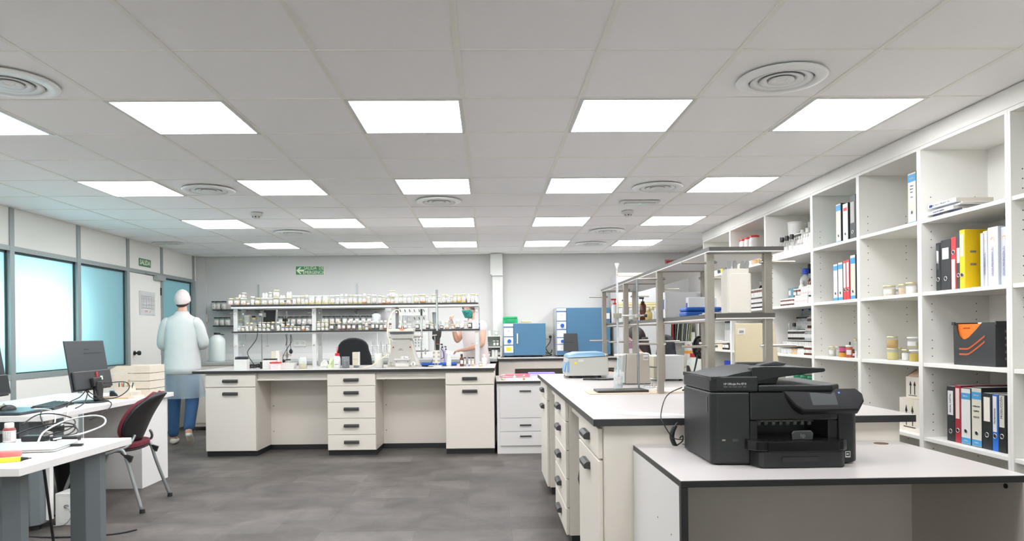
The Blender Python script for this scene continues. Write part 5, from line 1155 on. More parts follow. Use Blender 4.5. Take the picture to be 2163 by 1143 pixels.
# ================================================================ the printer
def printer():
    o = thing('printer', (.764, 2.376, .7905), 'large black inkjet printer with touch screen and paper tray on the white desk', 'printer')
    PB = mat('printer charcoal', (30, 31, 33), .45, var=.04, scale=500, bump=.08); PD = mat('printer black', (30, 30, 32), .35, var=.05)
    W_, D_ = .525, .40
    # lower housing: outline seen from above, slightly bowed front
    P = [(0.0, .03), (.02, .012), (.14, .0), (W_ - .03, -.004), (W_, .02), (W_, D_), (.012, D_), (0, D_ - .02)]
    hb = .215
    # left block
    MB().prism([(0.0, .03), (.02, .010), (.135, .0), (.135, D_), (.012, D_), (0, D_ - .02)], .004, hb, PB).build('left_housing', o, bevel=.006, seg=3)
    # right front column and back block
    MB().prism([(W_ - .075, -.004), (W_ - .02, .0), (W_, .02), (W_, D_), (W_ - .075, D_)], .004, .213, PB).build('right_housing', o, bevel=.008, seg=3)
    MB().box(.1355, W_ - .0755, .22, D_, .004, hb, PD).build('rear_housing', o)
    # black front with the paper mouth
    b = MB(); b.prism([(.1352, .0), (.42, -.012), (W_ - .0752, -.002), (W_ - .0752, .22), (.1352, .22)], .132, hb, PD); b.build('front_panel', o, bevel=.005)
    MB().box(.136, .163, .004, .22, .06, .1315, PD).build('front_cheek', o, bevel=.003); MB().box(.415, W_ - .0755, .002, .22, .06, .1315, PD).build('front_cheek', o, bevel=.003)
    b = MB(); b.box(.164, .414, .19, .215, .06, .1315, BLK); b.build('mouth_back', o)
    r_ = MB().cyl((.166, .12, .118), (.412, .12, .118), .004, STEEL, 10)
    for k in range(9): r_.cyl((.175 + .027 * k, .12, .112), (.187 + .027 * k, .12, .112), .008, GREYM, 10)
    r_.build('feed_roller', o)
    # trays
    b = MB(); b.prism([(.115, -.03), (.135, -.062), (.16, -.070), (.435, -.072), (.452, -.06), (.452, .10), (.115, .10)], .049, .079, BLKG); b.build('output_tray', o, bevel=.004)
    b = MB(); b.prism([(.13, .02), (.145, -.058), (.16, -.066), (.43, -.068), (.447, -.055), (.447, .20), (.13, .20)], .0, .0488, PB); b.build('paper_cassette', o, bevel=.005)
    MB().box(.22, .35, -.0715, -.067, .018, .033, BLK).build('cassette_grip', o, bevel=.003)
    MB().box(.172, .42, -.0755, -.070, .047, .076, BLKG).build('tray_front', o, bevel=.002)
    b = MB(); b.yprism([(.265, .079), (.335, .079), (.338, .098), (.33, .106), (.27, .106), (.262, .098)], -.055, -.047, DGREY); b.build('paper_stop', o, bevel=.003)
    text('logo', 'hp', .018, o, (.300, -.0556, .092), (pi / 2, 0, 0), GREYM)
    # scanner lid and feeder top: profile along X, swept in Y
    MB().prism([(0.0, .03), (.02, .012), (.14, .0), (.165, -.002), (.165, D_), (.012, D_), (0, D_ - .02)], hb + .0015, .262, PB).build('scanner_base', o, bevel=.006, seg=3)
    MB().prism([(.1655, -.002), (W_ - .10, -.012), (W_ - .06, .02), (W_ - .06, D_), (.1655, D_)], hb + .0015, .236, PB).build('scanner_lid', o, bevel=.006, seg=3)
    b = MB()
    NX = 14; NY = 10
    def zt(x, v):
        t_ = x / .19; e = .262 + .029 * math.sin(min(1, t_) * pi / 2) ; return e - .012 * (2 * v - 1) ** 2
    vs = []; fs = []
    for i in range(NX + 1):
        for j in range(NY + 1):
            x = .19 * i / NX; y = .012 + (D_ - .02) * j / NY; vs.append((x, y, zt(x, j / NY)))
    for i in range(NX):
        for j in range(NY): fs.append((i * (NY + 1) + j, (i + 1) * (NY + 1) + j, (i + 1) * (NY + 1) + j + 1, i * (NY + 1) + j + 1))
    b.add(vs, fs, PB, True)
    k = len(vs); lo = []
    ring = [(i, 0) for i in range(NX + 1)] + [(NX, j) for j in range(1, NY + 1)] + [(i, NY) for i in range(NX - 1, -1, -1)] + [(0, j) for j in range(NY - 1, 0, -1)]
    vv = []; ff = []
    for (i, j) in ring:
        v = vs[i * (NY + 1) + j]; vv.append(v); vv.append((v[0], v[1], .2615))
    n = len(ring)
    for q_ in range(n): ff.append((2 * q_, 2 * q_ + 1, 2 * ((q_ + 1) % n) + 1, 2 * ((q_ + 1) % n)))
    b.add(vv, ff, PB, False); b.build('feeder_cover', o)
    # paper input tray sweeping out to the right
    MB().yprism([(.1455, .2375), (.16, .243), (.19, .250), (.235, .257), (.285, .262), (.345, .268), (.400, .272), (.408, .274), (.410, .279), (.405, .2835), (.30, .288), (.20, .2905), (.1455, .2885)], .004, .05, PB).build('input_tray_arm', o, bevel=.004)
    MB().yprism([(.1905, .272), (.30, .276), (.395, .279), (.395, .2825), (.30, .282), (.1905, .284)], .0505, .33, DGREY).yprism([(.166, .2365), (.25, .2365), (.262, .262), (.20, .2719), (.166, .2719)], .0505, .33, PD).build('input_tray', o, bevel=.002)
    MB().yprism([(.26, .283), (.36, .284), (.37, .290), (.33, .297), (.27, .288)], .25, .30, DGREY).build('paper_guide', o, bevel=.003)
    MB().box(.20, .33, .331, .36, .270, .293, DGREY).build('tray_rear', o, bevel=.004)
    # tilted control panel
    cp = MB(); P = [(.245, .0), (.515, .0), (.535, -.02), (.533, -.045), (.505, -.078), (.31, -.078), (.285, -.06)]
    T = Matrix.Translation((0, .005, .222)) @ Matrix.Rotation(radians(52), 4, 'X')
    cp.prism(P, -.020, .004, mat('panel black', (22, 22, 24), .38, spec=.3), T=T)
    c = cp.build('control_panel', o, bevel=.005)
    MB().box(.345, .435, -.060, -.016, .0042, .0050, mat('screen grey', (70, 72, 74), .4, spec=.3), T=T).build('touch_screen', c)
    MB().box(.335, .49, -.066, -.010, .0040, .0044, mat('panel sheen', (28, 28, 31), .35, spec=.3), T=T).build('screen_glass', c)
    MB().box(.447, .453, -.020, -.015, .0048, .0056, emis('blue indicator', (90, 120, 220), .6), T=T).build('indicator', c)
    # details
    t1 = text('lettering', 'HP OfficeJet Pro 8710', .0088, o, (.058, .0045, .238), FRONT, PAPER, align='LEFT', sx=1.0)
    t1.location = (.044, -.0005 + .008, .2400); t1.rotation_euler = (pi / 2, 0, radians(-4.5))
    t2 = text('lettering', 'PRINT  FAX  SCAN  COPY  WEB', .0062, o, (.044, .0072, .2315), (pi / 2, 0, radians(-4.5)), GREYM, align='LEFT', sx=.9)
    MB().box(.036, .048, .006, .0065, .072, .077, STEEL).build('usb_port', o)
    MB().box(-.0012, .0, .055, .075, .155, .20, BLK).build('side_recess', o)
    MB().box(.072, .095, .0035, .0055, .070, .078, DGREY).build('button', o, bevel=.001)
    e = MB(); e.box(W_ - .052, W_ - .034, -.0055, -.0045, .020, .038, PAPER); e.box(W_ - .050, W_ - .036, -.006, -.0055, .024, .036, BLK); e.box(W_ - .048, W_ - .040, -.0064, -.006, .028, .032, PAPER); e.build('energy_badge', o)
    MB().box(.02, .5, .03, .38, 0, .0038, BLK).build('feet', o)
    o.scale = (.965, .902, 1.163)
    return o
printer()
o = thing('phone_cord', (.762, 2.72, .7915), 'coiled black cord and lead hanging behind the printer', 'cable')
pts = []
for k in range(140):
    a = k * .9; t_ = k / 139; pts.append((-.03 - .012 * sin(pi * t_) + .0085 * cos(a), .02 + .0085 * sin(a), .012 + .075 * (1 - t_)))
MB().tube(pts, .0022, CABLE, 6, sub=1).tube([(-.03, .02, .085), (-.018, .03, .098), (.0, .03, .09)], .003, CABLE).tube([(-.02, .03, .01), (.0, .02, .03), (.0, .02, .05), (-.012, .02, .04)], .003, CABLE).build('coil', o)
MB().tube([(.02, .09, .235), (-.05, .06, .205), (-.085, .02, .135), (-.083, -.02, .10), (-.055, -.02, .055), (-.03, .0, .04), (.0, .02, .035)], .0022, CABLE, 6).build('lead', o)
# ================================================================ black bag hanging in the island knee space
o = thing('black_bag', (.545, 3.74, .44), 'black bag hanging in the island knee space beside the near cabinet', 'bag')
rr = random.Random(3)
def F(i, j):
    a = 2 * pi * i / 12; t_ = j / 6; k = .038 * (.35 + 1.0 * sin(pi * min(1, t_ * .85 + .1))) * (1 + .12 * rr.uniform(-1, 1)) if i not in (0, 12) else .038 * (.35 + sin(pi * min(1, t_ * .85 + .1)))
    return (-.02 + k * cos(a), k * 1.3 * sin(a), .12 - .20 * t_)
MB().grid(F, 13, 7, BLK, smooth=True).build('bag', o)
# ================================================================ the desks by the windows
DZ = .76
DW = mat('desk white', (236, 234, 232), .35, var=.01); PST = mat('desk post grey', (112, 120, 124), .4, .15)
o = thing('office_desk', (0, 0, 0), 'white desk by the frosted windows carrying the monitor and paper trays', 'desk')
MB().box(-3.86, -2.85, 4.53, 6.39, DZ - .036, DZ, DW).build('top', o, bevel=.002)
MB().box(-3.36, -2.885, 5.87, 6.335, 0, DZ - .0365, DW).build('pedestal', o, bevel=.002)
MB().box(-3.82, -3.80, 4.6, 6.33, .10, DZ - .0365, mat('modesty grey', (128, 138, 142), .5)).build('modesty_panel', o)
b = MB().prism([(-3.075, 4.64), (-2.985, 4.60), (-2.945, 4.64), (-2.945, 4.72), (-3.06, 4.75)], .035, DZ - .0365, PST); b.build('leg', o, bevel=.003)
MB().box(-2.944, -2.918, 4.70, 4.74, .05, DZ - .0365, DW).build('leg_panel', o)
MB().cyl((-3.0, 4.67, 0), (-3.0, 4.67, .034), .035, BLK, 18).build('foot', o)
o = thing('office_desk', (0, 0, 0), 'white desk with the silver laptop, closest of the two desks', 'desk')
b = MB().prism([(-1.79, 2.70), (-1.765, 3.49), (-2.27, 3.50), (-3.0, 3.50), (-3.0, 2.70)], DZ - .032, DZ, DW); b.build('top', o, bevel=.002)
for x, y in ((-1.95, 2.86), (-1.875, 3.30)):
    MB().prism([(x - .052, y - .05), (x + .018, y - .05), (x + .058, y + .0), (x + .058, y + .05), (x - .052, y + .05)], .0, DZ - .0325, PST).build('leg', o, bevel=.003)
MB().box(-1.975, -1.94, 3.355, 3.375, 0, DZ - .0325, DW).build('leg_panel', o); MB().prism([(-2.95, 3.35), (-2.85, 3.35), (-2.85, 3.45), (-2.95, 3.45)], 0, DZ - .0325, PST).build('leg', o)
MB().prism([(-2.95, 2.75), (-2.85, 2.75), (-2.85, 2.85), (-2.95, 2.85)], 0, DZ - .0325, PST).build('leg', o)
# monitor seen from behind
def monitor(x, y, rot, lab, w_=.545, h_=.335, lift=.145, logo=True):
    o = thing('monitor', (x, y, DZ + .0003), lab, 'monitor', rot)     # local: back of the screen towards -Y
    T = Matrix.Translation((0, -.01, lift)) @ Matrix.Rotation(radians(-9), 4, 'X')
    MB().box(-w_ / 2, w_ / 2, 0, .012, -.05, h_, mat('monitor back', (60, 64, 68), .38, var=.03, scale=300), T=T).build('screen', o, bevel=.004)
    MB().box(-w_ / 2 + .01, w_ / 2 - .01, -.022, -.0005, -.04, .10, mat('monitor hump', (52, 55, 58), .4), T=T).build('lower_housing', o, bevel=.008)
    MB().box(-.04, w_ / 2 - .07, -.003, -.0003, h_ * .70, h_ * .715, BLK, T=T).build('vent_slot', o)
    MB().box(-.06, .06, -.05, -.0225, -.03, .04, BLK, T=T).build('stand_mount', o, bevel=.006)
    MB().yprism([(-.035, .012), (.035, .012), (.045, .10), (.03, .16), (-.03, .16), (-.04, .10)], -.075, -.035, BLK).build('stand_neck', o, bevel=.006)
    MB().lathe([(.125, 0), (.125, .006), (.115, .010), (.02, .012)], BLK, c=(0, 0, 0), n=40).build('stand_base', o)
    if logo:
        s = MB(); s.box(-.03, .03, -.0006, -.0001, h_ * .78, h_ * .81, BLK, T=T); s.build('logo', o)
        MB().box(.09, .125, -.0232, -.0222, .02, .05, PAPER, T=T).build('sticker', o); MB().box(.035, .05, -.03, -.022, .045, .085, RED, T=T).build('red_tab', o)
    return o
monitor(-3.075, 5.47, pi / 2 + .02, 'black monitor seen from behind on the window desk, its stand wrapped in cables')
monitor(-3.385, 4.76, pi / 2 + .12, 'black monitor cut off by the left frame edge on the window desk', h_=.30, logo=False)
# cables on and between the desks
def cable(name, pts, r, m, lab, extra=None):
    o = thing(name, pts[0], lab, 'cable'); p0 = Vector(pts[0]); b = MB(); b.tube([Vector(p) - p0 for p in pts], r, m, 8)
    for e in (extra or []): b.tube([Vector(p) - p0 for p in e], r, m, 8)
    b.build('cord', o); return o
cable('monitor_cable', [(-3.08, 5.40, .88), (-3.0, 5.36, .80), (-2.90, 5.5, .79), (-2.86, 5.62, .85), (-2.92, 5.68, .90), (-3.02, 5.55, .90)], .004, CABLE, 'tangle of black cables hanging round the monitor stand',
    [[(-3.07, 5.40, .86), (-3.03, 5.25, .82), (-3.0, 5.08, .80), (-2.95, 4.95, .775)], [(-3.06, 5.42, .88), (-2.96, 5.2, .80), (-2.90, 5.05, .78), (-2.86, 4.9, .77)], [(-3.04, 5.46, .88), (-2.96, 5.36, .80), (-2.83, 5.30, .77), (-2.80, 5.18, .72), (-2.82, 5.0, .68)],
     [(-3.10, 5.45, .88), (-2.99, 5.32, .84), (-2.93, 5.40, .79), (-3.0, 5.5, .78)]])
cable('charging_cable', [(-2.10, 3.30, .772), (-2.17, 3.46, .80), (-2.15, 3.60, .835), (-2.07, 3.68, .85), (-1.99, 3.66, .84), (-1.955, 3.58, .81), (-2.0, 3.46, .785), (-2.08, 3.38, .772)], .0045, CABLEW, 'thick white cable arching over the back of the laptop desk')
o = cable('power_lead', [(-2.60, 3.95, .775), (-2.62, 4.1, .81), (-2.5, 4.05, .825), (-2.34, 3.95, .815), (-2.22, 3.8, .80), (-2.16, 3.62, .785), (-2.2, 3.47, .772)], .0036, CABLE, 'looping black power leads between the two desks',
    [[(-2.9, 4.6, .785), (-2.72, 4.3, .78), (-2.5, 4.0, .75), (-2.3, 3.75, .76), (-2.20, 3.58, .80), (-2.08, 3.55, .81), (-2.03, 3.48, .785), (-2.1, 3.42, .775)],
     [(-2.35, 3.48, .775), (-2.32, 3.62, .80), (-2.2, 3.64, .82), (-2.09, 3.58, .81), (-2.07, 3.46, .78), (-2.2, 3.4, .775)]])
MB().box(.36, .43, -.36, -.33, .01, .035, BLK).build('plug', o)
cable('white_lead', [(-3.0, 4.75, .785), (-2.95, 4.6, .80), (-2.78, 4.5, .80), (-2.68, 4.38, .77), (-2.64, 4.3, .72)], .004, CABLEW, 'white cable running off the window desk beside the black laptop', [[(-2.95, 5.0, .775), (-2.85, 4.8, .77), (-2.75, 4.6, .72), (-2.7, 4.4, .68), (-2.62, 4.2, .70)]])
cable('hanging_cable', [(-2.25, 3.56, .70), (-2.24, 3.6, .4), (-2.22, 3.62, .12), (-2.16, 3.55, .006), (-2.0, 3.2, .006)], .007, CABLE, 'thick black cable dropping to the floor behind the laptop desk')
cable('floor_cable', [(-3.05, 4.62, .25), (-3.06, 4.5, .10), (-2.98, 4.5, .01), (-2.7, 4.45, .006), (-2.4, 4.5, .006), (-2.3, 4.6, .006)], .005, CABLE, 'thin black cable on the floor around the desk foot')
o = thing('power_supply', (-2.24, 3.41, DZ + .0003), 'black power adapters lying at the rear of the laptop desk', 'adapter')
MB().box(0, .11, -.02, .03, 0, .028, BLK).build('brick', o, bevel=.005); MB().box(.13, .26, -.01, .03, 0, .022, BLK).build('brick', o, bevel=.005); MB().box(.20, .28, -.07, -.035, 0, .012, WHP).build('white_adapter', o, bevel=.002)
o = thing('laptop', (-1.885, 3.07, DZ + .0003), 'closed silver laptop lying at an angle on the white desk', 'laptop', .13)
SIL = mat('silver shell', (196, 200, 200), .35, .35)
MB().rbox(-.355, .0, 0, .245, 0.002, .0095, SIL, r=.012).build('base', o, bevel=.002); MB().rbox(-.355, .0, 0, .245, .0105, .0155, SIL, r=.012).build('lid', o, bevel=.002)
b = MB(); b.lathe([(.001, .0157), (.014, .0158)], mat('apple white', (238, 240, 240), .3), c=(-.16, .11, 0), n=16, cap=False).build('logo', o)
MB().box(.0, .05, .15, .17, .002, .012, BLK).build('plug', o, bevel=.002)
o = thing('pill_bottle', (-2.285, 3.38, DZ + .0003), 'small clear bottle with white cap and printed label on the laptop desk', 'bottle')
MB().lathe([(.025, 0), (.026, .004), (.026, .062), (.018, .074)], mat('pale red liquid', (150, 74, 70), .3), n=24).build('bottle', o); MB().lathe([(.0265, .004), (.0268, .058)], PAPER, n=24, cap=False).build('label', o); MB().lathe([(.0195, .070), (.020, .072), (.0195, .092), (.017, .094)], WHP, n=24).build('cap', o)
s = MB()
for k in range(6): s.add([(.027 * cos(a), .027 * sin(a), .05 - k * .007 + dz) for a in (-2.4, -2.0, -1.6, -1.2, -.8) for dz in (0, .002)], [(2 * i, 2 * i + 2, 2 * i + 3, 2 * i + 1) for i in range(4)], INK)
s.build('print', o)
o = thing('key_fob', (-1.985, 2.96, DZ + .0003), 'coral silicone pouch key fob on the white desk', 'key fob', .1)
MB().rbox(-.055, .03, -.025, .025, 0, .026, mat('coral silicone', (240, 120, 116), .5), r=.024, n=5).build('fob', o, bevel=.009, seg=3); MB().tube([(-.05, 0, .012), (-.08, -.01, .012), (-.10, -.015, .004)], .003, CHROME).build('ring', o)
o = thing('highlighter', (-1.905, 2.85, DZ + .0003), 'yellow highlighter pen with a black tip at the desk corner', 'pen', .45)
YH = mat('highlighter yellow', (236, 236, 60), .4); MB().rbox(-.10, .02, -.011, .011, 0, .018, YH, r=.008).build('barrel', o, bevel=.003); MB().cyl((.0205, 0, .009), (.045, 0, .009), .0085, BLK, 14, r2=.004).cyl((.045, 0, .009), (.055, 0, .009), .0025, BLK, 8).build('tip', o)
o = thing('smartphone', (-2.10, 2.92, DZ + .0003), 'grey phone half hidden behind the highlighter', 'phone', .25); MB().rbox(-.07, .07, -.036, .036, 0, .008, mat('phone grey', (150, 154, 156), .3, .3), r=.01).build('body', o, bevel=.002)
o = thing('black_tray', (-2.88, 3.30, DZ + .0003), 'flat black box under a crumpled plastic bag, beside the small pill bottle', 'box'); MB().box(.0, .56, 0, .17, 0, .045, BLK).build('box', o, bevel=.004)
o = thing('plastic_bag', (-2.56, 3.385, DZ + .046), 'crumpled translucent blue-grey plastic bag on the black drawer box', 'plastic bag')
rr = random.Random(12)
def F(i, j):
    a = 2 * pi * i / 16; t_ = j / 5; return ((.20 * (1 - t_ ** 2) * cos(a)) * (1 + .1 * sin(5 * a)), .075 * (1 - t_ ** 2) * sin(a), .045 * t_ * (1 + .3 * sin(3 * a + j)) + .004)
MB().grid(F, 17, 6, glass('blue grey film', (196, 208, 216), .3, .25), smooth=False).build('bag', o)
# on the window desk
o = thing('laptop', (-3.02, 4.70, DZ + .0003), 'closed black laptop at the near edge of the window desk', 'laptop', pi / 2 - .02)
MB().rbox(-.13, .23, .0, .26, .003, .012, mat('laptop dark', (58, 64, 70), .3, .2), r=.01).build('base', o, bevel=.002); MB().rbox(-.13, .23, .0, .26, .0125, .020, mat('laptop lid', (70, 92, 100), .3, .2), r=.01).build('lid', o, bevel=.002)
o = thing('computer_mouse', (-3.21, 4.735, DZ + .0215), 'black computer mouse lying on the black laptop', 'mouse', -.3)
def F(i, j):
    a = 2 * pi * i / 16; t_ = j / 6; return (.032 * cos(a) * cos(t_ * pi / 2 * .98), .058 * sin(a) * cos(t_ * pi / 2 * .98), .034 * sin(t_ * pi / 2))
MB().grid(F, 17, 7, BLK).build('body', o)
o = thing('keyboard', (-3.12, 5.08, DZ + .0003), 'black keyboard on the window desk between laptop and monitor', 'keyboard', pi / 2 + .25)
MB().add([(-.22, -.07, .003), (.22, -.07, .003), (.22, .07, .003), (-.22, .07, .003), (-.22, -.07, .014), (.22, -.07, .014), (.22, .07, .028), (-.22, .07, .028)], [(0, 3, 2, 1), (4, 5, 6, 7), (0, 1, 5, 4), (1, 2, 6, 5), (2, 3, 7, 6), (3, 0, 4, 7)], BLK).build('base', o, bevel=.003)
k_ = MB()
for i in range(20):
    for j in range(5):
        x = -.205 + i * .0212; y = -.055 + j * .025; z = .0145 + (y + .07) * .1; k_.box(x, x + .017, y, y + .019, z, z + .006, DGREY)
k_.build('keys', o)
o = thing('paper_sheet', (-3.35, 5.15, DZ + .0003), 'white papers with a pink sticky note under the keyboard', 'paper', .2); MB().box(-.12, .34, -.12, .18, 0, .002, PAPER).build('sheet', o); MB().box(.14, .24, .10, .17, .0022, .003, mat('pink note', (250, 96, 150), .6)).build('sticky_note', o)
o = thing('wooden_ruler', (-3.02, 5.72, DZ + .0003), 'light wooden ruler piece behind the monitor base', 'ruler'); MB().box(-.10, .10, 0, .03, 0, .008, mat('light wood', (206, 168, 118), .6)).build('ruler', o)
o = thing('crumpled_wrapper', (-3.42, 5.0, DZ + .003), 'crumpled pale packaging behind the black keyboard', 'wrapper')
rr = random.Random(15)
def F(i, j):
    a = 2 * pi * i / 12; t_ = j / 4; return (.07 * (1 - t_) * cos(a) * rr.uniform(.8, 1.2), .05 * (1 - t_) * sin(a), .035 * t_ * rr.uniform(.6, 1.2))
MB().grid(F, 13, 5, mat('wrapper', (206, 212, 196), .4, var=.15), smooth=False).build('wrapper', o)
# cardboard letter trays
CT = mat('patterned card', (226, 216, 200), .7, var=.01)
o = thing('letter_trays', (-3.155, 5.91, DZ + .0003), 'four cream cardboard letter trays stacked on the window desk', 'letter tray')
for k in range(4):
    z = .066 * k; tr_ = MB(); sl = .05 + .0 * k
    tr_.yprism([(-.02 + .0, z + .001), (.32, z + .001), (.32, z + .062), (.05, z + .062), (.01, z + .040), (-.02, z + .018)], 0, .004, CT)
    tr_.yprism([(-.02 + .0, z + .001), (.32, z + .001), (.32, z + .062), (.05, z + .062), (.01, z + .040), (-.02, z + .018)], .266, .27, CT)
    tr_.box(.316, .32, .0042, .2658, z + .001, z + .062, CT).box(-.02, .3158, .0042, .2658, z + .001, z + .005, CT).build('tray', o)
ln = MB(); GL = mat('gold pattern line', (206, 184, 150), .5)
for k in range(4):
    z = .066 * k + .004
    for x0, x1 in ((.06, .13), (.13, .06), (.19, .26), (.26, .19)): ln.add([(x0, -.0006, z), (x0 + .0015, -.0006, z), (x1 + .0015, -.0006, z + .055), (x1, -.0006, z + .055)], [(0, 1, 2, 3)], GL)
    for y0, y1 in ((.04, .11), (.11, .04), (.15, .22)): ln.add([(.3206, y0, z), (.3206, y0 + .0015, z), (.3206, y1 + .0015, z + .055), (.3206, y1, z + .055)], [(0, 1, 2, 3)], GL)
ln.build('pattern', o)
o = thing('desk_organiser', (-3.12, 5.73, DZ + .0003), 'cream cardboard desk organiser holding pens before the letter trays', 'organiser')
MB().box(-.02, .25, 0, .16, 0, .020, CT).build('base_tray', o); b = MB().box(.08, .20, .02, .024, .0205, .095, CT).box(.08, .20, .116, .12, .0205, .095, CT).box(.08, .084, .0242, .1158, .0205, .095, CT).box(.196, .20, .0242, .1158, .0205, .095, CT); b.build('pen_box', o)
MB().box(.202, .245, .03, .12, .0205, .055, CT).build('side_box', o)
for x, y, c, t_, n_ in ((.10, .05, (30, 30, 32), .0, 'black'), (.112, .08, (60, 120, 80), .02, 'green'), (.125, .06, (230, 90, 60), -.01, 'orange-red'), (.135, .09, (50, 90, 190), .03, 'blue'), (.15, .05, (196, 160, 110), .05, 'wooden'), (.165, .08, (236, 180, 50), .0, 'yellow'), (.18, .06, (40, 40, 44), .05, 'dark slanted')):
    p = thing('pen', (-3.12 + x, 5.73 + y, DZ + .022), 'slim %s pen standing in the cream desk organiser' % n_, 'pen', group='pens in the desk organiser'); MB().cyl((0, 0, 0), (t_ * .6, 0, .105 + (.025 if n_ == 'wooden' else 0)), .004, mat('pen %s' % n_, c, .35), 10).build('barrel', p)
p = pump_xyz('hand_gel', -3.12 + .17, 5.73 + .10, DZ + .022, .013, .125, GLASSB, WHP, 'small clear gel bottle standing among the pens')
o = thing('tape_dispenser', (-3.05, 5.76, DZ + .0208), 'small black and blue tape dispenser on the organiser tray', 'tape dispenser')
MB().yprism([(-.03, 0), (.035, 0), (.035, .012), (.02, .02), (.005, .035), (-.02, .04), (-.032, .03)], -.014, .014, BLK).build('body', o, bevel=.003); MB().yprism([(-.036, .036), (-.028, .046), (.0, .044), (.03, .02), (.026, .016), (.0, .037), (-.02, .04)], -.012, .012, mat('teal blue', (60, 130, 160), .4)).build('cover', o)
# waste bin and floor box
o = thing('waste_bin', (-3.33, 5.66, 0), 'black plastic waste bin under the window desk', 'waste bin')
MB().lathe([(.10, 0), (.135, .27), (.14, .275), (.14, .29), (.13, .29), (.095, .01)], BLK, n=32, cap=False).lathe([(.001, .002), (.10, .001)], BLK, n=32, cap=False).build('bin', o)
o = thing('socket_box', (-2.885, 4.77, 0), 'white floor-standing socket box with a plugged grey lead at the desk leg', 'socket box')
MB().box(-.03, .115, -.02, .14, .0, .215, WHP).build('box', o, bevel=.004); MB().box(.0, .10, -.0226, -.0205, .02, .19, mat('box face', (222, 222, 218), .4)).build('cover', o)
b = MB(); b.cyl((.05, -.04, .13), (.05, -.0225, .13), .012, GREYM, 12); b.tube([(.05, -.04, .13), (.085, -.06, .12), (.10, -.06, .07), (.06, -.06, .02), (.0, -.05, .006), (-.05, -.04, .006)], .004, mat('grey lead', (150, 156, 156), .4)); b.build('lead', o)
o = thing('wall_adapter', (-3.09, 4.62, 0), 'black adapter box standing on the floor behind the desk leg', 'adapter'); MB().box(-.02, .03, 0, .06, .0, .28, BLK).build('box', o, bevel=.004)
# visitor chair
def chair(loc, rot):
    o = thing('visitor_chair', loc, 'burgundy padded visitor chair with black shell and grey tube legs at the window desk', 'chair', rot)
    BUR = mat('burgundy fabric', (108, 34, 48), .85, var=.1, scale=300, bump=.1); TUB = mat('grey tube', (148, 152, 152), .35, .5)
    # faces -X; seat centred on the origin
    def pad(m, off, grow=1.0):
        def F(i, j):
            u = -1 + 2 * i / 18; v = j / 14
            hw = .225 * grow * math.sqrt(max(0.0, 1 - abs(2 * v - .96) ** 2.6 / 1.0)) if abs(2 * v - .96) < 1 else 0.0
            hw = max(hw, .05 * grow); z = .49 + (.84 - .49) * v + (.008 if v > .9 else 0) * (grow - 1)
            x = .16 + .02 * v + .17 * v * v + off - .05 * (u * u) - .0
            return (x, u * hw, z)
        return MB().grid(F, 19, 15, m)
    pad(BUR, -.018).build('back_pad', o, solid=.030); pad(BLK, .010, 1.05).build('back_shell', o, solid=.020)
    def S(m, z0, g, d):
        n = 28; P = []
        for k in range(n):
            a = 2 * pi * k / n; ex = abs(cos(a)) ** .75 * (1 if cos(a) > 0 else -1); ey = abs(sin(a)) ** .75 * (1 if sin(a) > 0 else -1); P.append((.21 * g * ex, .235 * g * ey))
        return MB().prism(P, z0, z0 + d, m)
    S(BUR, .445, 1.0, .04).build('seat', o, bevel=.012, seg=3); S(BLK, .428, .97, .0165).build('seat_shell', o, bevel=.005)
    for sy in (-1, 1):
        y = sy * .235
        b = MB(); b.tube([(.285, sy * .265, .012), (.20, y, .28), (.155, y, .425), (.12, y, .45), (.02, y * .98, .455 - .03), (-.12, y * .95, .43), (-.15, y, .40), (-.20, sy * .25, .28), (-.30, sy * .265, .012)], .0125, TUB, 10); b.build('leg', o)
        b = MB(); b.tube([(.10, y, .45), (.16, y * .95, .465), (.185, y * .8, .50), (.19, y * .6, .54)], .010, TUB, 8); b.build('back_tube', o)
        MB().lathe([(.019, 0), (.017, .028)], BLK, c=(.286, sy * .265, 0), n=14).build('rubber_foot', o); MB().lathe([(.014, 0), (.013, .015)], BLK, c=(-.301, sy * .265, 0), n=14).build('rubber_foot', o)
        MB().add([(.13, y - .012, .43), (.215, y - .012, .40), (.20, y - .012, .36), (.13, y + .012, .43), (.215, y + .012, .40), (.20, y + .012, .36)], [(0, 1, 2), (3, 5, 4), (0, 3, 4, 1), (1, 4, 5, 2), (2, 5, 3, 0)], BLK).build('gusset', o)
    return o
chair((-2.79, 5.29, 0), .08)
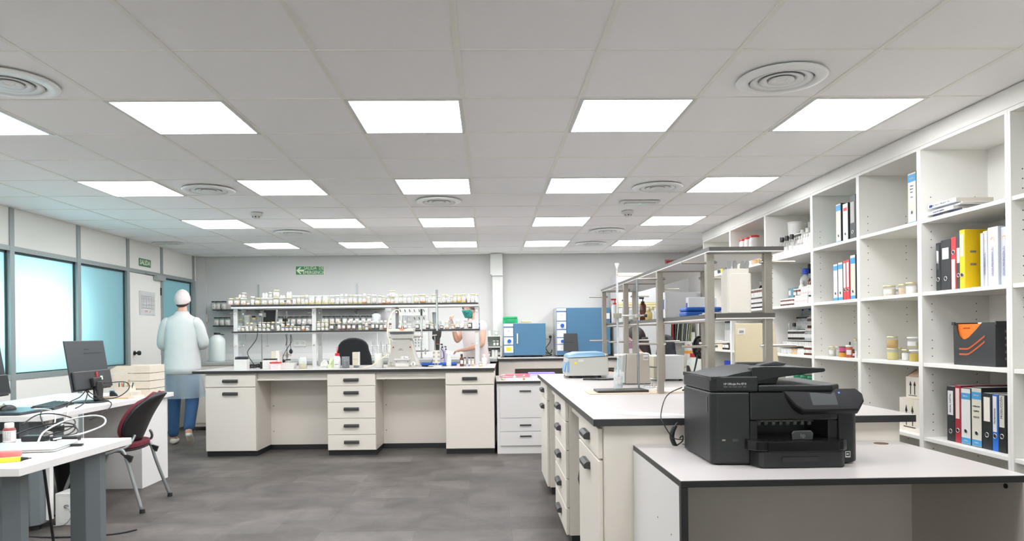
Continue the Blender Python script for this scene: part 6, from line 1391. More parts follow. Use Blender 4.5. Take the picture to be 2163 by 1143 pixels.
# ================================================================ the shelving along the right wall
FX, BX = 2.60, 3.015
YB = [8.365, 7.43, 6.485, 5.545, 4.845, 4.15, 3.43, 2.70, 1.97, 1.24]
LV = [.16, .605, 1.048, 1.472, 1.905]        # upper faces of the shelves
TT = 2.325
names = ['empty-topped far end', 'red-capped jar', 'crowded bottle', 'binder and cream pot', 'honey jar and carton', 'organiser box', 'closest visible', 'closest', 'out of sight']
def YP(px, x): return x / math.tan(math.atan((px - 1063.0) / 1476.4) + .0217)
HOLE = mat('pin hole', (70, 66, 60), .7)
for i in range(9):
    y1, y0 = YB[i], YB[i + 1]
    o = thing('shelving_unit', (FX, y0, 0), 'white open shelving unit along the right wall, %s bay' % names[i], 'shelving unit', 0, 'white shelving units')
    L_ = y1 - y0; t = .019; D_ = BX - FX
    MB().box(0, D_, 0.0005, t, 0, TT + .02, SHELFW).build('side_panel', o); MB().box(0, D_, L_ - t, L_ - .0005, 0, TT + .02, SHELFW).build('side_panel', o)
    MB().box(D_ - .006, D_, t, L_ - t, 0, TT, SHELFW).build('back_panel', o)
    MB().box(0, D_ - .0065, t + .0005, L_ - t - .0005, TT, TT + .02, SHELFW).build('top_board', o)
    for z in LV: MB().box(.004, D_ - .007, t + .0005, L_ - t - .0005, z - .022, z, SHELFW).build('shelf', o, bevel=.0015)
    h = MB()
    for z in LV[1:]:
        for dz in (.04, .088, .136, -.07, -.118, -.166):
            for x in (.06, .33): h.cyl((x, L_ - t - .0012, z + dz), (x, L_ - t, z + dz), .0035, HOLE, 6)
            for x in (.06, .33): h.cyl((x, t, z + dz), (x, t + .0012, z + dz), .0035, HOLE, 6)
    h.build('pin_holes', o)
struct(MB().box(FX - .004, FX + .012, YB[-1], YB[0], TT + .0205, CZ, SHELFW).build('trim_4'))
def Sy(px, x=2.68): return YP(px, x)
BIND = {}
def binder(y_far, y_near, zs, h, col, lab, name='ring_binder', sp=None, lbl=None, x=2.655, d=.285, hole=.058, band=None, texts=None, group=None, finger=True, tilt=0, top=None):
    """lever arch binder standing on a shelf, spine towards -X; origin at the near lower front corner"""
    w_ = max(.012, y_far - y_near - .0012)
    o = thing(name, (x, y_near, zs + .0005), lab, 'binder', 0, group)
    m = mat('binder %d %d %d' % col, col, .45, var=.03)
    MB().box(0, d, 0, w_, 0, h, m).build('cover', o, bevel=.0025)
    MB().box(.006, d - .004, .003, w_ - .003, h - .004, h + .0004, PAPER if top is None else m).build('pages', o)
    if sp: MB().box(-.0012, -.0002, .004, w_ - .004, .004, h - .004, mat('spine card %d %d %d' % sp, sp, .55)).build('spine_card', o)
    if band:
        for z0, z1 in band: MB().box(-.0020, -.0013, .004, w_ - .004, z0 * h, z1 * h, mat('blue band', (64, 150, 204), .5)).build('blue_band', o)
    if lbl:
        z0, z1, c = lbl; MB().box(-.0024, -.0013 if sp else -.0003, w_ * .18, w_ * .82, z0 * h, z1 * h, mat('spine label %d %d %d' % c, c, .6)).build('spine_label', o)
    if finger:
        r = min(.0135, w_ * .34); yc = w_ / 2
        b = MB(); T = Matrix.Translation((0, yc, hole)) @ Matrix.Rotation(-pi / 2, 4, 'Y')
        b.lathe([(r, .001), (r * 1.0, .0034), (r * .74, .0034), (r * .74, .001)], CHROME, n=20, T=T, cap=False); b.lathe([(.0005, .0030), (r * .74, .0030)], BLK, n=20, T=T, cap=False); b.build('finger_ring', o)
    for s_, z, size, rz, mm in (texts or []):
        rot = WEST if not rz else (pi / 2, -pi / 2 if rz > 0 else pi / 2, -pi / 2)
        if rz: rot = Euler((0, 0, 0)); M = Matrix.Rotation(-pi / 2, 3, 'Z') @ Matrix.Rotation(pi / 2, 3, 'X') @ Matrix.Rotation(pi / 2, 3, 'Z'); rot = M.to_euler()
        text('lettering', s_, size, o, (-.0030, w_ / 2, z * h), rot, mm, sx=.8)
    return o
K_, R_, BL_ = (40, 42, 44), (190, 46, 56), (34, 104, 196)
WHC = (220, 220, 218); CRC = (212, 208, 192)
z = LV[1]; G = 'ring binders on the lowest visible shelf'
binder(Sy(2006.8), Sy(2024), z, .315, K_, 'black binder with a handwritten white label, first of the lowest row', lbl=(.48, .92, WHC), texts=[('CAPITAL', .78, .018, 1, INK), ('ANUAL', .60, .018, 1, INK)], group=G)
binder(Sy(2024.3), Sy(2036.5), z, .325, (172, 40, 54), 'dark red binder with a taped cream label in the lowest row', lbl=(.42, .95, (226, 206, 196)), group=G, hole=.07)
binder(Sy(2037), Sy(2058.5), z, .315, K_, 'white-spined binder with blue bands, beside the dark red one', sp=WHC, band=[(.80, .91), (.02, .12)], texts=[('MERCLAS', .855, .012, 0, PAPER), ('STAPLES', .07, .010, 0, PAPER)], group=G, hole=.075)
binder(Sy(2059.3), Sy(2082), z, .325, K_, 'cream-spined binder with blue bands and handwriting in the lowest row', sp=CRC, band=[(.80, .92), (.02, .12)], texts=[('MERCLAS', .865, .012, 0, PAPER), ('CALIBRACION', .68, .011, 0, INK), ('EQUIPOS', .60, .013, 0, INK), ('ENSAYOS', .50, .013, 0, INK), ('STAPLES', .07, .010, 0, PAPER)], group=G, hole=.075)
binder(Sy(2082.6), Sy(2102.8), z, .300, (34, 36, 38), 'black binder with an oval emblem label in the lowest row', lbl=(.50, .93, (226, 222, 210)), group=G, hole=.078)
binder(Sy(2103.4), Sy(2116), z, .298, BL_, 'bright blue binder with a white spine card in the lowest row', lbl=(.34, .97, WHC), texts=[('Mantenimiento', .62, .017, 1, INK)], group=G, hole=.08)
o = binder(Sy(2116.5), Sy(2133), z, .300, (28, 29, 31), 'black binder with a loose handwritten cover paper, last of the lowest row', lbl=(.44, .99, (214, 210, 196)), texts=[('PRODUCCIÓN', .78, .022, 1, INK)], group=G, hole=.085)
z = LV[3]; G = 'ring binders under the magazines'
binder(Sy(1987), Sy(1997.3), z, .285, K_, 'narrow black binder at the start of the row beside the yellow one', lbl=(.45, .95, (66, 68, 70)), group=G, hole=.07)
binder(Sy(1997.6), Sy(2019), z, .295, K_, 'black binder with a small white square label, under the magazines', lbl=(.62, .84, WHC), group=G, hole=.07)
binder(Sy(2019.3), Sy(2030.5), z, .300, (196, 50, 58), 'red binder with a tall white label next to the yellow binder', lbl=(.02, .58, WHC), group=G, hole=.215)
binder(Sy(2030.8), Sy(2040), z, .325, (48, 58, 58), 'tall dark green-grey binder behind the yellow binder', lbl=(.46, .72, WHC), group=G, hole=.08)
o = binder(Sy(2040.3), Sy(2051.5), z, .33, (234, 196, 18), 'bright yellow lever arch binder under the magazine pile', lbl=(.55, .93, (238, 228, 180)), group=G, hole=.078, d=.30, x=2.648)
b = MB()
for z_ in (.20, .13): b.rbox(.03, .065, -.0016, -.0002, z_, z_ + .012, CHROME, r=.001)
b.build('ring_slot', o)
binder(Sy(2064.5), Sy(2072), z, .290, (206, 204, 200), 'grey patterned folder leaning beside the yellow binder', name='folder', group=G, finger=False, x=2.70, lbl=(.08, .15, (50, 66, 60)))
binder(Sy(2072.2), Sy(2077.5), z, .295, (222, 222, 220), 'slim plain white folder before the logo binders', name='folder', group=G, finger=False, x=2.68)
ORT = mat('violet print', (110, 104, 160), .6); ORR = mat('orange ring print', (240, 180, 60), .6)
for k, (a, b_, x) in enumerate(((2078, 2087.5, 2.69), (2088, 2110, 2.665), (2113, 2133, 2.68))):
    lab = ('narrow white binder with a violet vertical title and orange arc', 'wide white binder with a violet vertical title and orange arc', 'white binder with an orange arc cut off by the shelf panel')[k]
    o = binder(YP(a, x), YP(b_, x), z, .305 + .008 * (k == 1), (200, 203, 210), lab, group=G, finger=False, x=x, texts=[('ORION PREVENCIÓN, S.L.', .42, .017 if k else .013, 1, ORT)], top=1)
    w_ = YP(a, x) - YP(b_, x); s = MB(); rr_ = min(.015, w_ * .3)
    T = Matrix.Translation((-.002, w_ / 2, .245)) @ Matrix.Rotation(-pi / 2, 4, 'Y')
    vs = []; fs = []
    for q_ in range(15):
        a_ = -2.2 + 3.6 * q_ / 14
        for r0 in (rr_, rr_ * .78): vs.append((r0 * cos(a_), r0 * sin(a_), 0))
    for q_ in range(14): fs.append((2 * q_, 2 * q_ + 1, 2 * q_ + 3, 2 * q_ + 2))
    s.add(vs, fs, ORR, T=T); s.build('logo', o)
o = thing('paper_curl', (2.66, YP(1984, 2.66), z + .20), 'curled white sticker peeling beside the narrow black binder', 'sticker')
s = MB(); s.grid(lambda i, j: (-.0 - .012 * sin(i / 8 * pi * .8), .01 - .022 * i / 8 , -.035 + .075 * j / 3 - .02 * (i / 8 - .5) ** 2), 9, 4, PAPER); s.build('curl', o, solid=.001)
# magazines lying flat on the top shelf
z = LV[4]; ya, yb_ = YP(1961, 2.626), YP(2022, 2.626); zz = z + .0006
rows = [((28, 34, 70), .022, -.012, .02, 'dark blue thick book at the bottom of the magazine pile', 'RUBIO I'), ((196, 200, 208), .020, .03, .0, 'grey catalogue in the lower half of the magazine pile', 'CATALOGO GENERAL'), ((226, 226, 228), .008, .0, .02, 'thin white brochure in the middle of the magazine pile', None), ((222, 222, 224), .007, -.004, .03, 'thin pink-edged brochure in the magazine pile', None), ((232, 234, 238), .024, .006, .0, 'thick white catalogue with a blue logo on top of the pile', 'REACTIVOS Y PRODUCTOS')]
for k, (c, t_, dy, dx, lab, tx) in enumerate(rows):
    o = thing('magazine', (2.630 + dx, yb_ + dy, zz), lab, 'magazine', -.04 * (k % 2), 'magazines lying on the top shelf')
    l_ = ya - yb_ - .01; MB().box(0, .215, 0, l_, 0, t_, mat('cover pile %d' % k, c, .35)).build('cover', o)
    MB().box(.004, .214, -.0008, -.0001, .0018, t_ - .0015, mat('page edges', (200, 194, 184), .8)).build('pages', o)
    if tx: text('lettering', tx, t_ * .55, o, (-.0008, l_ * .55, t_ / 2), WEST, mat('gold print', (216, 176, 80), .5) if k == 0 else INK)
    if k == 4: MB().box(-.0012, -.0004, l_ - .04, l_ - .012, .004, .020, mat('navy', (40, 70, 150), .5)).build('logo', o)
    zz += t_ + .0006
# black organiser box with orange folders
z = LV[2]; y0_, y1_ = YP(2102.5, 2.645), YP(2014.5, 2.645); l_ = y1_ - y0_
o = thing('hanging_file_box', (2.645, y0_, z + .0005), 'black file box with a curved cut-out showing orange folders', 'file box')
KB = mat('file box black', (50, 51, 53), .5, bump=.05)
C = [(0, .0), (l_, .0), (l_ * 1.01, .20), (l_ * 1.01, .235), (l_ * .955, .235)]
cut = [(l_ * .93, .235), (l_ * .92, .20), (l_ * .88, .165), (l_ * .80, .145), (l_ * .72, .142), (l_ * .62, .155), (l_ * .45, .195), (l_ * .30, .235)]
MB().xprism([(0, 0), (l_, 0), (l_ * 1.01, .20), (l_ * 1.01, .235)] + cut + [(0, .235)], 0, .006, KB).build('front_panel', o)
MB().box(.0062, .28, 0, .006, 0, .235, KB).box(.0062, .28, l_ - .006, l_, 0, .235, KB).box(.275, .281, 0.0062, l_ - .0062, 0, .235, KB).box(.0062, .2748, .0062, l_ - .0062, 0, .004, KB).build('sides', o)
MB().box(.0, .28, -.006, -.0002, .222, .240, KB).build('rim', o); MB().box(-.006, -.0002, l_ * .95, l_ * 1.03, .222, .240, KB).build('lug', o)
OR = mat('orange folder', (240, 120, 30), .6)
f = MB()
for x in (.012, .045, .085): f.box(x, x + .004, .01, l_ - .008, .006, .228, OR)
f.build('folders', o)
MB().box(.05, .12, .12, .2, .2285, .236, mat('tab clear', (214, 220, 226), .3)).box(.14, .2, .05, .12, .2285, .238, mat('tab clear', (214, 220, 226), .3)).build('tabs', o)
for zz0 in (.055, .085):
    s = MB(); P = []
    for q_ in range(11): tq = q_ / 10; P.append((l_ * (.86 - .62 * tq), zz0 + (0 if tq < .35 else .075 * (tq - .35) ** 1.1 / .65)))
    P2 = [(a, b + .010) for a, b in P[::-1]]; s.xprism(P + P2, -.0008, -.0001, mat('orange slot', (186, 84, 28), .6)); s.build('slot', o)
s = MB()
for k in range(5): s.rbox(.05, .20, -.0012, -.0002, .035 + .036 * k, .050 + .036 * k, mat('slot grey', (120, 100, 98), .5), r=.0004)
s.build('side_slots', o)
text('lettering', 'EUROFLEX', .012, o, (.011, l_ * .72, .205), WEST, mat('dark orange print', (170, 80, 30), .6))
# lone binder on the upper shelf of the next bay
binder(YP(1920.5, 2.655), YP(1939, 2.655), LV[4], .325, (60, 56, 54), 'lone cream-spined binder with a handwritten note on the upper shelf', sp=CRC, band=[(.82, .96), (.0, .05)], lbl=(.46, .80, WHC), texts=[('MERCLAS', .885, .012, 0, PAPER), ('Catalogo', .74, .012, 0, INK), ('Materias', .68, .012, 0, INK), ('Primas', .62, .012, 0, INK), ('15/16', .52, .013, 0, INK)], hole=.075)
# binders two bays on
z = LV[4]; G = 'binders in the upper binder bay'
binder(YP(1770.5, 2.70), YP(1772.3, 2.70) - .006, z, .20, (70, 160, 168), 'thin teal folder at the start of the upper binder bay', name='folder', finger=False, x=2.72, group=G)
binder(YP(1772.6, 2.67), YP(1783.4, 2.67), z, .300, K_, 'white-spined binder with blue ends on the upper binder shelf', sp=CRC, band=[(.82, .96), (.0, .06)], group=G)
binder(YP(1784, 2.66), YP(1795.6, 2.66), z, .285, (46, 48, 50), 'white-spined binder with a red mark on the upper binder shelf', sp=WHC, lbl=(.80, .88, (220, 80, 90)), group=G)
binder(YP(1796.2, 2.65), YP(1808.5, 2.65), z, .325, (52, 54, 56), 'tall black binder with torn silver film on the upper binder shelf', lbl=(.38, .85, (178, 176, 172)), group=G)
z = LV[3]; G = 'binders in the lower binder bay'
binder(YP(1763, 2.66), YP(1772.3, 2.66), z, .285, K_, 'white-spined blue-banded binder, outer one of the pair beside two red binders', sp=WHC, band=[(.82, .94), (.0, .09)], group=G)
binder(YP(1772.8, 2.66), YP(1783.2, 2.66), z, .290, K_, 'white-spined blue-banded binder, inner one of the pair touching the red binders', sp=WHC, band=[(.82, .94), (.0, .09)], group=G)
binder(YP(1783.6, 2.66), YP(1790.4, 2.66), z, .292, (204, 56, 60), 'narrow red binder beside the white-spined pair', lbl=(.32, .94, WHC), group=G, hole=.075)
binder(YP(1790.6, 2.66), YP(1797, 2.66), z, .296, (204, 56, 60), 'narrow red binder touching the tall cream-spined binder', lbl=(.32, .94, WHC), group=G, hole=.075)
binder(YP(1797.4, 2.655), YP(1808.6, 2.655), z, .325, (60, 60, 58), 'tall cream-spined binder with blue bands ending the row of red binders', sp=CRC, band=[(.80, .93), (.0, .09)], group=G)
# ------------ jars and bottles on the shelves
def put(px, x, zs, wpx, hpx, kind, lid, body, cont, fill, look, place, cat='jar', group=None, dz=0, label=True, mark=True, name=None):
    y = YP(px, x); s = y / 1476.0 * 1.0
    r = wpx / 2 * s * .98; h = hpx * s
    nm = name or {'jar': 'glass_jar', 'tub': 'plastic_tub', 'bottle': 'bottle', 'vial': 'vial'}[kind]
    o = vessel(nm, kind, round(r, 3), round(h, 3), lid, body, cont, fill, label, mark)
    o.location = (x, y, zs + .0006 + dz); o.rotation_euler = (0, 0, -.75 + random.uniform(-.2, .2)); reg(o, look, place, cat, group or cat + 's on the shelving'); return o
z = LV[3]; P_ = 'on the middle shelf of the honey jar bay'
put(1879.5, 2.70, z, 25, 24, 'jar', 'gold', 'glass', (232, 222, 206), .9, 'cream jar with handwritten label', P_, mark=False); put(1896, 2.85, z, 9, 20, 'jar', 'white', 'glass', (200, 180, 150), .8, 'tan jar behind the others', P_)
put(1908, 2.74, z, 17, 25, 'jar', 'gold', 'glass', (226, 204, 176), .9, 'beige jar', P_, label=False); put(1926, 2.68, z, 22, 25.5, 'jar', 'gold', 'glass', (240, 238, 232), .9, 'white-filled jar with gold lid', P_, mark=False)
put(1939.5, 2.72, z, 8, 25, 'jar', 'white', 'glass', (226, 222, 212), .9, 'narrow pale jar against the panel', P_)
z = LV[2]; P_ = 'on the honey jar shelf'; h2 = 25.5 * YP(1885, 2.7) / 1476
put(1885, 2.70, z, 23, 25, 'jar', 'gold', 'glass', (216, 204, 130), .9, 'pale yellow jar under an amber jar', P_, mark=False, label=False); put(1885, 2.70, z, 22.5, 25, 'jar', 'gold', 'glass', (206, 168, 96), .92, 'stacked amber jar with handwriting', P_, dz=h2, mark=False, label=False)
put(1901, 2.86, z, 10, 24, 'jar', 'gold', 'glass', (200, 198, 160), .9, 'greenish jar set back', P_, label=False); put(1913, 2.72, z, 17, 24, 'jar', 'gold', 'glass', (240, 240, 238), .9, 'white-filled jar', P_, mark=False)
put(1930.5, 2.68, z, 20, 25, 'jar', 'white', 'glass', (196, 168, 40), .92, 'deep yellow oil jar', P_, label=False); put(1929, 2.70, z, 25, 24.5, 'jar', 'white', 'glass', (200, 200, 160), .7, 'stacked pale jar with white lid', P_, dz=h2, mark=False)
# cardboard boxes
def carton(y0, y1, x, zs, h, lab, open_=False):
    o = thing('carton', (x, y0, zs + .0006), lab, 'carton'); l_ = y1 - y0; CW = mat('white carton', (222, 214, 202), .75, var=.03)
    if open_: MB().box(0, .004, 0, l_, 0, h, CW).box(.24, .244, 0, l_, 0, h, CW).box(.0042, .2398, 0, .004, 0, h, CW).box(.0042, .2398, l_ - .004, l_, 0, h, CW).box(.0042, .2398, .0042, l_ - .0042, 0, .004, CW).build('body', o)
    else: MB().box(0, .26, 0, l_, 0, h, CW).build('body', o); MB().box(-.0008, .26, l_ * .3, l_ * .55, h + .0002, h + .001, CRM).box(-.0012, -.0003, l_ * .3, l_ * .55, h * .72, h, CRM).build('tape', o)
    if open_:
        f = MB(); C2 = mat('carton inside', (176, 150, 128), .8)
        f.add([(0, l_, h), (.22, l_, h), (.20, l_ - .02, h + .05), (.03, l_ - .05, h + .045)], [(0, 1, 2, 3)], C2); f.add([(0, 0.0, h), (0, l_ * .9, h), (.05, l_ * .6, h + .05), (.05, .02, h + .055)], [(0, 1, 2, 3)], C2); f.build('flap', o, solid=.003)
    a = MB()
    for yy in (.36, .66):
        c = l_ * yy; a.box(-.0016, -.0004, c - .0035, c + .0035, h * .18, h * .62, BLK); a.xprism([(c - .013, h * .60), (c + .013, h * .60), (c, h * .80)], -.0016, -.0004, BLK)
    a.box(-.0016, -.0004, l_ * .22, l_ * .80, h * .12, h * .145, BLK); a.build('arrows', o); return o
carton(YP(1941.5, 2.66), YP(1898.5, 2.66), 2.66, LV[1], .208, 'larger white carton with two up arrows, under the open one'); carton(YP(1941.5, 2.67) + .0, YP(1912.5, 2.67), 2.67, LV[1] + .2102, .135, 'open white carton with two up arrows stacked on the larger one', True)
z = LV[2]; P_ = 'on the terracotta jar shelf'
put(1757, 2.68, z, 13.5, 21, 'jar', 'gold', 'glass', (206, 204, 184), .9, 'pale beige gold-lidded jar', P_, mark=False); put(1768, 2.72, z, 9, 21, 'jar', 'white', 'glass', (236, 236, 234), .9, 'white jar', P_, mark=False)
y = YP(1779, 2.66); hh = 11 * y / 1476
for k, (lidc, body, lk) in enumerate((('black', (214, 150, 60), 'low orange pot with black lid'), ('black', (196, 90, 130), 'low pink pot with black lid'))):
    put(1779, 2.66, z, 14.5, 11, 'tub', lidc, body, None, 0, lk + (' at bottom' if k == 0 else ' on top'), P_, dz=k * hh * 1.03, label=False, cat='pot')
put(1793.4, 2.655, z, 14, 26.5, 'jar', 'white', (172, 84, 60), None, 0, 'terracotta jar with white label', P_, mark=False); put(1795, 2.72, z, 6, 32, 'bottle', 'black', 'dark', None, 0, 'black-capped bottle behind the terracotta jar', P_, label=False, cat='bottle')
put(1802.5, 2.68, z, 6.5, 18, 'bottle', 'black', 'amber', None, 0, 'little brown bottle', P_, cat='bottle'); put(1807.5, 2.67, z, 5, 14, 'vial', 'white', 'white', None, 0, 'little white bottle', P_, cat='bottle'); put(1807, 2.80, z, 7, 38, 'jar', 'gold', 'clear', None, 0, 'tall clear jar against the panel', P_, label=False)
put(1806, 2.68, LV[1], 6, 15, 'bottle', 'black', 'white', None, 0, 'small white bottle alone', 'on the low shelf of the binder bay', cat='bottle', label=False)
# --- crowded bottle bay (YB 5.545 .. 6.485) -------------------------------------------------
def rowf(y0, y1, n, x, zs, r, h, kind, lid, body, cont, fill, look, place, cat='bottle', dz=0, label=True, mark=False, jit=.0, group=None):
    far = min([b_ for b_ in YB if b_ > y0 + .005]) - .022 - r; near = max([b_ for b_ in YB if b_ < y0 + .005]) + .022 + r
    for k in range(n):
        y = max(near, (y0 + (y1 - y0) * k / max(1, n - 1)) * (x / 2.64))       # set back on its step, seen past the side panel
        if y > far: continue
        o = vessel({'jar': 'glass_jar', 'tub': 'plastic_tub', 'bottle': 'bottle', 'vial': 'vial'}[kind], kind, r, h, lid, body, cont, fill, label, mark)
        o.location = (x + random.uniform(-jit, jit), y, zs + .0006 + dz); o.rotation_euler = (0, 0, -.95 + random.uniform(-.25, .25)); reg(o, look, place, cat, group or look + ' ' + place)
def riser(y0, y1, x0, x1, zs, h, lab, name='shelf_riser'):
    far = min([b_ for b_ in YB if b_ > y0]) - .024; y1 = min(far, y1 * x0 / 2.64)
    o = thing(name, (x0, y0, zs + .0005), lab, 'riser'); MB().box(0, x1 - x0, 0, y1 - y0, h - .006, h, WHP).box(0, x1 - x0, 0, .004, 0, h - .0062, WHP).box(0, x1 - x0, y1 - y0 - .004, y1 - y0, 0, h - .0062, WHP).build('step', o); return o
a, b = 5.58, 6.44
z = LV[4]; P_ = 'on the crowded bay top shelf'
rowf(a + .02, a + .62, 14, 2.64, z, .019, .050, 'vial', 'white', 'white', None, 0, 'small white tub', P_)
rowf(a + .04, a + .34, 6, 2.695, z, .022, .085, 'jar', 'white', 'white', (240, 236, 230), .5, 'white jar in second row', P_)
for k, y in enumerate((a + .24, a + .30)): rowf(y, y, 1, 2.685, z, .020, .008, 'tub', 'orange', 'white', None, 0, 'orange lid disc', P_, dz=.0862, label=False)
riser(a + .015, a + .40, 2.735, 2.79, z, .08, 'white shelf riser behind the small tubs on the top shelf'); rowf(a + .03, a + .60, 13, 2.765, z, .019, .10, 'bottle', 'white', 'white', None, 0, 'white bottle on the riser', P_, dz=.0812)
rowf(a + .42, a + .62, 3, 2.705, z, .030, .20, 'bottle', 'black', 'glass', (214, 216, 208), .8, 'black-capped lab bottle', P_); rowf(a + .12, a + .32, 3, 2.845, z, .032, .255, 'bottle', 'white', 'glass', (206, 206, 170), .8, 'tall white-capped bottle', P_)
rowf(a + .655, a + .77, 3, 2.66, z, .022, .09, 'jar', 'blue', 'white', None, 0, 'blue-capped white jar', P_)
o = vessel('plastic_tub', 'tub', .062, .13, 'white', 'white', None, 0, True, False); o.location = (2.80, a + .72, z + .2035); tag(o, 'large white bucket high on the top shelf of the crowded bay', 'tub')
riser(a + .45, a + .84, 2.74, 2.86, z, .2025, 'tall white riser carrying the bucket on the top shelf')
rowf(a + .03, a + .14, 3, 2.93, z, .026, .33, 'bottle', 'white', 'thin', (222, 226, 222), .8, 'tall clear white-capped bottle', P_)
z = LV[3]; P_ = 'on the teal box shelf'
rowf(a + .40, a + .62, 6, 2.64, z, .020, .058, 'jar', 'white', 'amber', None, 0, 'white-capped brown bottle', P_); rowf(a + .14, a + .35, 8, 2.64, z, .014, .078, 'vial', 'white', 'white', None, 0, 'white vial in front', P_, mark=True)
rowf(a + .02, a + .09, 3, 2.64, z, .014, .055, 'vial', 'white', 'white', None, 0, 'tiny white vial by the panel', P_); rowf(a + .065, a + .065, 1, 2.70, z, .026, .075, 'jar', 'black', 'dark', None, 0, 'black jar', P_, label=False)
riser(a + .015, a + .55, 2.73, 2.96, z, .075, 'white riser under the teal box')
o = thing('teal_box', (2.76, a + .66, z + .076), 'teal cardboard box with a white label on the riser', 'box'); MB().box(0, .12, 0, .12, 0, .09, mat('teal card', (96, 142, 152), .6)).build('box', o); MB().box(-.0012, 0, .065, .11, .025, .07, PAPER).build('label', o)
rowf(a + .27, a + .34, 2, 2.76, z, .025, .075, 'jar', 'white', 'amber', None, 0, 'stacked brown jar with white cap', P_, dz=.0762); rowf(a + .04, a + .22, 6, 2.755, z, .016, .085, 'vial', 'white', 'white', None, 0, 'white vial on the riser', P_, dz=.0762, mark=True)
rowf(a + .16, a + .16, 1, 2.86, z, .050, .26, 'bottle', 'blue', 'thin', (220, 222, 222), .7, 'big translucent jug with a blue cap', P_, dz=.0762, cat='jug'); rowf(a + .235, a + .235, 1, 2.80, z, .026, .15, 'bottle', 'white', 'white', None, 0, 'white bottle before the jug', P_, dz=.0762)
rowf(a + .27, a + .27, 1, 2.92, z, .045, .22, 'jar', 'grey', 'white', None, 0, 'grey-lidded white canister', P_, dz=.0762, cat='canister'); rowf(a + .06, a + .06, 1, 2.83, z, .040, .20, 'bottle', 'grey', 'amber', None, 0, 'amber bottle with grey cap', P_, dz=.0762); rowf(a + .045, a + .045, 1, 2.92, z, .038, .30, 'jar', 'black', 'dark', None, 0, 'dark tall bottle by the panel', P_, dz=.0762, label=False)
z = LV[2]; P_ = 'on the stepped vial shelf'
rowf(a + .47, a + .60, 3, 2.64, z, .026, .042, 'tub', 'white', 'white', None, 0, 'low white pot in front', P_, cat='pot'); rowf(a + .34, a + .44, 6, 2.635, z, .0095, .045, 'vial', 'orange', 'clear', (236, 180, 60), .6, 'tiny orange vial', P_, label=False); rowf(a + .20, a + .31, 5, 2.635, z, .011, .05, 'vial', 'white', 'white', None, 0, 'tiny white vial', P_)
rowf(a + .015, a + .18, 7, 2.64, z, .014, .072, 'jar', 'white', 'amber', None, 0, 'white-capped brown bottle in front', P_); 
riser(a + .01, a + .70, 2.67, 2.995, z, .075, 'lowest white step of the vial shelf'); rowf(a + .05, a + .60, 15, 2.69, z, .013, .030, 'tub', 'white', 'white', None, 0, 'tiny white pot on the lowest step', P_, dz=.0762, cat='pot', label=False)
riser(a + .01, a + .55, 2.73, 2.995, z + .076, .045, 'second white step of the vial shelf'); rowf(a + .19, a + .49, 13, 2.755, z, .013, .085, 'jar', 'white', 'dark', None, 0, 'dark-banded white vial on the second step', P_, dz=.1222)
rowf(a + .02, a + .16, 5, 2.755, z, .016, .095, 'bottle', 'white', 'clear', (200, 206, 206), .6, 'clear white-capped bottle on the second step', P_, dz=.1222); rowf(a + .39, a + .39, 1, 2.81, z, .026, .15, 'bottle', 'black', 'clear', (200, 204, 204), .6, 'black-capped clear bottle', P_, dz=.1222); rowf(a + .49, a + .49, 1, 2.80, z, .014, .15, 'bottle', 'white', 'clear', None, 0, 'slim white-capped bottle', P_, dz=.1222)
riser(a + .01, a + .36, 2.85, 2.995, z + .1222, .10, 'third white step of the vial shelf'); rowf(a + .14, a + .35, 9, 2.875, z, .0125, .105, 'jar', 'black', 'clear', (220, 222, 220), .7, 'black-capped clear vial on the third step', P_, dz=.2232); rowf(a + .02, a + .12, 5, 2.875, z, .012, .10, 'jar', 'white', 'amber', None, 0, 'white-capped brown vial on the third step', P_, dz=.2232)
rowf(a + .21, a + .25, 2, 2.94, z, .014, .19, 'jar', 'blue', 'clear', None, 0, 'tall blue-capped tube', P_, dz=.2232); rowf(a + .13, a + .18, 3, 2.94, z, .013, .19, 'jar', 'white', 'clear', None, 0, 'tall white-capped tube', P_, dz=.2232); rowf(a + .04, a + .09, 3, 2.94, z, .013, .19, 'jar', 'blue', 'clear', None, 0, 'tall blue-capped tube by the panel', P_, dz=.2232)
z = LV[1]; P_ = 'below the stepped vial shelf'
rowf(a + .43, a + .43, 1, 2.72, z, .062, .30, 'tub', 'white', 'white', None, 0, 'tall white bucket', P_, cat='bucket', mark=True); rowf(a + .05, a + .30, 3, 2.74, z, .046, .26, 'tub', 'green', 'thin', (200, 210, 204), .8, 'translucent bucket with green lid', P_, cat='bucket')
rowf(a + .05, a + .20, 3, 2.66, z, .03, .09, 'tub', 'green', (30, 150, 90), None, 0, 'green plastic pot', P_, cat='pot', label=False); rowf(a + .30, a + .34, 2, 2.65, z, .024, .12, 'bottle', 'red', 'white', None, 0, 'red-capped white bottle', P_)
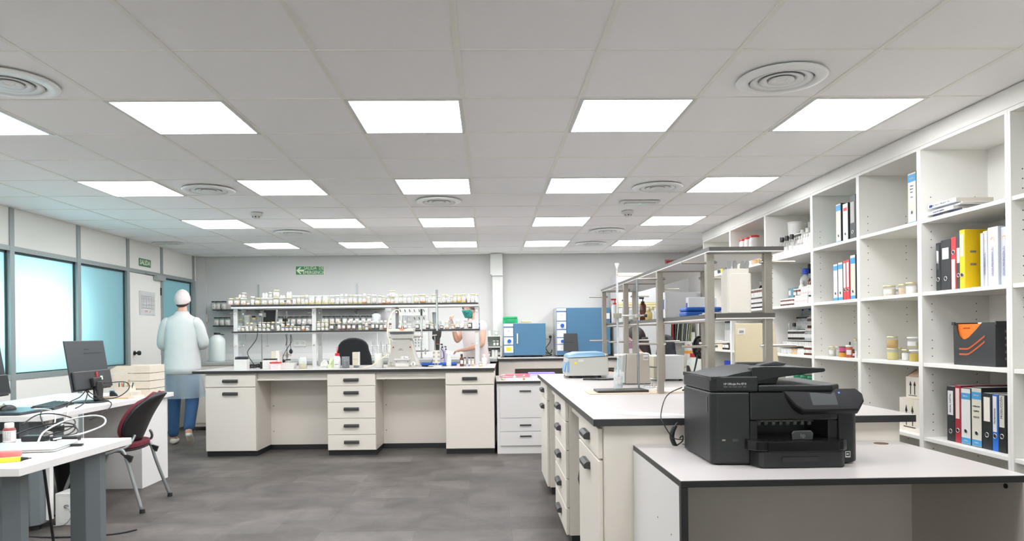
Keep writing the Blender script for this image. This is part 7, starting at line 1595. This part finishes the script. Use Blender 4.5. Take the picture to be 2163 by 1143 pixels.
# --- red-capped jar bay (6.485 .. 7.43) -------------------------------------------------
a = 6.52
z = LV[4]; P_ = 'over the brown bottle shelf'
rowf(a + .19, a + .62, 4, 2.70, z, .055, .160, 'jar', 'red', 'white', None, 0, 'white jar with a red cap, lower tier', P_); rowf(a + .33, a + .60, 3, 2.70, z, .050, .150, 'jar', 'red', 'white', None, 0, 'white jar with a red cap, upper tier', P_, dz=.161)
rowf(a + .03, a + .20, 4, 2.88, z, .024, .22, 'bottle', 'white', 'amber', None, 0, 'brown bottle behind the red-capped jars', P_)
rowf(a + .10, a + .10, 1, 2.95, z, .05, .30, 'jar', 'green', 'glass', (190, 200, 190), .8, 'tall jar with a dark green lid', P_)
for k, (y, lid, c, n_) in enumerate(((a + .03, 'grey', (226, 230, 230), 'grey-lidded clear'), (a + .13, 'black', (226, 226, 226), 'black-topped white'), (a + .20, 'white', (222, 190, 110), 'pale amber'), (a + .30, 'orange', (232, 190, 150), 'orange-lidded wide'), (a + .42, 'white', (226, 226, 226), 'plain white'), (a + .52, 'white', (226, 226, 226), 'duller plain white'), (a + .62, 'white', (232, 226, 200), 'cream'), (a + .80, 'white', (236, 224, 196), 'pale cream wide'))):
    rowf(y, y, 1, 2.64, z, .020 if k not in (3, 7) else .032, .045, 'tub', lid, c, None, 0, n_ + ' low pot in front', P_, cat='pot', label=False)
z = LV[3]; P_ = 'on the brown bottle shelf'
rowf(a + .02, a + .66, 19, 2.64, z, .016, .070, 'jar', 'white', 'dark', None, 0, 'white-capped brown bottle, front tier', P_); riser(a + .01, a + .72, 2.67, 2.995, z, .055, 'lower white step of the brown bottle shelf')
rowf(a + .02, a + .60, 17, 2.70, z, .016, .070, 'jar', 'white', 'dark', None, 0, 'white-capped brown bottle, second tier', P_, dz=.0562); riser(a + .01, a + .52, 2.735, 2.995, z + .0562, .055, 'upper white step of the brown bottle shelf')
rowf(a + .03, a + .46, 9, 2.78, z, .023, .10, 'jar', 'white', 'amber', None, 0, 'white-capped dark red bottle, third tier', P_, dz=.1122); rowf(a + .03, a + .22, 5, 2.90, z, .022, .19, 'bottle', 'white', 'dark', None, 0, 'tall brown bottle, rear tier', P_, dz=.1122)
z = LV[2]; P_ = 'on the white tub shelf'
rowf(a + .22, a + .80, 10, 2.66, z, .030, .075, 'tub', 'white', 'white', None, 0, 'white square tub, lower layer', P_, cat='tub'); rowf(a + .22, a + .80, 10, 2.66, z, .030, .075, 'tub', 'white', 'white', None, 0, 'white square tub, upper layer', P_, cat='tub', dz=.0765)
rowf(a + .48, a + .62, 3, 2.80, z, .040, .24, 'bottle', 'blue', 'dark', None, 0, 'dark bottle with a blue cap', P_); rowf(a + .33, a + .33, 1, 2.76, z, .042, .25, 'bottle', 'blue', 'amber', None, 0, 'large amber bottle with blue cap and lime label', P_)
rowf(a + .22, a + .22, 1, 2.76, z, .035, .235, 'jar', 'green', 'glass', (210, 216, 208), .7, 'green-collared jar', P_); rowf(a + .02, a + .30, 7, 2.93, z, .020, .33, 'jar', 'black', 'clear', (222, 224, 222), .7, 'tall black-capped clear tube', P_)
rowf(a + .05, a + .12, 2, 2.74, z, .034, .23, 'bottle', 'white', 'white', None, 0, 'tall white bottle by the panel', P_); rowf(a + .14, a + .14, 1, 2.63, z, .026, .11, 'bottle', 'white', (236, 226, 214), None, 0, 'cream bottle in front', P_); rowf(a + .20, a + .20, 1, 2.625, z, .012, .075, 'vial', 'white', 'white', None, 0, 'tiny white vial in front', P_)
z = LV[1]; P_ = 'below the white tub shelf'
rowf(a + .50, a + .50, 1, 2.72, z, .085, .25, 'tub', 'green', (206, 218, 210), None, 0, 'wide pale bucket with a green lid', P_, cat='bucket', label=False); rowf(a + .10, a + .10, 1, 2.78, z, .085, .33, 'tub', 'green', (180, 204, 194), None, 0, 'taller bucket with a green lid', P_, cat='bucket')
# --- far end bay (7.43 .. 8.365) -------------------------------------------------
a = 7.46
z = LV[4]; P_ = 'on the far end bay top shelf'
for k, (y, lid, c, n_) in enumerate(((a + .06, 'white', (222, 226, 228), 'white'), (a + .22, 'black', (120, 122, 122), 'grey black-lidded'), (a + .32, 'orange', (236, 206, 60), 'yellow'), (a + .42, 'white', (60, 80, 90), 'dark white-lidded'), (a + .56, 'white', (232, 230, 224), 'cream'), (a + .7, 'white', (226, 226, 226), 'pale'))):
    rowf(y, y, 1, 2.66, z, .028, .055, 'tub', lid, c, None, 0, n_ + ' low pot in front', P_, cat='pot', label=False)
z = LV[2]; P_ = 'on the far end bay third shelf'
rowf(a + .03, a + .22, 5, 2.80, z, .020, .35, 'jar', 'black', 'clear', (160, 180, 190), .6, 'tall black-capped tube', P_); rowf(a + .04, a + .04, 1, 2.68, z, .028, .26, 'bottle', 'blue', 'white', None, 0, 'white bottle with blue cap and green print', P_); rowf(a + .16, a + .30, 3, 2.66, z, .022, .09, 'jar', 'white', 'dark', None, 0, 'small dark jar', P_)
rowf(a + .36, a + .60, 4, 2.66, z, .03, .10, 'tub', 'white', (222, 210, 180), None, 0, 'beige low tub', P_, cat='tub', label=False)
z = LV[1]; P_ = 'on the lower shelf of the far end bay'; rowf(a + .04, a + .26, 5, 2.68, z, .026, .32, 'bottle', 'blue', 'clear', (210, 214, 210), .6, 'tall blue-capped lab bottle', P_); rowf(a + .35, a + .6, 4, 2.68, z, .028, .24, 'tub', 'white', (214, 206, 180), None, 0, 'beige canister', P_, cat='canister', label=False)
# ================================================================ people
SKIN = mat('skin', (214, 166, 142), .55, var=.04, scale=12); SKIN2 = mat('skin lighter', (222, 176, 152), .55, var=.04, scale=12)
def skinned(name, V, E, m, root, parent=None, sub=2, smooth=True):
    """V: {joint: ((x,y,z), rx, ry)}, E: pairs; one continuous skin surface"""
    keys = list(V); me = bpy.data.meshes.new(name)
    me.from_pydata([V[k][0] for k in keys], [(keys.index(a), keys.index(b)) for a, b in E], []); me.materials.append(m)
    o = bpy.data.objects.new(name, me); COL.objects.link(o)
    if parent: o.parent = parent
    md = o.modifiers.new('skin', 'SKIN'); md.use_smooth_shade = smooth; md.branch_smoothing = .5
    me.update()
    sv = me.skin_vertices[0].data if len(me.skin_vertices) else None
    if sv is None:
        return o
    for i, k in enumerate(keys):
        sv[i].radius = (V[k][1], V[k][2]); sv[i].use_root = (k == root)
    sb = o.modifiers.new('sub', 'SUBSURF'); sb.levels = sub; sb.render_levels = sub
    return o
def hand(V, E, wrist, side, d, up, curl=.5, s=1.0):
    """adds palm, four fingers of different lengths and a thumb to the skeleton; d: direction of the fingers, up: back of the hand"""
    w0 = Vector(V[wrist][0]); d = Vector(d).normalized(); up = Vector(up); up = (up - d * up.dot(d)).normalized(); lat = d.cross(up) * side
    p = w0 + d * .055 * s; V[wrist + 'p'] = (tuple(p), .026 * s, .017 * s); E.append((wrist, wrist + 'p'))
    for k, (off, L) in enumerate(((-.027, .068), (-.009, .078), (.009, .073), (.026, .056))):
        b0 = w0 + d * .085 * s + lat * off * s; q1 = b0 + (d * math.cos(curl * .6) - up * math.sin(curl * .6)) * L * .5 * s; q2 = q1 + (d * math.cos(curl * 1.6) - up * math.sin(curl * 1.6)) * L * .5 * s
        for t_, q_, r in (('a', b0, .0095), ('b', q1, .0085), ('c', q2, .0070)): V['%s%d%s' % (wrist, k, t_)] = (tuple(q_), r * s, r * s)
        E += [(wrist + 'p', '%s%da' % (wrist, k)), ('%s%da' % (wrist, k), '%s%db' % (wrist, k)), ('%s%db' % (wrist, k), '%s%dc' % (wrist, k))]
    t0 = w0 + d * .03 * s - lat * .030 * s; t1 = t0 + (d * .8 - lat * .55 - up * .3).normalized() * .034 * s; t2 = t1 + (d - lat * .1 - up * .4).normalized() * .028 * s
    for t_, q_, r in (('ta', t0, .012), ('tb', t1, .010), ('tc', t2, .0085)): V[wrist + t_] = (tuple(q_), r * s, r * s)
    E += [(wrist + 'p', wrist + 'ta'), (wrist + 'ta', wrist + 'tb'), (wrist + 'tb', wrist + 'tc')]
def head(parent, loc, rz, m, hair=None, tilt=0.0, s=1.0):
    """head facing -Y before the turn: skull, jaw, nose, ears, eyes and mouth"""
    e = bpy.data.objects.new('head_pivot', None)
    T = Matrix.Translation(loc) @ Matrix.Rotation(rz, 4, 'Z') @ Matrix.Rotation(tilt, 4, 'X') @ Matrix.Scale(s, 4)
    def P(u, v):
        th = pi * v; ph = 2 * pi * u
        z = .120 * cos(th); r = sin(th); x = .076 * r * cos(ph); y = .096 * r * sin(ph)
        if z < 0: k = 1 - .42 * (-z / .12) ** 1.4; x *= k; y = y * (1 - .22 * (-z / .12)) - .010 * (-z / .12)
        f = max(0, -sin(ph)) ** 6
        if y < 0:
            if abs(x) < .022 and -.045 < z < .02: y -= .020 * (1 - abs(x) / .022) * (1 - abs(z + .025) / .04 if abs(z + .025) < .04 else 0)
            if .006 < z < .03 and .012 < abs(x) < .046: y += .006
        if y > .0 and z > -.04: y *= 1.05
        return (x, y, z)
    b = MB(); NU, NV = 40, 28
    vs = [T @ Vector(P(i / NU, j / NV)) for i in range(NU) for j in range(NV + 1)]
    fs = [(i * (NV + 1) + j, i * (NV + 1) + j + 1, ((i + 1) % NU) * (NV + 1) + j + 1, ((i + 1) % NU) * (NV + 1) + j) for i in range(NU) for j in range(NV)]
    b.add([tuple(v) for v in vs], fs, m, True)
    for sx in (-1, 1):
        b.lathe([(.002, -.004), (.019, -.002), (.021, .002), (.012, .006), (.003, .004)], m, n=16, T=T @ Matrix.Translation((sx * .076, .006, -.008)) @ Matrix.Rotation(sx * pi / 2, 4, 'Y') @ Matrix.Scale(1.45, 4, (1, 0, 0)))
    h_ = b.build('head', parent)
    ey = MB()
    for sx in (-1, 1):
        ey.lathe([(.001, -.010), (.0075, -.006), (.0095, 0), (.0075, .006), (.001, .010)], PAPER, n=14, T=T @ Matrix.Translation((sx * .031, -.077, .012)))
        ey.cyl(tuple(T @ Vector((sx * .031, -.085, .012))), tuple(T @ Vector((sx * .031, -.0885, .012))), .0045, BLK, 10)
        ey.cyl(tuple(T @ Vector((sx * .018, -.089, .030))), tuple(T @ Vector((sx * .046, -.080, .031))), .0028, INK, 6)
    ey.build('eyes', h_)
    MB().cyl(tuple(T @ Vector((-.022, -.0925, -.062))), tuple(T @ Vector((.022, -.0925, -.062))), .0045, mat('lips', (186, 110, 104), .5), 8).build('mouth', h_)
    return h_, T
def cap(parent, T, m, name, z0=-.02, grow=1.08, back=-.02, front=.045, puff=1.0):
    """hair or net: upper and back part of the skull, lower behind than in front"""
    b = MB(); NU, NV = 36, 16
    vs = []
    for i in range(NU):
        ph = 2 * pi * i / NU; f = (1 - sin(ph)) / 2            # 1 at the front, 0 at the back
        zl = back + (front - back) * f ** 1.5
        for j in range(NV + 1):
            th = math.acos(max(-1, min(1, 1 - (1 - zl / .126) * j / NV)))
            r = sin(th); z = .120 * cos(th); x = .076 * r * cos(ph); y = .096 * r * sin(ph) * (1.05 if sin(ph) > 0 else 1)
            if z < 0: x *= 1 - .3 * (-z / .12); y *= 1 - .1 * (-z / .12)
            g_ = grow * (1 + (puff - 1) * sin(th) * .8); vs.append(tuple(T @ Vector((x * g_, y * g_, z * grow + .001))))
    fs = [(i * (NV + 1) + j, i * (NV + 1) + j + 1, ((i + 1) % NU) * (NV + 1) + j + 1, ((i + 1) % NU) * (NV + 1) + j) for i in range(NU) for j in range(NV)]
    b.add(vs, fs, m, True); return b.build(name, parent, solid=.004)
def loft(rings, m, name, parent, n=28, solid=.004, wob=.0, cap_top=False):
    """rings [(centre, rx, ry, turn)] -> a cloth surface"""
    b = MB(); vs = []
    for k, (c, rx, ry, t_) in enumerate(rings):
        for i in range(n):
            a = 2 * pi * i / n; q_ = 1 + wob * (k / len(rings)) * sin(7 * a + k)
            x = rx * cos(a) * q_; y = ry * sin(a) * q_; vs.append((c[0] + x * cos(t_) - y * sin(t_), c[1] + x * sin(t_) + y * cos(t_), c[2]))
    fs = [(k * n + i, k * n + (i + 1) % n, (k + 1) * n + (i + 1) % n, (k + 1) * n + i) for k in range(len(rings) - 1) for i in range(n)]
    b.add(vs, fs, m, True); return b.build(name, parent, solid=solid)
def chain(parent, name, pts, m, sub=2):
    """a sleeve or trouser leg: [(point, rx, ry)]"""
    V = {str(i): p for i, p in enumerate(pts)}; return skinned(name, V, [(str(i), str(i + 1)) for i in range(len(pts) - 1)], m, '0', parent, sub)
COATM = mat('white coat cloth', (206, 210, 208), .8, var=.03, scale=14, bump=.3)
JEAN = mat('blue jeans', (44, 78, 116), .85, var=.15, scale=60)
# ------------ man in a white coat walking away
o = thing('person', (-3.60, 8.30, 0), 'person in a white coat and hair net walking away past the window desk', 'person', radians(8))
V = {'hip': ((0, 0, .95), .13, .10), 'waist': ((0, .01, 1.12), .135, .10), 'chest': ((0, .02, 1.32), .155, .11), 'neckb': ((0, .0, 1.47), .062, .056), 'neck': ((0, .02, 1.56), .052, .055), 'skull': ((0, .03, 1.66), .06, .07),
  'shl': ((-.175, .0, 1.43), .048, .048), 'ell': ((-.235, .02, 1.16), .045, .045), 'wrl': ((-.16, .27, 1.12), .030, .026), 'shr': ((.175, .0, 1.43), .048, .048), 'elr': ((.255, -.02, 1.17), .045, .045), 'wrr': ((.13, .24, 1.14), .030, .026),
  'hl': ((-.095, 0, .88), .095, .095), 'kl': ((-.10, .03, .50), .060, .062), 'al': ((-.10, -.03, .09), .040, .042), 'tl': ((-.11, .12, .04), .038, .026),
  'hr': ((.095, -.02, .88), .095, .095), 'kr': ((.13, -.08, .50), .060, .062), 'ar': ((.17, -.40, .20), .040, .042), 'tr': ((.17, -.30, .055), .038, .026)}
E_ = [('hip', 'waist'), ('waist', 'chest'), ('chest', 'neckb'), ('neckb', 'neck'), ('neck', 'skull'), ('neckb', 'shl'), ('shl', 'ell'), ('ell', 'wrl'), ('neckb', 'shr'), ('shr', 'elr'), ('elr', 'wrr'), ('hip', 'hl'), ('hl', 'kl'), ('kl', 'al'), ('al', 'tl'), ('hip', 'hr'), ('hr', 'kr'), ('kr', 'ar'), ('ar', 'tr')]
hand(V, E_, 'wrl', 1, (.35, 1, .1), (0, 0, 1)); hand(V, E_, 'wrr', -1, (-.35, 1, .1), (0, 0, 1))
skinned('body', V, E_, SKIN, 'hip', o)
h_, T = head(o, (0, .04, 1.69), pi, SKIN)
cap(o, T, mat('dark brown hair', (70, 50, 42), .7), 'hair', grow=1.06, back=-.08, front=.03)
cap(o, T, mat('hair net', (220, 208, 205), .8, var=.12, scale=60), 'hair_net', grow=1.10, back=-.052, front=.045, puff=1.04)
loft([((0, .03, 1.56), .065, .065, 0), ((0, .02, 1.52), .09, .08, 0), ((0, .01, 1.485), .15, .095, 0), ((0, .01, 1.44), .21, .122, 0), ((0, .01, 1.36), .20, .135, 0), ((0, .0, 1.20), .188, .138, 0), ((0, 0, 1.05), .192, .145, 0), ((0, -.01, .90), .205, .16, 0), ((.0, -.01, .83), .212, .168, 0)], COATM, 'coat', o, wob=.035)
THIN = glass('thin gown plastic', (190, 206, 216), .66, .3)
loft([((0, -.01, .828), .208, .165, 0), ((.01, -.02, .70), .225, .18, 0), ((.02, -.03, .62), .232, .19, 0), ((.02, -.03, .55), .24, .20, 0)], THIN, 'gown_skirt', o, wob=.10, solid=.0)
for s_ in (-1, 1):
    sh = V['shl' if s_ < 0 else 'shr'][0]; el = V['ell' if s_ < 0 else 'elr'][0]; wr = V['wrl' if s_ < 0 else 'wrr'][0]
    chain(o, 'sleeve', [((sh[0] * .66, sh[1], sh[2] - .005), .092, .088), (sh, .088, .084), (tuple((Vector(sh) + Vector(el)) / 2), .074, .072), (el, .066, .066), (tuple((Vector(el) + Vector(wr)) / 2), .058, .056), (wr, .045, .045)], COATM)
for p, q_, r, n_ in (('hl', 'kl', 'al', 0), ('hr', 'kr', 'ar', 1)):
    a_, b_, c_ = (Vector(V[k][0]) for k in (p, q_, r)); chain(o, 'trouser_leg', [(tuple(a_), .112, .112), (tuple((a_ + b_) / 2), .095, .095), (tuple(b_), .078, .08), (tuple((b_ + c_) / 2), .068, .07), (tuple(c_ + Vector((0, 0, -.015))), .064, .066)], JEAN)
SHOE = mat('pale trainer', (214, 208, 194), .6)
def shoe(parent, heel, toe, m=SHOE, h=.065):
    a_ = Vector(heel); b_ = Vector(toe); d_ = b_ - a_
    return skinned('shoe', {'0': (tuple(a_), .040, .042), '1': (tuple(a_ + d_ * .5 + Vector((0, 0, .0))), .042, .036), '2': (tuple(b_), .036, .024)}, [('0', '1'), ('1', '2')], m, '0', parent)
shoe(o, (-.10, -.06, .045), (-.115, .17, .034)); shoe(o, (.17, -.415, .19), (.17, -.28, .04))
# ------------ woman in a patterned mask behind the bench
o = thing('person', (-.16, 8.95, 0), 'person in a pale shirt and teal patterned mask reaching up behind the jar rack', 'person', radians(-52))
# local frame: faces -Y before the turn
V = {'hip': ((0, .02, .92), .135, .105), 'waist': ((0, .01, 1.08), .12, .095), 'chest': ((0, -.02, 1.26), .145, .105), 'neckb': ((0, -.03, 1.40), .068, .06), 'neck': ((0, -.05, 1.475), .046, .05), 'skull': ((0, -.07, 1.57), .055, .065),
  'shl': ((.165, -.02, 1.37), .056, .054), 'ell': ((.245, -.08, 1.12), .042, .042), 'wrl': ((.14, -.28, 1.06), .027, .024), 'shr': ((-.165, -.03, 1.37), .056, .054), 'elr': ((-.22, -.14, 1.15), .040, .040), 'wrr': ((-.16, -.24, 1.37), .027, .024),
  'hl': ((.09, .03, .86), .095, .095), 'kl': ((.09, .02, .48), .058, .06), 'al': ((.09, .05, .09), .038, .04), 'tl': ((.10, -.09, .04), .034, .024), 'hr': ((-.09, .03, .86), .095, .095), 'kr': ((-.09, .0, .48), .058, .06), 'ar': ((-.09, .05, .09), .038, .04), 'tr': ((-.10, -.09, .04), .034, .024)}
E2 = [('hip', 'waist'), ('waist', 'chest'), ('chest', 'neckb'), ('neckb', 'neck'), ('neck', 'skull'), ('neckb', 'shl'), ('shl', 'ell'), ('ell', 'wrl'), ('neckb', 'shr'), ('shr', 'elr'), ('elr', 'wrr'), ('hip', 'hl'), ('hl', 'kl'), ('kl', 'al'), ('al', 'tl'), ('hip', 'hr'), ('hr', 'kr'), ('kr', 'ar'), ('ar', 'tr')]
hand(V, E2, 'wrl', -1, (-.5, -1, -.05), (0, 0, 1), .7); hand(V, E2, 'wrr', 1, (.1, -.5, 1), (-.2, -.6, -.2), 1.0)
skinned('body', V, E2, SKIN2, 'hip', o)
h_, T = head(o, (0, -.085, 1.585), radians(14), SKIN2, tilt=radians(12))
HAIRB = mat('greyish brown hair', (96, 78, 70), .75, var=.15, scale=80)
cap(o, T, HAIRB, 'hair', grow=1.10, back=-.08, front=.045, puff=1.05)
MK = mat('teal patterned cloth', (48, 128, 124), .8); 
_nt = MK.node_tree; _b = _nt.nodes['Principled BSDF']; _w = _nt.nodes.new('ShaderNodeTexVoronoi'); _w.inputs['Scale'].default_value = 60
_t = _nt.nodes.new('ShaderNodeTexCoord'); _nt.links.new(_t.outputs['Object'], _w.inputs['Vector']); _r = _nt.nodes.new('ShaderNodeValToRGB')
_r.color_ramp.elements[0].color = lin((26, 50, 60)) + (1,); _r.color_ramp.elements[0].position = .25; _r.color_ramp.elements[1].color = lin((60, 160, 150)) + (1,); _r.color_ramp.elements[1].position = .4
_nt.links.new(_w.outputs['Distance'], _r.inputs[0]); _nt.links.new(_r.outputs[0], _b.inputs['Base Color'])
b = MB()
def mk(i, j):
    a = -1.25 + 2.5 * i / 14; v = j / 8; z = -.004 - .105 * v
    k = 1 - .40 * max(0, (v - .3)) ** 1.2; y = -.104 * math.cos(a * .85) * (1 + .10 * math.exp(-((v - .25) / .2) ** 2) * math.cos(a)) * (1 - .16 * v); x = .083 * sin(a) * k
    return tuple(T @ Vector((x, y - .006, z)))
b.grid(mk, 15, 9, MK); b.build('face_mask', o, solid=.003)
SHIRT = mat('pale pink shirt', (226, 216, 214), .85, var=.04, scale=12, bump=.3)
loft([((0, -.045, 1.435), .075, .068, 0), ((0, -.03, 1.41), .13, .09, 0), ((0, -.02, 1.37), .19, .118, 0), ((0, -.02, 1.27), .195, .145, 0), ((0, 0, 1.10), .175, .135, 0), ((0, .01, .95), .19, .15, 0), ((0, .02, .82), .20, .155, 0)], SHIRT, 'shirt', o, wob=.02)
for k in ('l', 'r'):
    sh = Vector(V['sh' + k][0]); el = Vector(V['el' + k][0]); chain(o, 'sleeve', [(tuple(sh * 1.0 - Vector((sh.x * .3, 0, 0))), .078, .078), (tuple(sh), .080, .078), (tuple(sh.lerp(el, .5)), .066, .066)], SHIRT)
TRO = mat('dark trousers', (60, 62, 70), .85)
for p, q_, r in (('hl', 'kl', 'al'), ('hr', 'kr', 'ar')):
    a_, b_, c_ = (Vector(V[k][0]) for k in (p, q_, r)); chain(o, 'trouser_leg', [(tuple(a_), .108, .108), (tuple(b_), .075, .076), (tuple(c_ + Vector((0, 0, .01))), .056, .058)], TRO)
shoe(o, (.09, .07, .045), (.10, -.13, .034), DGREY); shoe(o, (-.09, .07, .045), (-.10, -.13, .034), DGREY)
# ------------ woman seated beyond the island
o = thing('person', (1.66, 7.62, 0), 'person with long dark hair and a white blouse seated beyond the island', 'person', radians(-78))
V = {'hip': ((0, .05, .56), .14, .12), 'waist': ((0, .03, .72), .12, .10), 'chest': ((0, 0, .88), .14, .10), 'neckb': ((0, -.02, 1.01), .066, .058), 'neck': ((0, -.03, 1.08), .045, .05), 'skull': ((0, -.045, 1.17), .055, .065),
  'shl': ((.16, 0, .98), .054, .052), 'ell': ((.20, -.08, .76), .040, .040), 'wrl': ((.12, -.29, .79), .026, .023), 'shr': ((-.16, 0, .98), .054, .052), 'elr': ((-.20, -.08, .76), .040, .040), 'wrr': ((-.14, -.30, .80), .026, .023),
  'hl': ((.10, -.02, .55), .095, .09), 'kl': ((.11, -.42, .53), .062, .06), 'al': ((.11, -.44, .09), .038, .04), 'tl': ((.11, -.57, .04), .034, .024), 'hr': ((-.10, -.02, .55), .095, .09), 'kr': ((-.11, -.42, .53), .062, .06), 'ar': ((-.11, -.44, .09), .038, .04), 'tr': ((-.11, -.57, .04), .034, .024)}
E3 = list(E2[:19]); E3 = [e for e in E3 if e[0] in V and e[1] in V]
hand(V, E3, 'wrl', -1, (-.1, -1, -.05), (0, 0, 1), .4); hand(V, E3, 'wrr', 1, (.1, -1, -.05), (0, 0, 1), .4)
skinned('body', V, E3, SKIN2, 'hip', o)
h_, T = head(o, (0, -.055, 1.19), radians(-8), SKIN2, tilt=radians(6), s=.97)
DH = mat('dark hair', (38, 28, 26), .6, var=.2, scale=60)
cap(o, T, DH, 'hair', grow=1.12, back=-.10, front=.05, puff=1.08)
loft([((0, .0, 1.20), .085, .085, 0), ((0, .03, 1.10), .10, .075, 0), ((0, .065, .98), .115, .05, 0), ((0, .08, .84), .09, .035, 0), ((0, .085, .78), .03, .015, 0)], DH, 'long_hair', o, wob=.04)
b = MB(); b.grid(lambda i, j: tuple(T @ Vector((.083 * sin(-1.25 + 2.5 * i / 14) * (1 - .4 * max(0, j / 8 - .3)), -.104 * cos((-1.25 + 2.5 * i / 14) * .85) * (1 - .16 * j / 8) - .006, -.004 - .105 * j / 8))), 15, 9, mat('floral mask', (150, 110, 130), .8, var=.5, scale=70)); b.build('face_mask', o, solid=.003)
loft([((0, -.03, 1.04), .07, .064, 0), ((0, -.01, 1.015), .13, .085, 0), ((0, 0, .975), .185, .115, 0), ((0, 0, .88), .185, .14, 0), ((0, .03, .72), .165, .135, 0), ((0, .05, .56), .185, .15, 0)], COATM, 'blouse', o, wob=.02)
for k in ('l', 'r'):
    sh, el, wr = (Vector(V[n_ + k][0]) for n_ in ('sh', 'el', 'wr')); chain(o, 'sleeve', [(tuple(sh - Vector((sh.x * .3, 0, 0))), .075, .075), (tuple(sh), .076, .075), (tuple(sh.lerp(el, .5)), .066, .066), (tuple(el), .062, .062), (tuple(el.lerp(wr, .8)), .048, .046)], COATM)
for p, q_, r in (('hl', 'kl', 'al'), ('hr', 'kr', 'ar')):
    a_, b_, c_ = (Vector(V[k][0]) for k in (p, q_, r)); chain(o, 'trouser_leg', [(tuple(a_), .105, .10), (tuple(a_.lerp(b_, .5)), .092, .09), (tuple(b_), .076, .076), (tuple(b_.lerp(c_, .5)), .064, .064), (tuple(c_ + Vector((0, 0, .01))), .055, .056)], TRO)
shoe(o, (.11, -.42, .045), (.11, -.62, .034), DGREY); shoe(o, (-.11, -.42, .045), (-.11, -.62, .034), DGREY)
for q_ in list(bpy.data.objects):
    if q_.get('category') == 'chair' and q_.name.startswith('office_chair'): c = copy_tree(q_)
c.location = (1.72, 7.63, 0); c.rotation_euler = (0, 0, radians(100)); tag(c, 'black office chair under the seated person beyond the island', 'chair')
settle_labels()
